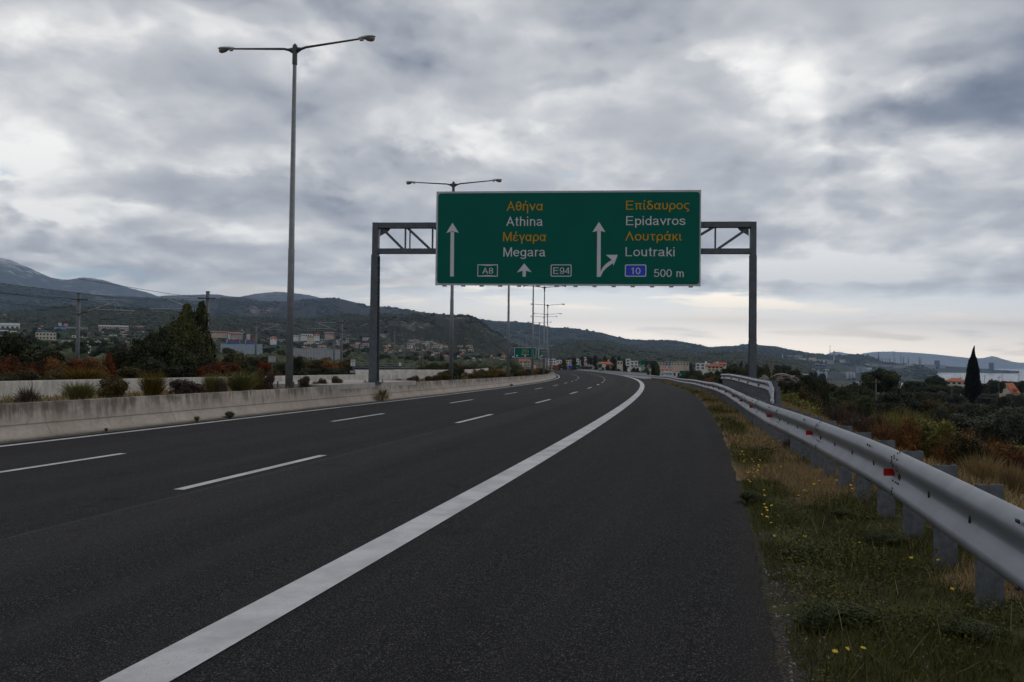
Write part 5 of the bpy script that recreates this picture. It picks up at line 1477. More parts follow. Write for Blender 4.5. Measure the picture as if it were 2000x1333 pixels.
for i, (px, py, w_, h_, c_) in enumerate(small):
    D = 1000 if py < 650 else 640
    house('small %s house among trees on the slope behind the railway' % {'cream': 'cream', 'pinkish': 'pink', 'white': 'white', 'grey': 'grey'}[c_], px, px + w_, py, py + h_ + 1.5, c_, 'hip' if i % 3 else 'flat', 'tile2' if i % 2 else 'tile', D, .7, 0, 1, 2, rh=.4, group='small %s houses on the left slope' % c_, chimney=False)
rs = random.Random(18)
for i in range(120):
    px = rs.uniform(-10, 740); py = rs.uniform(646, 702)
    if 425 < px < 520 and py > 660: continue
    w_ = rs.uniform(6, 20) if i % 3 else rs.uniform(16, 34); h_ = rs.uniform(3, 5.5)
    c_ = rs.choice(['white', 'white', 'cream', 'pinkish', 'grey'])
    house('low %s building on the plain behind the railway' % {'cream': 'cream', 'pinkish': 'pink', 'white': 'white', 'grey': 'grey'}[c_], px, px + w_, py, py + h_, c_, rs.choice(['flat', 'flat', 'gable']), rs.choice(['tile2', 'concrete_roof', 'tile']), 700, .5, rs.uniform(-.2, .2), 1, max(2, int(w_ / 4)), rh=.35, group='low %s buildings on the left plain' % c_, chimney=False)
rs = random.Random(8)
# white specks of houses at the foot and on the flank of the rocky hill
n_ = 0
for i in range(70):
    px = rs.uniform(745, 1000); py = rs.uniform(670, 712) if px < 950 else rs.uniform(688, 712)
    if px > 930 and py < 690: continue
    D = {0: 480, 1: 620, 2: 780}[0 if py > 700 else 1 if py > 688 else 2]
    c_ = rs.choice(['white', 'white', 'cream', 'cream', 'pinkish', 'grey'])
    w_ = rs.uniform(5, 13); h_ = rs.uniform(3.2, 6.2)
    house('small %s house in the village under the rocky hill' % {'cream': 'cream', 'pinkish': 'pink', 'white': 'white', 'grey': 'grey'}[c_], px, px + w_, py, py + h_, c_, rs.choice(['flat', 'flat', 'hip']), rs.choice(['tile', 'tile2']), D + rs.uniform(-40, 40), .7, rs.uniform(-.3, .3), 1, 2, rh=.4, group='%s houses of the village' % c_, chimney=False)
for lab, a, c, e, f_, wl, rf, D in [('long white terrace of the village beside the second lamp', 912, 948, 704, 711, 'white', 'flat', 380), ('beige village house with tan roof left of the second lamp', 870, 893, 702, 709, 'cream', 'flat', 400), ('white shed with blue roof near the gantry post', 806, 822, 697.5, 703, 'blue', 'gable', 430),
                                   ('tan house beside the blue roofed shed', 816, 843, 697, 703.5, 'cream', 'flat', 428), ('orange roofed village house by the second lamp', 940, 958, 711, 718, 'pinkish', 'hip', 300), ('white white-washed house at the bend shrubs', 996, 1008, 707, 717, 'white', 'flat', 320)]:
    house(lab.replace('white white-washed', 'whitewashed'), a, c, e, f_, wl, rf, 'tile', D, .6, 0, 1, 4, rh=.45)
for i, (px, py) in enumerate([(1116, 678), (1131, 676.5), (1102, 680), (1151, 670), (1163, 666.5)]):
    house('tiny white house high on the green slope above the bend', px, px + 4.5, py, py + 2.0, 'white', 'flat', D=1900, storeys=1, cols=1, group='white houses on the green slope', chimney=False, win=False)
# substation racks
for i, (a, c, e, f_) in enumerate([(575, 600, 682, 699), (604, 632, 681, 699), (640, 668, 686, 699)]):
    D = 300
    q0 = at(a, f_, D); q1 = at(c, e, D); W_, H_ = float(q1[0] - q0[0]), float(q1[2] - q0[2])
    t = thing('substation_rack', ['pale steel substation rack right of the nearest lamp pole', 'middle substation rack of pale steel posts', 'low substation rack left of the gantry post'][i], 'steel rack', (float(q0[0]), D, float(q0[2])))
    for k in range(6):
        x = W_ * k / 5
        b = MB(); b.box(x - .12, -.12, -2, x + .12, .12, H_); b.build('post', M['arm_steel'], t)
    for z in (H_ * .6, H_ * .98):
        b = MB(); b.box(-.3, -.1, z - .15, W_ + .3, .1, z + .15); b.build('beam', M['arm_steel'], t)
house('long grey wall-like hall behind the substation', 568, 668, 683, 692, 'grey', 'flat', D=360, storeys=1, cols=1, cat='building', depth=.2, win=False, chimney=False)

# ------------------------------------------------------------------ refinery and harbour
def stack(label, px, ptop, pbase, wpx, D, mat='stack_grey', bands=0, name='chimney', cat='chimney', group='refinery chimneys'):
    hp = hit(px, pbase)
    if hp is not None and .6 * D < hp.y < 1.6 * D: D = hp.y
    q0, q1 = at(px, pbase, D), at(px, ptop, D); H_ = float(q1[2] - q0[2]); r = wpx / 2 / FPX * D
    t = thing(name, label, cat, (float(q0[0]), D, float(q0[2])), 0, group)
    b = MB(); b.tube([(0, 0, -25), (0, 0, H_ * (.55 if bands else 1))], [r * 1.15, r if bands else r * .85], 8); b.build('shaft', M[mat], t)
    for k in range(bands):
        z0, z1 = H_ * (.55 + .45 * k / bands), H_ * (.55 + .45 * (k + 1) / bands)
        b = MB(); b.tube([(0, 0, z0 + .01), (0, 0, z1)], [r * (1 - .03 * k), r * (.97 - .03 * k)], 8); b.build('band', M['stack_red' if k % 2 == 0 else 'stack_white'], t)
    return t
stack('thin grey mast above the headland', 1621, 675, 693, 1.0, 4600); stack('thick red and white banded chimney of the works on the shore', 1629, 685.5, 706, 2.6, 4000, 'stack_white', 4)
stack('slim chimney left of the banded chimney', 1575, 688, 703, 1.8, 4000, 'stack_grey', 3); stack('short chimney with a plume beside the long shed', 1528.5, 691, 703, 2.2, 3900, 'stack_white')
stack('tall red banded refinery chimney nearest the headland', 1716, 688, 709, 2.2, 4300, 'stack_red', 5)
for i, (px, a, c, w_, bd_) in enumerate([(1721, 699, 709, 1.2, 0), (1724, 698, 710, 1.2, 2), (1729, 700, 710, 1.5, 0), (1738, 698.5, 710, 1.8, 2), (1734, 702, 710, 1.8, 0), (1746, 685, 710, 1.1, 0), (1748.5, 699, 711, .9, 0), (1759, 691, 712, .8, 0), (1761.5, 697, 712, 1.0, 0), (1765, 698, 712, 1.5, 3), (1774, 698, 712, 1.6, 3), (1795.5, 698, 713, 1.6, 3), (1798.5, 699.5, 713, 1.3, 3)]):
    stack(['small grey chimney right of the tall red banded one', 'small banded chimney right of the tall red banded one', 'grey column among the refinery chimneys', 'stout banded column of the refinery', 'short stout column of the refinery', 'tallest thin refinery mast', 'thin pipe beside the tallest mast', 'faint thin mast of the refinery', 'thin column left of the banded pair', 'left one of the separate banded chimneys', 'second separate banded chimney toward the sea', 'left chimney of the twin nearest the dark tower', 'right chimney of the twin nearest the dark tower'][i], px, a, c, w_, 4900, 'stack_grey' if not bd_ else 'stack_red', bd_)
house('dark tower block on the peninsula left of the cypress', 1825.5, 1835, 704.5, 719, 'darktower', 'flat', D=6500, cat='tower block', name='tower_block', storeys=1, cols=1, win=False, chimney=False)
house('dark tower block near the tip of the peninsula', 1932, 1940.5, 709, 722.5, 'darktower', 'flat', D=6500, cat='tower block', name='tower_block', storeys=1, cols=1, win=False, chimney=False)
house('low grey annex beside the tower block near the tip', 1940.5, 1945, 718, 722.5, 'grey', 'flat', D=6520, storeys=1, cols=1, win=False, chimney=False)
ind = [(1537, 1566, 694.5, 699.5, 'grey', 'long grey shed on the hill of the works'), (1555, 1574, 700, 705, 'cream', 'pale hall below the long grey shed'), (1580, 1594, 699, 706, 'cream', 'pale block of the works beside the slim chimney'), (1594, 1616, 703, 708, 'white', 'white halls of the works'), (1616, 1628, 704, 712, 'grey', 'grey block at the foot of the banded chimney'),
       (1640, 1650, 703, 710, 'cream', 'pale block right of the banded chimney'), (1648, 1651, 702, 713, 'grey', 'narrow grey tower right of the banded chimney'), (1588, 1600, 711, 714, 'white', 'white shed on the brown slope'), (1605, 1612, 712, 715, 'white', 'little white shed on the brown slope'),
       (1673, 1692, 717, 729, 'bluegrey', 'blue grey harbour block left of the round pine'), (1678, 1683, 714, 729, 'steelblue', 'tall blue grey elevator of the harbour'), (1692, 1702, 719, 730, 'white', 'pale harbour block with dark openings'), (1745, 1768, 714.5, 720, 'grey', 'low grey quay building left on the far shore'), (1807, 1826, 713, 720, 'grey', 'grey hall left of the dark tower block'),
       (1835, 1846, 713.5, 720, 'grey', 'pale hall right of the dark tower block'), (1586, 1592, 721, 724, 'white', 'white shed above the silos, left'), (1600, 1609, 722, 724.5, 'white', 'white shed above the silos, middle'), (1611, 1619, 721.5, 725, 'white', 'white shed above the silos, right'), (1563, 1578, 731, 737, 'white', 'pale sheds left of the silos'), (1580, 1592, 733, 739, 'cream', 'cream shed left of the silos'),
       (1690, 1698, 711, 714, 'cream', 'low cream building by the refinery'), (1768, 1783, 711, 714.5, 'white', 'white refinery building under the chimneys'), (1702, 1716, 712, 716, 'grey', 'grey refinery building under the tall chimney'), (1720, 1740, 713, 716.5, 'grey', 'long grey refinery building')]
for a, c, e, f_, wl, lab in ind:
    house(lab, a, c, e, f_, wl, 'flat', D=3000 if f_ > 720 and a < 1700 else 4200 if a < 1740 else 6500, depth=.5, storeys=1, cols=3, cat='industrial building', name='industrial_building', win=wl == 'white' and c - a > 8, chimney=False, group='industrial buildings of the harbour')
for i, (px, a, c, w_) in enumerate([(1597, 723.5, 744, 7), (1604.5, 726, 745, 7.5), (1612.5, 725.5, 745, 6.5), (1655, 727, 746, 6), (1661, 726.5, 746, 6), (1667, 727.5, 746, 5.5)]):
    D = 2650
    q0, q1 = at(px, c, D), at(px, a, D); H_ = float(q1[2] - q0[2]); r = w_ / 2 / FPX * D
    t = thing('silo', ['leftmost blue grey silo of the left three', 'dark middle silo of the left three', 'pale right silo of the left three', 'left silo of the right three by the water', 'middle silo of the right three by the water', 'right silo of the right three by the water'][i], 'silo', (float(q0[0]), D, float(q0[2])), 0, 'harbour silos')
    b = MB(); b.tube([(0, 0, -10), (0, 0, H_ * .9)], r, 16); b.build('shell', M['steelblue' if i != 1 else 'grey'], t, True)
    b = MB(); b.tube([(0, 0, H_ * .9), (0, 0, H_)], [r * 1.02, r * .2], 16); b.build('roof', M['steelblue'], t)

# ------------------------------------------------------------------ plants
def leaf_quads(P, N, size, rng, aspect=1.5):
    n = len(P)
    N = N / np.linalg.norm(N, axis=1)[:, None]
    r = rng.normal(size=(n, 3)); a = np.cross(N, r); a /= np.linalg.norm(a, axis=1)[:, None] + 1e-9
    b = np.cross(N, a)
    s = size * rng.uniform(.6, 1.4, n)[:, None]
    a, b = a * s * aspect * .5, b * s * .5
    V = np.stack([P - a, P + b * .9 - a * .1, P + a, P - b * .9 - a * .1], 1)
    return V.reshape(-1, 3)
def leaf_mesh(name, P, N, size, rng, aspect=1.5, clump=6.0):
    V = leaf_quads(P, N, size, rng, aspect)
    me = np_mesh(name, V, np.arange(len(V)).reshape(-1, 4))
    c = fbm(P[:, 0] * clump + P[:, 2] * clump * .7 + 11, P[:, 1] * clump + P[:, 2] * clump * .6, 2)
    rnd = np.clip((c - .5) * 2.0 + .5 + rng.uniform(-.3, .3, len(P)), 0, 1)
    attr(me, 'rnd', np.repeat(rnd, 4))
    return me
def lobes_points(lobes, n, rng, shell=.5):
    lobes = np.array(lobes, float)
    wts = (lobes[:, 3] * lobes[:, 4] * lobes[:, 5]) ** .67; wts /= wts.sum()
    k = rng.choice(len(lobes), n, p=wts)
    d = rng.normal(size=(n, 3)); d /= np.linalg.norm(d, axis=1)[:, None]
    r = (shell + (1 - shell) * rng.random(n) ** .6)
    wob = 1 + .35 * (fbm(d[:, 0] * 3 + k * 7.1, d[:, 1] * 3 + d[:, 2] * 2, 3) - .5)
    P = lobes[k, :3] + d * (r * wob)[:, None] * lobes[k, 3:]
    return P, d
def blade_mesh(name, B, D, wd, rng, dry=None, curl=.3):
    """thin bent blades from base points B along vectors D"""
    n = len(B)
    side = np.cross(D, rng.normal(size=(n, 3))); side /= np.linalg.norm(side, axis=1)[:, None] + 1e-9
    wv = side * (wd * rng.uniform(.6, 1.3, n))[:, None] * .5
    bend = np.cross(D, side) * curl * rng.uniform(-1, 1, n)[:, None]
    m, t = B + D * .55 + bend * .25, B + D + bend
    V = np.stack([B - wv, B + wv, m + wv * .8, m - wv * .8, t + wv * .15, t - wv * .15], 1).reshape(-1, 3)
    i = np.arange(n)[:, None] * 6
    F = np.concatenate([i + np.array([[0, 1, 2, 3]]), i + np.array([[3, 2, 4, 5]])])
    me = np_mesh(name, V, F)
    attr(me, 'rnd', np.repeat(rng.random(n), 6))
    if dry is not None: attr(me, 'dry', np.repeat(dry, 6))
    return me
def twigs(mb, rng, n, h, r0, spread, base=0.0, forks=2):
    for i in range(n):
        a = rng.uniform(0, 2 * math.pi); sp_ = spread * rng.uniform(.4, 1)
        p0 = (rng.uniform(-.03, .03), rng.uniform(-.03, .03), base)
        hh = h * rng.uniform(.65, 1)
        m = (sp_ * .45 * math.cos(a), sp_ * .45 * math.sin(a), base + hh * .55)
        e = (sp_ * math.cos(a + .3), sp_ * math.sin(a + .3), base + hh)
        mb.tube([p0, m, e], [r0, r0 * .6, r0 * .2], 5, cap=False)
        for f in range(forks):
            b2 = a + rng.uniform(-1.2, 1.2)
            mb.tube([m, (m[0] + sp_ * .5 * math.cos(b2), m[1] + sp_ * .5 * math.sin(b2), m[2] + hh * rng.uniform(.2, .42))], [r0 * .5, r0 * .15], 4, cap=False)
PROTO = {}
def make_plant(kind, mat, seed, n):
    """unit plant: height 1, width 1"""
    rng = np.random.default_rng(seed)
    t = thing(kind, 'x', kind)
    tm, br = MB(), M['bark']
    if kind == 'bush':
        lobes = [(0, 0, .45, .30, .30, .40)]
        for i in range(9):
            a = rng.uniform(0, 6.28); q = rng.uniform(.16, .32)
            lobes.append((q * math.cos(a), q * math.sin(a), rng.uniform(.22, .74), rng.uniform(.13, .24), rng.uniform(.13, .24), rng.uniform(.13, .26)))
        P, d = lobes_points(lobes, n, rng, .45); P[:, 2] = np.abs(P[:, 2])
        # loose outer sprays
        k = n // 8; a = rng.choice(len(P), k); P[a] += d[a] * rng.uniform(.03, .13, k)[:, None]
        me = leaf_mesh('foliage', P, d + rng.normal(size=d.shape) * .7, .058 * (2500 / n) ** .45, rng)
        twigs(tm, rng, 9, .8, .018, .34); br = M['twig']
    elif kind == 'twig_bush':
        k = n
        B = np.zeros((k, 3)); a = rng.uniform(0, 6.28, k); el_ = np.arccos(rng.uniform(.15, 1, k))
        dirs = np.stack([np.sin(el_) * np.cos(a), np.sin(el_) * np.sin(a), np.cos(el_)], -1)
        st = rng.uniform(.25, .62, k)
        B = dirs * st[:, None] * np.array([.62, .62, .95]); B[:, 2] += .05
        D = (dirs + rng.normal(size=(k, 3)) * .45) * rng.uniform(.12, .34, k)[:, None] * np.array([.8, .8, 1])
        me = blade_mesh('foliage', B, D, .012, rng)
        twigs(tm, rng, 22, .85, .014, .42, forks=3); br = M['twig']
    elif kind == 'broom':
        k = n
        a = rng.uniform(0, 6.28, k); q = rng.uniform(0, .12, k)
        B = np.stack([q * np.cos(a), q * np.sin(a), rng.uniform(0, .35, k)], -1)
        sp_ = rng.uniform(.05, .48, k)
        D = np.stack([sp_ * np.cos(a + rng.normal(size=k) * .3), sp_ * np.sin(a + rng.normal(size=k) * .3), rng.uniform(.4, .75, k)], -1)
        me = blade_mesh('foliage', B, D, .014, rng, curl=.35)
        twigs(tm, rng, 8, .6, .012, .3); br = M['twig']
    elif kind == 'tree':
        lobes = []
        for i in range(16):
            a = rng.uniform(0, 6.28); q = rng.uniform(0, .34); z = rng.uniform(.36, .86)
            q *= 1 - abs(z - .55) * .9
            lobes.append((q * math.cos(a), q * math.sin(a), z, rng.uniform(.12, .20), rng.uniform(.12, .20), rng.uniform(.08, .14)))
        lobes.append((0, 0, .55, .25, .25, .28))
        P, d = lobes_points(lobes, n, rng, .5)
        me = leaf_mesh('crown', P, d + np.array([0, 0, .4]) + rng.normal(size=d.shape) * .6, .055 * (2500 / n) ** .42, rng)
        tm.tube([(0, 0, -.15), (.01, .01, .2), (0, .02, .55)], [.035, .026, .012], 7)
        for i in range(6):
            a = i * 1.05 + rng.uniform(-.3, .3)
            tm.tube([(0, 0, .25 + .04 * i), (.18 * math.cos(a), .18 * math.sin(a), .45 + .05 * i), (.3 * math.cos(a), .3 * math.sin(a), .52 + .05 * i)], [.014, .009, .003], 5, cap=False)
    elif kind == 'umbrella_pine':
        lobes = []
        for i in range(26):
            a = rng.uniform(0, 6.28); q = .40 * math.sqrt(rng.random())
            z = .50 + .36 * math.sqrt(max(0, 1 - (q / .43) ** 2)) + rng.uniform(-.03, .02)
            lobes.append((q * math.cos(a), q * math.sin(a), z, rng.uniform(.10, .15), rng.uniform(.10, .15), rng.uniform(.08, .12)))
        for i in range(14):
            a = rng.uniform(0, 6.28); q = rng.uniform(.05, .34)
            lobes.append((q * math.cos(a), q * math.sin(a), rng.uniform(.42, .66), .13, .13, .12))
        P, d = lobes_points(lobes, n, rng, .45)
        me = leaf_mesh('crown', P, d + np.array([0, 0, .5]) + rng.normal(size=d.shape) * .5, .040 * (4000 / n) ** .42, rng, clump=8)
        tm.tube([(0, 0, -.15), (.02, 0, .35), (0, .01, .75)], [.035, .026, .016], 8)
        for i in range(9):
            a = i * .7
            tm.tube([(0, 0, .45 + .02 * i), (.2 * math.cos(a), .2 * math.sin(a), .66), (.34 * math.cos(a), .34 * math.sin(a), .74)], [.014, .009, .003], 5, cap=False)
    elif kind == 'cypress':
        z = rng.random(n) ** .8
        prof = np.interp(z, [0, .05, .15, .35, .6, .74, .84, .92, 1], [.34, .42, .46, .45, .36, .25, .13, .06, .008])
        a = rng.uniform(0, 6.28, n)
        rr = prof * (.55 + .45 * rng.random(n) ** .5) * (1 + .40 * (fbm(a * 1.4, z * 9, 3) - .5))
        lean = np.interp(z, [0, .8, .92, 1], [0, .02, .05, .15])
        P = np.stack([rr * np.cos(a) + lean, rr * np.sin(a), z], -1)
        D = np.stack([np.cos(a) * .10, np.sin(a) * .10, np.full(n, .045)], -1) * rng.uniform(.5, 1.6, n)[:, None]
        D[:, :2] *= (.12 + 1.9 * prof)[:, None]; D[:, 2] += .02
        me = blade_mesh('crown', P, D, .05, rng, curl=.02)
        tm.tube([(0, 0, -.1), (0, 0, .5)], [.09, .04], 7)
    elif kind == 'poplar':
        P, N_ = [], []
        for (cx_, cy_, top, wd) in ((0, 0, 1, .46), (-.2, .05, .74, .40), (.2, -.05, .84, .38), (.05, .2, .66, .42), (-.1, -.2, .60, .42)):
            m = n // 5
            z = rng.random(m) ** .9
            prof = np.interp(z, [0, .1, .4, .7, .9, 1], [.7, 1, .95, .62, .40, .12]) * wd
            a = rng.uniform(0, 6.28, m); rr = prof * (.4 + .6 * rng.random(m) ** .5) * (1 + 1.7 * (fbm(a * 1.5 + cx_ * 9, z * 11, 3) - .5))
            P.append(np.stack([cx_ + rr * np.cos(a), cy_ + rr * np.sin(a), z * top], -1)); N_.append(np.stack([np.cos(a), np.sin(a), np.full(m, .3)], -1))
        P, N_ = np.concatenate(P), np.concatenate(N_)
        me = leaf_mesh('crown', P, N_ + rng.normal(size=N_.shape) * .6, .05, rng, 1.8, 6)
        tm.tube([(0, 0, -.1), (0, 0, .8)], [.03, .006], 7); tm.tube([(-.26, .05, -.1), (-.26, .05, .6)], [.02, .005], 6); tm.tube([(.24, -.05, -.1), (.24, -.05, .6)], [.02, .005], 6)
    o_ = link('crown' if kind in ('tree', 'umbrella_pine', 'cypress', 'poplar') else 'foliage', me, L[mat], t)
    tm.build('trunk' if o_.name.startswith('crown') else 'stem', br, t)
    return t
NL = {'bush': 8500, 'twig_bush': 900, 'broom': 1100, 'tree': 4200, 'umbrella_pine': 9000, 'cypress': 9000, 'poplar': 8500}
CAT = {'bush': 'bush', 'twig_bush': 'bush', 'broom': 'bush', 'tree': 'tree', 'umbrella_pine': 'pine tree', 'cypress': 'cypress', 'poplar': 'poplar'}
prs = random.Random(77)
def plant(kind, mat, x, y, z, wd, ht, label, group=None, seed=None):
    v = prs.randrange(2) if seed is None else seed
    key = (kind, mat, v)
    rz = prs.uniform(0, 6.28) if kind != 'cypress' else .2
    sc = (wd, wd * prs.uniform(.85, 1.15), ht)
    if key not in PROTO:
        PROTO[key] = t = make_plant(kind, mat, hash((len(kind), len(mat), v)) % 1000 + v * 17, 20000 if mat == 'olive' else NL[kind])
        t.location = (x, y, z); t.rotation_euler = (0, 0, rz); t.scale = sc
    else:
        t = dup(PROTO[key], (x, y, z), rz, sc)
    t['label'] = label; t['category'] = CAT[kind]
    if 'group' in t.keys(): del t['group']
    if group: t['group'] = group
    return t
def on_line(px, off, smin=4, smax=200):
    s = np.arange(smin, smax, .25)
    x, y = rxy(s, np.full(len(s), float(off)))
    p = 1000 + FPX * x / np.maximum(y, .5)
    k = np.argmin(abs(p - px) + (y < 2) * 1e6)
    return float(s[k]), float(x[k]), float(y[k])
def plant_px(kind, mat, px, ptop, wpx, label, off=None, D=None, group=None, zf=None):
    if off is not None:
        s, x, y = on_line(px, off)
        z = float(zmed(s, off)) if -17.3 < off < -12.5 else gz(x, y)
    else:
        q = at(px, ptop, D); x, y = float(q[0]), D
        z = land(x, y)
    top = float(at(px, ptop, y)[2])
    ht = max(top - z, .3); wd = wpx / FPX * y
    return plant(kind, mat, x, y, z - .03, wd, ht, label, group)
# on the median
med = [(50, 744, 64, 'twig_bush', 'brown', 'bare brown twiggy bush at the far left of the median'), (165, 742, 62, 'broom', 'broom', 'sparse pale green broom left of the round dark bush'), (222, 727, 60, 'bush', 'mixed', 'round dark bush with a brown base on the median'),
       (295, 723, 66, 'broom', 'ochre', 'ochre yellow broom beside the round dark bush'), (365, 735, 74, 'bush', 'brown', 'wide clipped brown bush, the largest brown one'), (432, 733, 27, 'bush', 'brown', 'narrow upright brown bush among the yellow broom'),
       (474, 722, 76, 'broom', 'broom', 'yellow green broom left of the nearest lamp pole'), (416, 727, 56, 'broom', 'broom', 'yellow green broom behind the narrow brown bush'), (507, 716, 36, 'bush', 'mixed', 'tall dark green bush just left of the nearest lamp pole'), (526, 722, 26, 'bush', 'brown', 'brown bush touching the nearest lamp pole'),
       (595, 731, 27, 'bush', 'brown', 'purplish brown bush, first right of the nearest lamp pole'), (616, 737, 15, 'twig_bush', 'brown', 'bare little shrub between two brown bushes'), (629, 736, 23, 'bush', 'brown', 'small brown bush, second right of the lamp pole'), (658, 732, 26, 'bush', 'mixed', 'dark bush left of the concrete pad'),
       (779, 735, 17, 'twig_bush', 'brown', 'leafless shrub right of the gantry post'), (808, 731, 25, 'bush', 'brown', 'round brown bush right of the gantry post'), (838, 733, 24, 'bush', 'brown', 'brown bush next to the second lamp, left one'), (851, 731, 38, 'bush', 'mixed', 'olive bush left of the second lamp pole')]
for px, pt, wpx, kd, mt, lab in med: plant_px(kd, mt, px, pt, wpx, lab, off=-13.7 if wpx > 30 else -13.4)
for i, (px, pt, wpx, kd, mt) in enumerate([(868, 723, 34, 'bush', 'mixed'), (888, 712, 50, 'bush', 'dark'), (905, 725, 26, 'bush', 'tan'), (922, 727, 28, 'bush', 'mixed'), (942, 727, 30, 'bush', 'mixed'), (958, 729, 26, 'broom', 'ochre'), (975, 727, 30, 'bush', 'mixed'), (990, 726, 28, 'broom', 'ochre'), (1003, 720, 28, 'bush', 'dark'), (1012, 722, 20, 'bush', 'mixed'),
                                           (1024, 722, 22, 'bush', 'brown'), (1034, 720, 22, 'bush', 'dark'), (1044, 720, 20, 'broom', 'tan'), (1052, 719, 20, 'bush', 'mixed'), (1061, 719, 20, 'bush', 'dark'), (1068, 720, 18, 'bush', 'tan'), (1076, 721, 18, 'bush', 'mixed')]):
    nm = {'dark': 'dark green', 'mixed': 'olive', 'tan': 'tan', 'ochre': 'ochre', 'brown': 'brown'}[mt]
    plant_px(kd, mt, px, pt, wpx, '%s bush in the thick planting of the median by the bend' % nm if i > 3 else ['olive bush just left of the dark one at the second lamp', 'big dark green bush at the foot of the second lamp', 'tan bush right of the dark one at the second lamp', 'olive bush right of the tan one on the median'][i], off=-13.9, group='%s median bushes by the bend' % nm if i > 3 else None)
for i in range(16):
    px = 935 + i * 9.5
    plant_px('bush' if i % 3 else 'broom', ['mixed', 'dark', 'ochre', 'mixed', 'dark', 'tan'][i % 6] if i % 3 else 'ochre', px, 722 - 3 * (i % 2), 24 + 5 * (i % 3), 'bush in the second row of the thick median planting by the bend', off=-15.6, group='second row of median bushes by the bend')
# hedge beyond the opposite carriageway
hed = [(-22, 655, 90, 'bush', 'dark', -35.5), (38, 641, 118, 'bush', 'dark', -35.8), (92, 668, 74, 'bush', 'dark', -35), (14, 692, 60, 'bush', 'red', -33), (66, 703, 50, 'bush', 'red', -33), (112, 692, 60, 'bush', 'rusty', -34), (150, 690, 56, 'bush', 'red', -33.4), (186, 694, 60, 'bush', 'rusty', -33.6), (213, 678, 30, 'bush', 'red', -33.4),
       (98, 716, 74, 'bush', 'mixed', -32.4), (166, 716, 84, 'broom', 'ochre', -32.3), (52, 718, 86, 'bush', 'mixed', -32.3), (6, 722, 70, 'bush', 'mixed', -32.3), (244, 664, 84, 'bush', 'dark', -36), (284, 648, 84, 'bush', 'dark', -36), (316, 624, 76, 'bush', 'dark', -36.3), (340, 606, 96, 'bush', 'poplar', -36.2), (364, 596, 66, 'poplar', 'poplar', -36),
       (391, 592, 60, 'poplar', 'poplar', -36.2), (374, 606, 92, 'bush', 'poplar', -35.6), (335, 655, 96, 'bush', 'dark', -34.6), (384, 655, 60, 'bush', 'dark', -34.6), (296, 690, 96, 'bush', 'dark', -33.4), (250, 712, 84, 'bush', 'mixed', -32.4), (345, 708, 96, 'bush', 'dark', -32.8), (424, 699, 70, 'bush', 'red', -33.2), (398, 712, 56, 'bush', 'red', -32.6), (456, 706, 56, 'bush', 'red', -33),
       (470, 678, 66, 'bush', 'poplar', -35.6), (448, 692, 50, 'bush', 'dark', -35), (506, 688, 50, 'bush', 'dark', -35), (488, 706, 60, 'bush', 'dark', -33), (520, 704, 40, 'bush', 'red', -33.4), (534, 716, 44, 'bush', 'mixed', -32.6), (578, 688, 50, 'bush', 'dark', -35), (560, 708, 50, 'bush', 'dark', -33.4), (606, 697, 60, 'bush', 'mixed', -34.4), (640, 698, 60, 'bush', 'rusty', -34),
       (672, 696, 54, 'bush', 'mixed', -34), (690, 706, 50, 'bush', 'dark', -33.4), (652, 715, 74, 'bush', 'dark', -32.6), (600, 716, 74, 'bush', 'dark', -32.6), (546, 727, 34, 'bush', 'red', -32), (712, 720, 40, 'bush', 'red', -33), (744, 721, 40, 'bush', 'red', -33), (728, 712, 56, 'bush', 'dark', -35), (842, 707, 44, 'bush', 'dark', -33), (822, 714, 40, 'bush', 'mixed', -33), (872, 706, 60, 'bush', 'dark', -33.5), (905, 711, 56, 'bush', 'mixed', -33.5)]
hn = {'dark': 'dark green', 'red': 'orange red', 'rusty': 'rusty', 'mixed': 'olive brown', 'ochre': 'ochre', 'poplar': 'yellow green'}
hs = {1: 'broad dark tree like bush at the left edge, left of the first railway mast', 8: 'orange red bush tip beside the dark trees, right of the first mast', 15: 'tall dark bush on the left flank of the pointed poplars', 16: 'broad rounded yellow green tree left of the poplars', 17: 'tallest middle poplar in front of the railway arm', 18: 'right poplar touching the railway mast', 25: 'bright orange red bush right of the second mast', 28: 'round yellow green bush before the commercial building', 9: 'olive brown bush below the orange red ones at the left', 10: 'low ochre broom along the wall top at the left', 19: 'rounded yellow green tree in front of the two poplars'}
for i, (px, pt, wpx, kd, mt, off) in enumerate(hed):
    plant_px(kd, mt, px, pt, wpx, hs.get(i, '%s bush in the hedge beyond the opposite carriageway' % hn[mt]), off=off, group=None if i in hs else '%s hedge bushes beyond the opposite carriageway' % hn[mt])
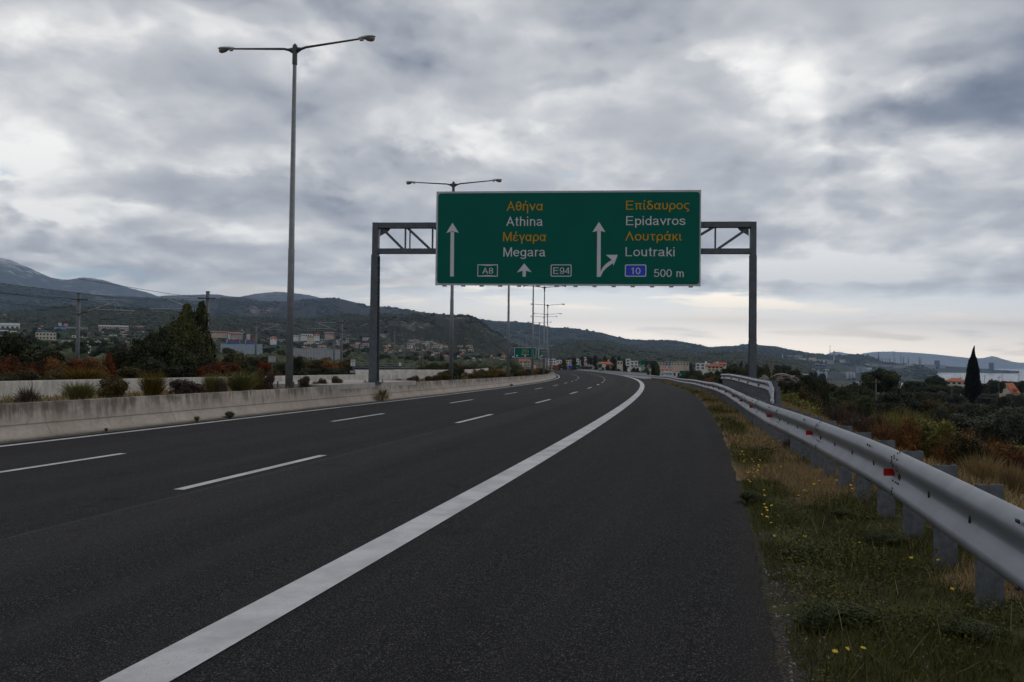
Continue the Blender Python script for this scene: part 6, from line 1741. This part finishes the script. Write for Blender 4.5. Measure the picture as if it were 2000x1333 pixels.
# right of the road
rt = [('umbrella_pine', 'pine', 1720, 716, 84, 150, 'big round umbrella pine left of the villa, the largest tree of the valley'), ('bush', 'dark', 1692, 748, 66, 141, 'dark bush at the left foot of the umbrella pine'), ('bush', 'dark', 1762, 752, 60, 142, 'dark bush at the right foot of the umbrella pine'), ('bush', 'dark', 1728, 762, 92, 138, 'dark bush under the umbrella pine'),
      ('cypress', 'cypress', 1900, 685, 26, 190, 'tall dark cypress standing alone against the sea'), ('umbrella_pine', 'pine', 1826, 731, 44, 300, 'flat topped pine rising above the others left of the villa'), ('bush', 'mixed', 1826, 774, 74, 100, 'rounded olive bush before the cypress'),
      ('broom', 'reed', 1742, 800, 70, 44, 'green reeds behind the guardrail, left clump'), ('broom', 'reed', 1785, 803, 80, 40, 'green reeds behind the guardrail, right clump'), ('bush', 'reed', 1836, 806, 96, 33, 'yellow green bush with rusty leaves behind the guardrail'), ('bush', 'rusty', 1888, 832, 84, 29, 'rusty bush behind the guardrail'), ('twig_bush', 'rusty', 1940, 842, 70, 27, 'dry rusty shrub above the pale rocks'),
      ('bush', 'red', 1992, 868, 56, 22, 'dark red bush at the right edge'), ('broom', 'tan', 1916, 884, 84, 21, 'tangle of dry tan stalks above the rocks'), ('broom', 'tan', 1975, 900, 60, 18, 'dry tan grass tuft beside the red bush'), ('bush', 'olive', 1955, 790, 130, 58, 'large grey green olive right of the cypress'), ('bush', 'olive', 1885, 800, 96, 62, 'grey green olive below the cypress'), ('bush', 'olive', 2010, 800, 110, 50, 'grey green olive at the right edge'),
      ('bush', 'reed', 1516, 752, 50, 62, 'green bush behind the gantry post'), ('bush', 'reed', 1548, 756, 64, 52, 'yellow green bush right of the gantry post'), ('bush', 'mixed', 1578, 746, 60, 60, 'olive bush left of the dark thicket'), ('bush', 'dark', 1606, 728, 40, 62, 'tall dark thicket right of the rocks'), ('bush', 'reed', 1562, 772, 84, 38, 'low yellow green bush behind the second guardrail'), ('twig_bush', 'brown', 1628, 770, 76, 38, 'brown thorny scrub behind the guardrail'),
      ('twig_bush', 'brown', 1672, 782, 84, 36, 'brown scrub in front of the umbrella pine'), ('twig_bush', 'brown', 1716, 794, 70, 37, 'brown scrub left of the reeds'), ('broom', 'tan', 1502, 756, 34, 44, 'tan grass clump at the gantry post'), ('bush', 'valley', 1640, 752, 70, 105, 'green bush in the valley left of the umbrella pine'), ('bush', 'valley', 1600, 766, 60, 80, 'green bush right of the dark thicket'), ('bush', 'rusty', 1384, 735, 30, 66, 'rusty bush behind the second guardrail')]
for kd, mt, px, pt, wpx, D, lab in rt: plant_px(kd, mt, px, pt, wpx, lab, D=D)
tr = random.Random(5)
def belt(n, pxr, ptf, Dr, wr, kinds, mats, label, group):
    for i in range(n):
        px = pxr[0] + (pxr[1] - pxr[0]) * (i + tr.random()) / n
        D = tr.uniform(*Dr)
        plant_px(tr.choice(kinds), tr.choice(mats), px, ptf(px) + tr.uniform(-3, 3), tr.uniform(*wr), label, D=D, group=group)
I = lambda xs_, ys_: (lambda p: float(np.interp(p, xs_, ys_)))
belt(13, (1540, 1690), I([1540, 1600, 1690], [742, 750, 748]), (140, 210), (34, 56), ['tree', 'bush'], ['valley', 'dark'], 'green tree in the valley wood left of the umbrella pine', 'valley trees left of the umbrella pine')
belt(10, (1600, 1700), I([1600, 1700], [762, 768]), (85, 125), (44, 66), ['bush'], ['valley'], 'low green tree in the front of the valley wood', 'low front trees of the valley wood')
belt(13, (1765, 1880), I([1765, 1800, 1850, 1880], [745, 743, 750, 757]), (240, 330), (26, 42), ['umbrella_pine', 'tree'], ['pine'], 'dark pine between the umbrella pine and the cypress', 'pines between the umbrella pine and the cypress')
belt(12, (1770, 1880), I([1770, 1880], [762, 766]), (160, 225), (34, 50), ['tree', 'bush'], ['dark', 'olive'], 'dark low tree in front of the villa', 'low dark trees in front of the villa')
belt(8, (1918, 2010), I([1918, 1935, 1970, 2010], [750, 739, 745, 742]), (270, 340), (28, 42), ['tree', 'umbrella_pine'], ['pine', 'dark'], 'dark tree along the shore right of the cypress', 'shore trees right of the cypress')
belt(9, (1915, 2015), I([1915, 2015], [768, 770]), (150, 220), (36, 52), ['bush', 'tree'], ['olive', 'dark'], 'grey olive tree in the field right of the cypress', 'olive trees right of the cypress')
belt(26, (1195, 1620), I([1195, 1230, 1300, 1350, 1400, 1450, 1500, 1560, 1620], [704, 703, 708, 709, 708, 706, 708, 716, 730]), (560, 640), (16, 28), ['tree', 'bush'], ['dark', 'valley'], 'dark tree of the wood behind the hilltop houses', 'wood behind the hilltop houses')
belt(20, (1336, 1500), I([1336, 1360, 1410, 1440, 1500], [716, 724, 724, 712, 716]), (215, 265), (20, 34), ['tree', 'bush'], ['dark', 'valley'], 'dark green tree on the wooded rise around the villas', 'trees on the wooded rise')
belt(10, (1415, 1540), I([1415, 1470, 1540], [712, 716, 719]), (120, 200), (26, 44), ['tree', 'bush'], ['dark', 'pine'], 'dark pine on the knoll behind the gantry post', 'pines on the knoll behind the gantry post')
belt(8, (1488, 1600), I([1488, 1530, 1570, 1600], [726, 717, 723, 734]), (96, 108), (28, 40), ['bush', 'tree'], ['dark', 'pine'], 'dark bush on top of the rocky outcrop', 'bushes on top of the rocky outcrop')
belt(9, (1330, 1410), I([1330, 1410], [727, 730]), (130, 175), (18, 28), ['bush'], ['dark', 'valley'], 'dark bush below the villas, behind the guardrail', 'bushes below the villas')
belt(9, (1196, 1290), I([1196, 1240, 1290], [714, 713, 715]), (236, 260), (13, 20), ['bush', 'tree'], ['dark', 'valley'], 'dark tree among the houses behind the bend', 'trees among the houses behind the bend')
belt(12, (1100, 1222), I([1100, 1135, 1150, 1180, 1205, 1222], [703, 695, 694, 696, 696, 703]), (470, 520), (11, 18), ['tree'], ['dark'], 'tall dark pine behind the houses of the bend', 'tall pines behind the houses of the bend')
belt(12, (1085, 1190), I([1085, 1190], [711, 713]), (285, 330), (9, 16), ['bush'], ['dark', 'valley'], 'small bush between the houses of the bend', 'small bushes between the houses of the bend')
belt(9, (1690, 1880), I([1690, 1780, 1880], [800, 812, 836]), (30, 38), (50, 80), ['bush', 'twig_bush'], ['reed', 'rusty', 'mixed'], 'olive and rusty scrub along the bank behind the guardrail', 'bank scrub behind the guardrail')
belt(7, (1870, 2010), I([1870, 1940, 2010], [836, 850, 862]), (24, 30), (56, 90), ['bush', 'twig_bush'], ['rusty', 'mixed', 'reed'], 'ochre scrub above the pale rocks behind the guardrail', 'ochre scrub above the rocks')
belt(22, (1560, 2000), I([1560, 2000], [776, 790]), (75, 190), (40, 70), ['bush'], ['valley', 'dark', 'olive', 'mixed'], 'low bush on the valley floor between the larger trees', 'low bushes of the valley floor')
# slope and village left of the road
for i in range(150):
    px = tr.uniform(-20, 760); py = tr.uniform(648, 706)
    h_ = hit(px, py)
    if h_ is None or h_.y < 150 or h_.y > 2000: continue
    hh = tr.uniform(5, 9)
    plant(tr.choice(['tree', 'bush', 'tree']), tr.choice(['dark', 'valley', 'dark']), h_.x, h_.y, h_.z - .2, hh * tr.uniform(.9, 1.5), hh, 'dark tree of the open wood on the left slope', 'open wood on the left slope')
for i in range(42):
    px = tr.uniform(740, 1010); py = tr.uniform(693, 716)
    h_ = hit(px, py)
    if h_ is None or h_.y < 180 or h_.y > 1500: continue
    hh = tr.uniform(4, 7)
    plant(tr.choice(['tree', 'bush']), tr.choice(['dark', 'valley']), h_.x, h_.y, h_.z - .2, hh * tr.uniform(.9, 1.5), hh, 'dark tree among the village houses under the rocky hill', 'trees of the village under the rocky hill')
# rocks
def rock(label, px, py, wpx, hpx, D=None, mat='rock_pale', seed=0, name='rock', group=None):
    if D is None:
        h_ = hit(px, py); x, y, z = h_
    else:
        q = at(px, py, D); x, y, z = float(q[0]), D, float(q[2])
    wd, ht = wpx / FPX * y, hpx / FPX * y
    import bmesh
    bm = bmesh.new(); bmesh.ops.create_icosphere(bm, subdivisions=4, radius=.5)
    co = np.array([v.co for v in bm.verts])
    n = fbm(co[:, 0] * 3 + seed * 3.3 + co[:, 2] * 2, co[:, 1] * 3 + co[:, 2] * 2.3 + seed, 5)
    n2 = abs(fbm(co[:, 0] * 7 + seed, co[:, 2] * 7 + co[:, 1] * 5, 3) - .5)
    k = .62 + .8 * n - .7 * n2
    for v, kk in zip(bm.verts, k): v.co = v.co * kk
    me = bpy.data.meshes.new(name); bm.to_mesh(me); bm.free()
    o = link(name, me, M[mat]); o.location = (x, y, z + ht * .25); o.scale = (wd * 1.1, wd * .8, ht * 1.5); o.rotation_euler = (0, 0, seed)
    tag(o, label, 'rock', group)
rock('rough grey limestone outcrop right of the gantry post', 1530, 746, 62, 18, 86, 'rock', 1, 'rock_outcrop')
rock('smaller limestone outcrop at the foot of the gantry post', 1492, 746, 26, 12, 88, 'rock', 4, 'rock_outcrop')
for i, (px, py, a, c, lab) in enumerate([(1935, 945, 40, 20, 'pale rock with twigs behind the guardrail, left one'), (1962, 952, 44, 24, 'largest pale rock behind the guardrail'), (1990, 958, 36, 20, 'pale rock at the right edge'), (1882, 925, 14, 8, 'small pale stone left of the large rocks'), (1824, 924, 24, 12, 'grey stone behind a guardrail post')]):
    rock(lab, px, py, a, c, seed=i + 2)
# wooden poles
for px, pt, D, lab in [(1507, 700, 88, 'thin wooden pole right of the gantry post'), (1711, 741, 120, 'thin wooden pole before the umbrella pine'), (1951, 735, 255, 'wooden pole left of the A-frame house'), (1923, 733, 330, 'wooden pole with crossarm right of the cypress'), (1957, 731, 340, 'thin pole between the shore trees'), (1990, 731, 330, 'wooden pole with crossarm at the right edge'), (1859, 752, 180, 'thin pole below the villa')]:
    q = at(px, pt, D); x = float(q[0]); g = land(x, D); H_ = max(2.5, float(q[2]) - g)
    t = thing('utility_pole', lab, 'utility pole', (x, D, g))
    b = MB(); b.tube([(0, 0, -.5), (0, 0, H_)], [.12, .08], 7); b.build('pole', M['wood'], t, True)
    b = MB(); b.box(-.7, -.06, H_ - .5, .7, .06, H_ - .38); b.build('crossarm', M['wood'], t)

# ------------------------------------------------------------------ grass and flowers
def grass_mat():
    m, t, b = new_mat('grass_blades')
    rnd = t.n('ShaderNodeAttribute', attribute_name='rnd').outputs['Fac']
    dry = t.n('ShaderNodeAttribute', attribute_name='dry').outputs['Fac']
    g = t.mix(rnd, (.026, .031, .007), (.125, .122, .030))
    s_ = t.mix(rnd, (.12, .082, .040), (.42, .31, .155))
    t.set(b, 'Base Color', t.mix(t.ss(dry, .42, .6), g, s_)); t.set(b, 'Roughness', .8); t.set(b, 'Specular IOR Level', .15)
    return m
M['grass'] = grass_mat()
def grass(name, n, s0, s1, o0, o1, ln, wd, lean=.5, zf=None, power=1.0, keep=None, seed=0, drybias=0.0):
    rng = np.random.default_rng(100 + seed)
    s = s0 + (s1 - s0) * rng.random(n) ** power; o = rng.uniform(o0, o1, n)
    x, y = rxy(s, o)
    clump = fbm(x * 2.2 + 7, y * 2.2 + 4, 3)
    d = np.clip(dryness(x, y, s, o) + drybias + rng.normal(size=n) * .12, 0, 1)
    ok = rng.random(n) < np.where(d > .45, 1.0, sstep(.30, .55, clump) * .8 + .2)
    if keep is not None: ok &= keep(s, o, rng)
    s, o, x, y, d, clump = [q[ok] for q in (s, o, x, y, d, clump)]
    z = zf(s, o) if zf else ground(x, y)
    k = len(x)
    L_ = rng.uniform(.35, 1.0, k) * ln * (.6 + .8 * clump) * np.where(d > .5, 1.15, 1.0)
    a = rng.uniform(0, 6.28, k); q = rng.uniform(.1, 1, k) * lean
    D = np.stack([np.cos(a) * q, np.sin(a) * q, np.ones(k)], -1); D /= np.linalg.norm(D, axis=1)[:, None]
    me = blade_mesh(name, np.stack([x, y, z - .01], -1), D * L_[:, None], wd, rng, d, .35)
    tag(link(name, me, M['grass']), kind='stuff')
edge_keep = lambda s, o, rng: (o > 3.08 + .14 * fbm(s * 2, s * 0, 3) + (.35 * fbm(s * 1.1, s * 0 + 9, 3) * sstep(11, 5, s) * .35))
grass('grass', 110000, 3, 15, 3.2, 6.8, .10, .0045, .9, keep=edge_keep, power=1.3, seed=1)
grass('grass', 42000, 14, 45, 3.2, 7.5, .15, .013, .8, keep=edge_keep, power=1.2, seed=2)
grass('grass', 26000, 44, 130, 3.1, 7.5, .22, .035, .7, seed=3)
grass('grass', 42000, 2, 75, 5.0, 8.0, .28, .014, .7, seed=4, power=1.3, drybias=.45)
grass('grass', 36000, 8, 125, -17.2, -12.62, .22, .022, .7, zf=zmed, seed=5, power=1.2, drybias=.12)
def weeds(name, n, s0, s1, size, seed):
    rng = np.random.default_rng(seed)
    s, o = s0 + (s1 - s0) * rng.random(n) ** 1.3, rng.uniform(3.3, 6.5, n)
    x, y = rxy(s, o)
    c = fbm(x * 1.5 + 31, y * 1.5 + 12, 3); d = dryness(x, y, s, o)
    ok = (c > .50) & (d < .5)
    x, y, c = x[ok], y[ok], c[ok]
    z = ground(x, y) + rng.random(len(x)) ** 1.5 * (.02 + (c - .5) * 1.1)
    N_ = rng.normal(size=(len(x), 3)) * .55 + np.array([0, 0, 1])
    P = np.stack([x, y, z], -1)
    V = leaf_quads(P, N_, size, rng, 1.7)
    me = np_mesh(name, V, np.arange(len(V)).reshape(-1, 4)); attr(me, 'rnd', np.repeat(rng.random(len(P)), 4)); attr(me, 'dry', np.zeros(len(V)))
    tag(link(name, me, M['grass']), kind='stuff')
grass('grass', 2600, 6, 110, -11.97, -11.66, .10, .012, .9, zf=lambda s, o: foot(s) + .01, seed=6, keep=lambda s, o, rng: fbm(s * .8, s * 0 + 4, 4) > .56)
grass('dry_stems', 3600, 3, 22, 3.35, 7.0, .22, .0042, 1.5, seed=7, power=1.2, drybias=.5)
weeds('ground_weeds', 110000, 3, 16, .013, 3); weeds('ground_weeds', 34000, 15, 45, .032, 4)
for i, (px, py, kd, mt, wd, ht, lab) in enumerate([(1560, 1095, 'bush', 'valley', .30, .17, 'dark leafy weed by the asphalt below the largest yellow flower'), (1660, 1210, 'bush', 'valley', .40, .14, 'low leafy weed in the middle of the near verge'), (1596, 1232, 'bush', 'valley', .30, .20, 'stalky weed beside the gravel at the asphalt edge'), (1720, 1060, 'bush', 'valley', .42, .13, 'low leafy weed between the third and fourth near posts'), (1545, 880, 'twig_bush', 'brown', .5, .3, 'dry twiggy weed in the straw of the verge'), (1650, 1010, 'bush', 'valley', .34, .12, 'small round weed in the straw beside the posts'), (1900, 1240, 'bush', 'valley', .42, .12, 'low leafy weed at the foot of the nearest post'), (1470, 985, 'bush', 'valley', .3, .2, 'bright green weed by the asphalt beyond the flowers')]):
    h_ = hit(px, py)
    if h_ is None: continue
    t = plant(kd, mt, h_.x, h_.y, h_.z - .02, wd, ht, lab, seed=1)
    t.name = 'weed'; t['category'] = 'weed'
def pebbles():
    rng = np.random.default_rng(9); n = 1500
    s, o = 3 + 10 * rng.random(n) ** 1.2, 3.2 + .75 * rng.random(n) ** 1.6
    x, y = rxy(s, o); ok = rng.random(n) < sstep(10, 4, s); x, y = x[ok], y[ok]; n = len(x); z = ground(x, y)
    r = .004 + .014 * rng.random(n) ** 3
    base = np.array([[1, 0, 0], [0, 1, 0], [-1, 0, 0], [0, -1, 0], [0, 0, .8], [0, 0, -.6]])
    V = np.stack([x, y, z], -1)[:, None] + base[None] * r[:, None, None] * rng.uniform(.6, 1.3, (n, 6, 1))
    F = np.array([[0, 1, 4], [1, 2, 4], [2, 3, 4], [3, 0, 4], [1, 0, 5], [2, 1, 5], [3, 2, 5], [0, 3, 5]])
    me = np_mesh('gravel', V.reshape(-1, 3), (np.arange(n)[:, None, None] * 6 + F[None]).reshape(-1, 3))
    tag(link('gravel', me, M['rock_pale']), kind='stuff')
pebbles()
M['petal'] = plain('petal_yellow', (.72, .52, .008), (.62, .42, .006), 40, .6)
M['stem'] = plain('flower_stem', (.05, .07, .02), None, 9, .7)
def flower():
    t = thing('yellow_flower', 'x', 'flower')
    b = MB()
    for ring, (n, r, tilt) in enumerate(((10, 1.0, .35), (8, .68, .6))):
        for k in range(n):
            a = 2 * math.pi * (k + .5 * ring) / n; c, s = math.cos(a), math.sin(a); wd = .26 * r
            P = [(.12, 0, 0), (r * .55, -wd, tilt * .35), (r, -wd * .35, tilt * .6), (r * 1.03, wd * .35, tilt * .6), (r * .55, wd, tilt * .35)]
            b.add([(x * c - y * s, x * s + y * c, z + .02 * ring) for x, y, z in P], [(0, 1, 2, 3, 4)])
    b.tube([(0, 0, -.12), (0, 0, .16)], [.3, .22], 8)
    h = b.build('petals', M['petal'], t); h.scale = (.016,) * 3
    b = MB(); b.tube([(0, 0, -.12), (.008, .004, -.05), (0, 0, -.002)], [.002, .0018, .0022], 5, cap=False); b.build('stem', M['stem'], t)
    return t
fl0 = None
fpx = [(1572, 1066), (1513, 1066), (1506, 1034), (1520, 1020), (1498, 1024), (1780, 1114), (1832, 1114), (1860, 1171), (1630, 1215), (1540, 1258), (1631, 1306), (1655, 1305), (1686, 1307), (1678, 1084), (1600, 950), (1634, 948), (1560, 985), (1590, 960), (1496, 1010), (1488, 1022)]
fr_ = random.Random(2)
for c_ in [(1432, 880, 26, 30, 22), (1462, 930, 24, 26, 18), (1500, 905, 40, 40, 10), (1540, 990, 50, 30, 6), (1400, 815, 14, 18, 8), (1640, 960, 30, 14, 4)]:
    for i in range(c_[4]): fpx.append((c_[0] + fr_.uniform(-1, 1) * c_[2], c_[1] + fr_.uniform(-1, 1) * c_[3]))
fi = 0
for i, (px, py) in enumerate(fpx):
    h_ = hit(px, py)
    if h_ is None: continue
    s_, oo = nearest(np.array([h_.x]), np.array([h_.y]))
    if oo[0] < 3.28 or h_.y > 60: continue
    lab = ['largest yellow flower, alone in the dark weeds by the asphalt edge', None][0] if i == 0 else 'small yellow flower in the grass between asphalt and guardrail'
    if 9 <= i <= 12: lab = ['yellow flower on the gravel right at the asphalt edge', 'left yellow flower of the three at the bottom edge', 'middle yellow flower of the three at the bottom edge', 'right yellow flower of the three at the bottom edge'][i - 9]
    sc = fr_.uniform(.75, 1.15) * (1.15 if i == 0 else 1)
    loc = (h_.x, h_.y, h_.z + fr_.uniform(.06, .11))
    if fl0 is None: fl0 = t = flower(); t.location = loc; t['label'] = lab; t.scale = (sc,) * 3
    else: t = dup(fl0, loc, fr_.uniform(0, 6), (sc,) * 3, lab)
    t.rotation_euler = (fr_.uniform(.1, .7), fr_.uniform(-.4, .4), fr_.uniform(-.6, .6))
    if i and not 9 <= i <= 12: t['group'] = 'yellow flowers in the verge'
# weeds growing at the foot of the barrier
for i, (px, s_, lab) in enumerate([(215, 0, 'small weed in the gutter below the barrier, left one'), (391, 0, 'tuft of grass at the foot of the barrier'), (452, 0, 'leafy green weed at the foot of the barrier'), (750, 0, 'tall dry weed at the foot of the barrier below the concrete pad'), (1000, 0, 'tiny weed at the barrier foot near the bend')]):
    s_, x, y = on_line(px, -11.80)
    z = float(foot(s_)) + .02
    kd, mt, wd, ht = [('broom', 'mixed', .10, .10), ('broom', 'broom', .20, .18), ('bush', 'valley', .42, .22), ('twig_bush', 'tan', .8, .75), ('broom', 'mixed', .3, .2)][i]
    t = plant(kd, mt, x, y, z, wd, ht, lab, seed=0)
    t.name = 'weed'; t['category'] = 'weed'

# ------------------------------------------------------------------ haze
HZ = 6.0e-5
b = MB(); b.box(-25000, -25000, -84, 25000, 25000, 1290)
m = bpy.data.materials.new('haze_air'); m.use_nodes = True
t = NT(m.node_tree)
pv = t.n('ShaderNodeVolumePrincipled', i_Color=(.42, .64, 1.0), i_Density=HZ, i_Anisotropy=0.2)
t.n('ShaderNodeOutputMaterial', i_Volume=pv)
tag(b.build('haze', m), kind='stuff')
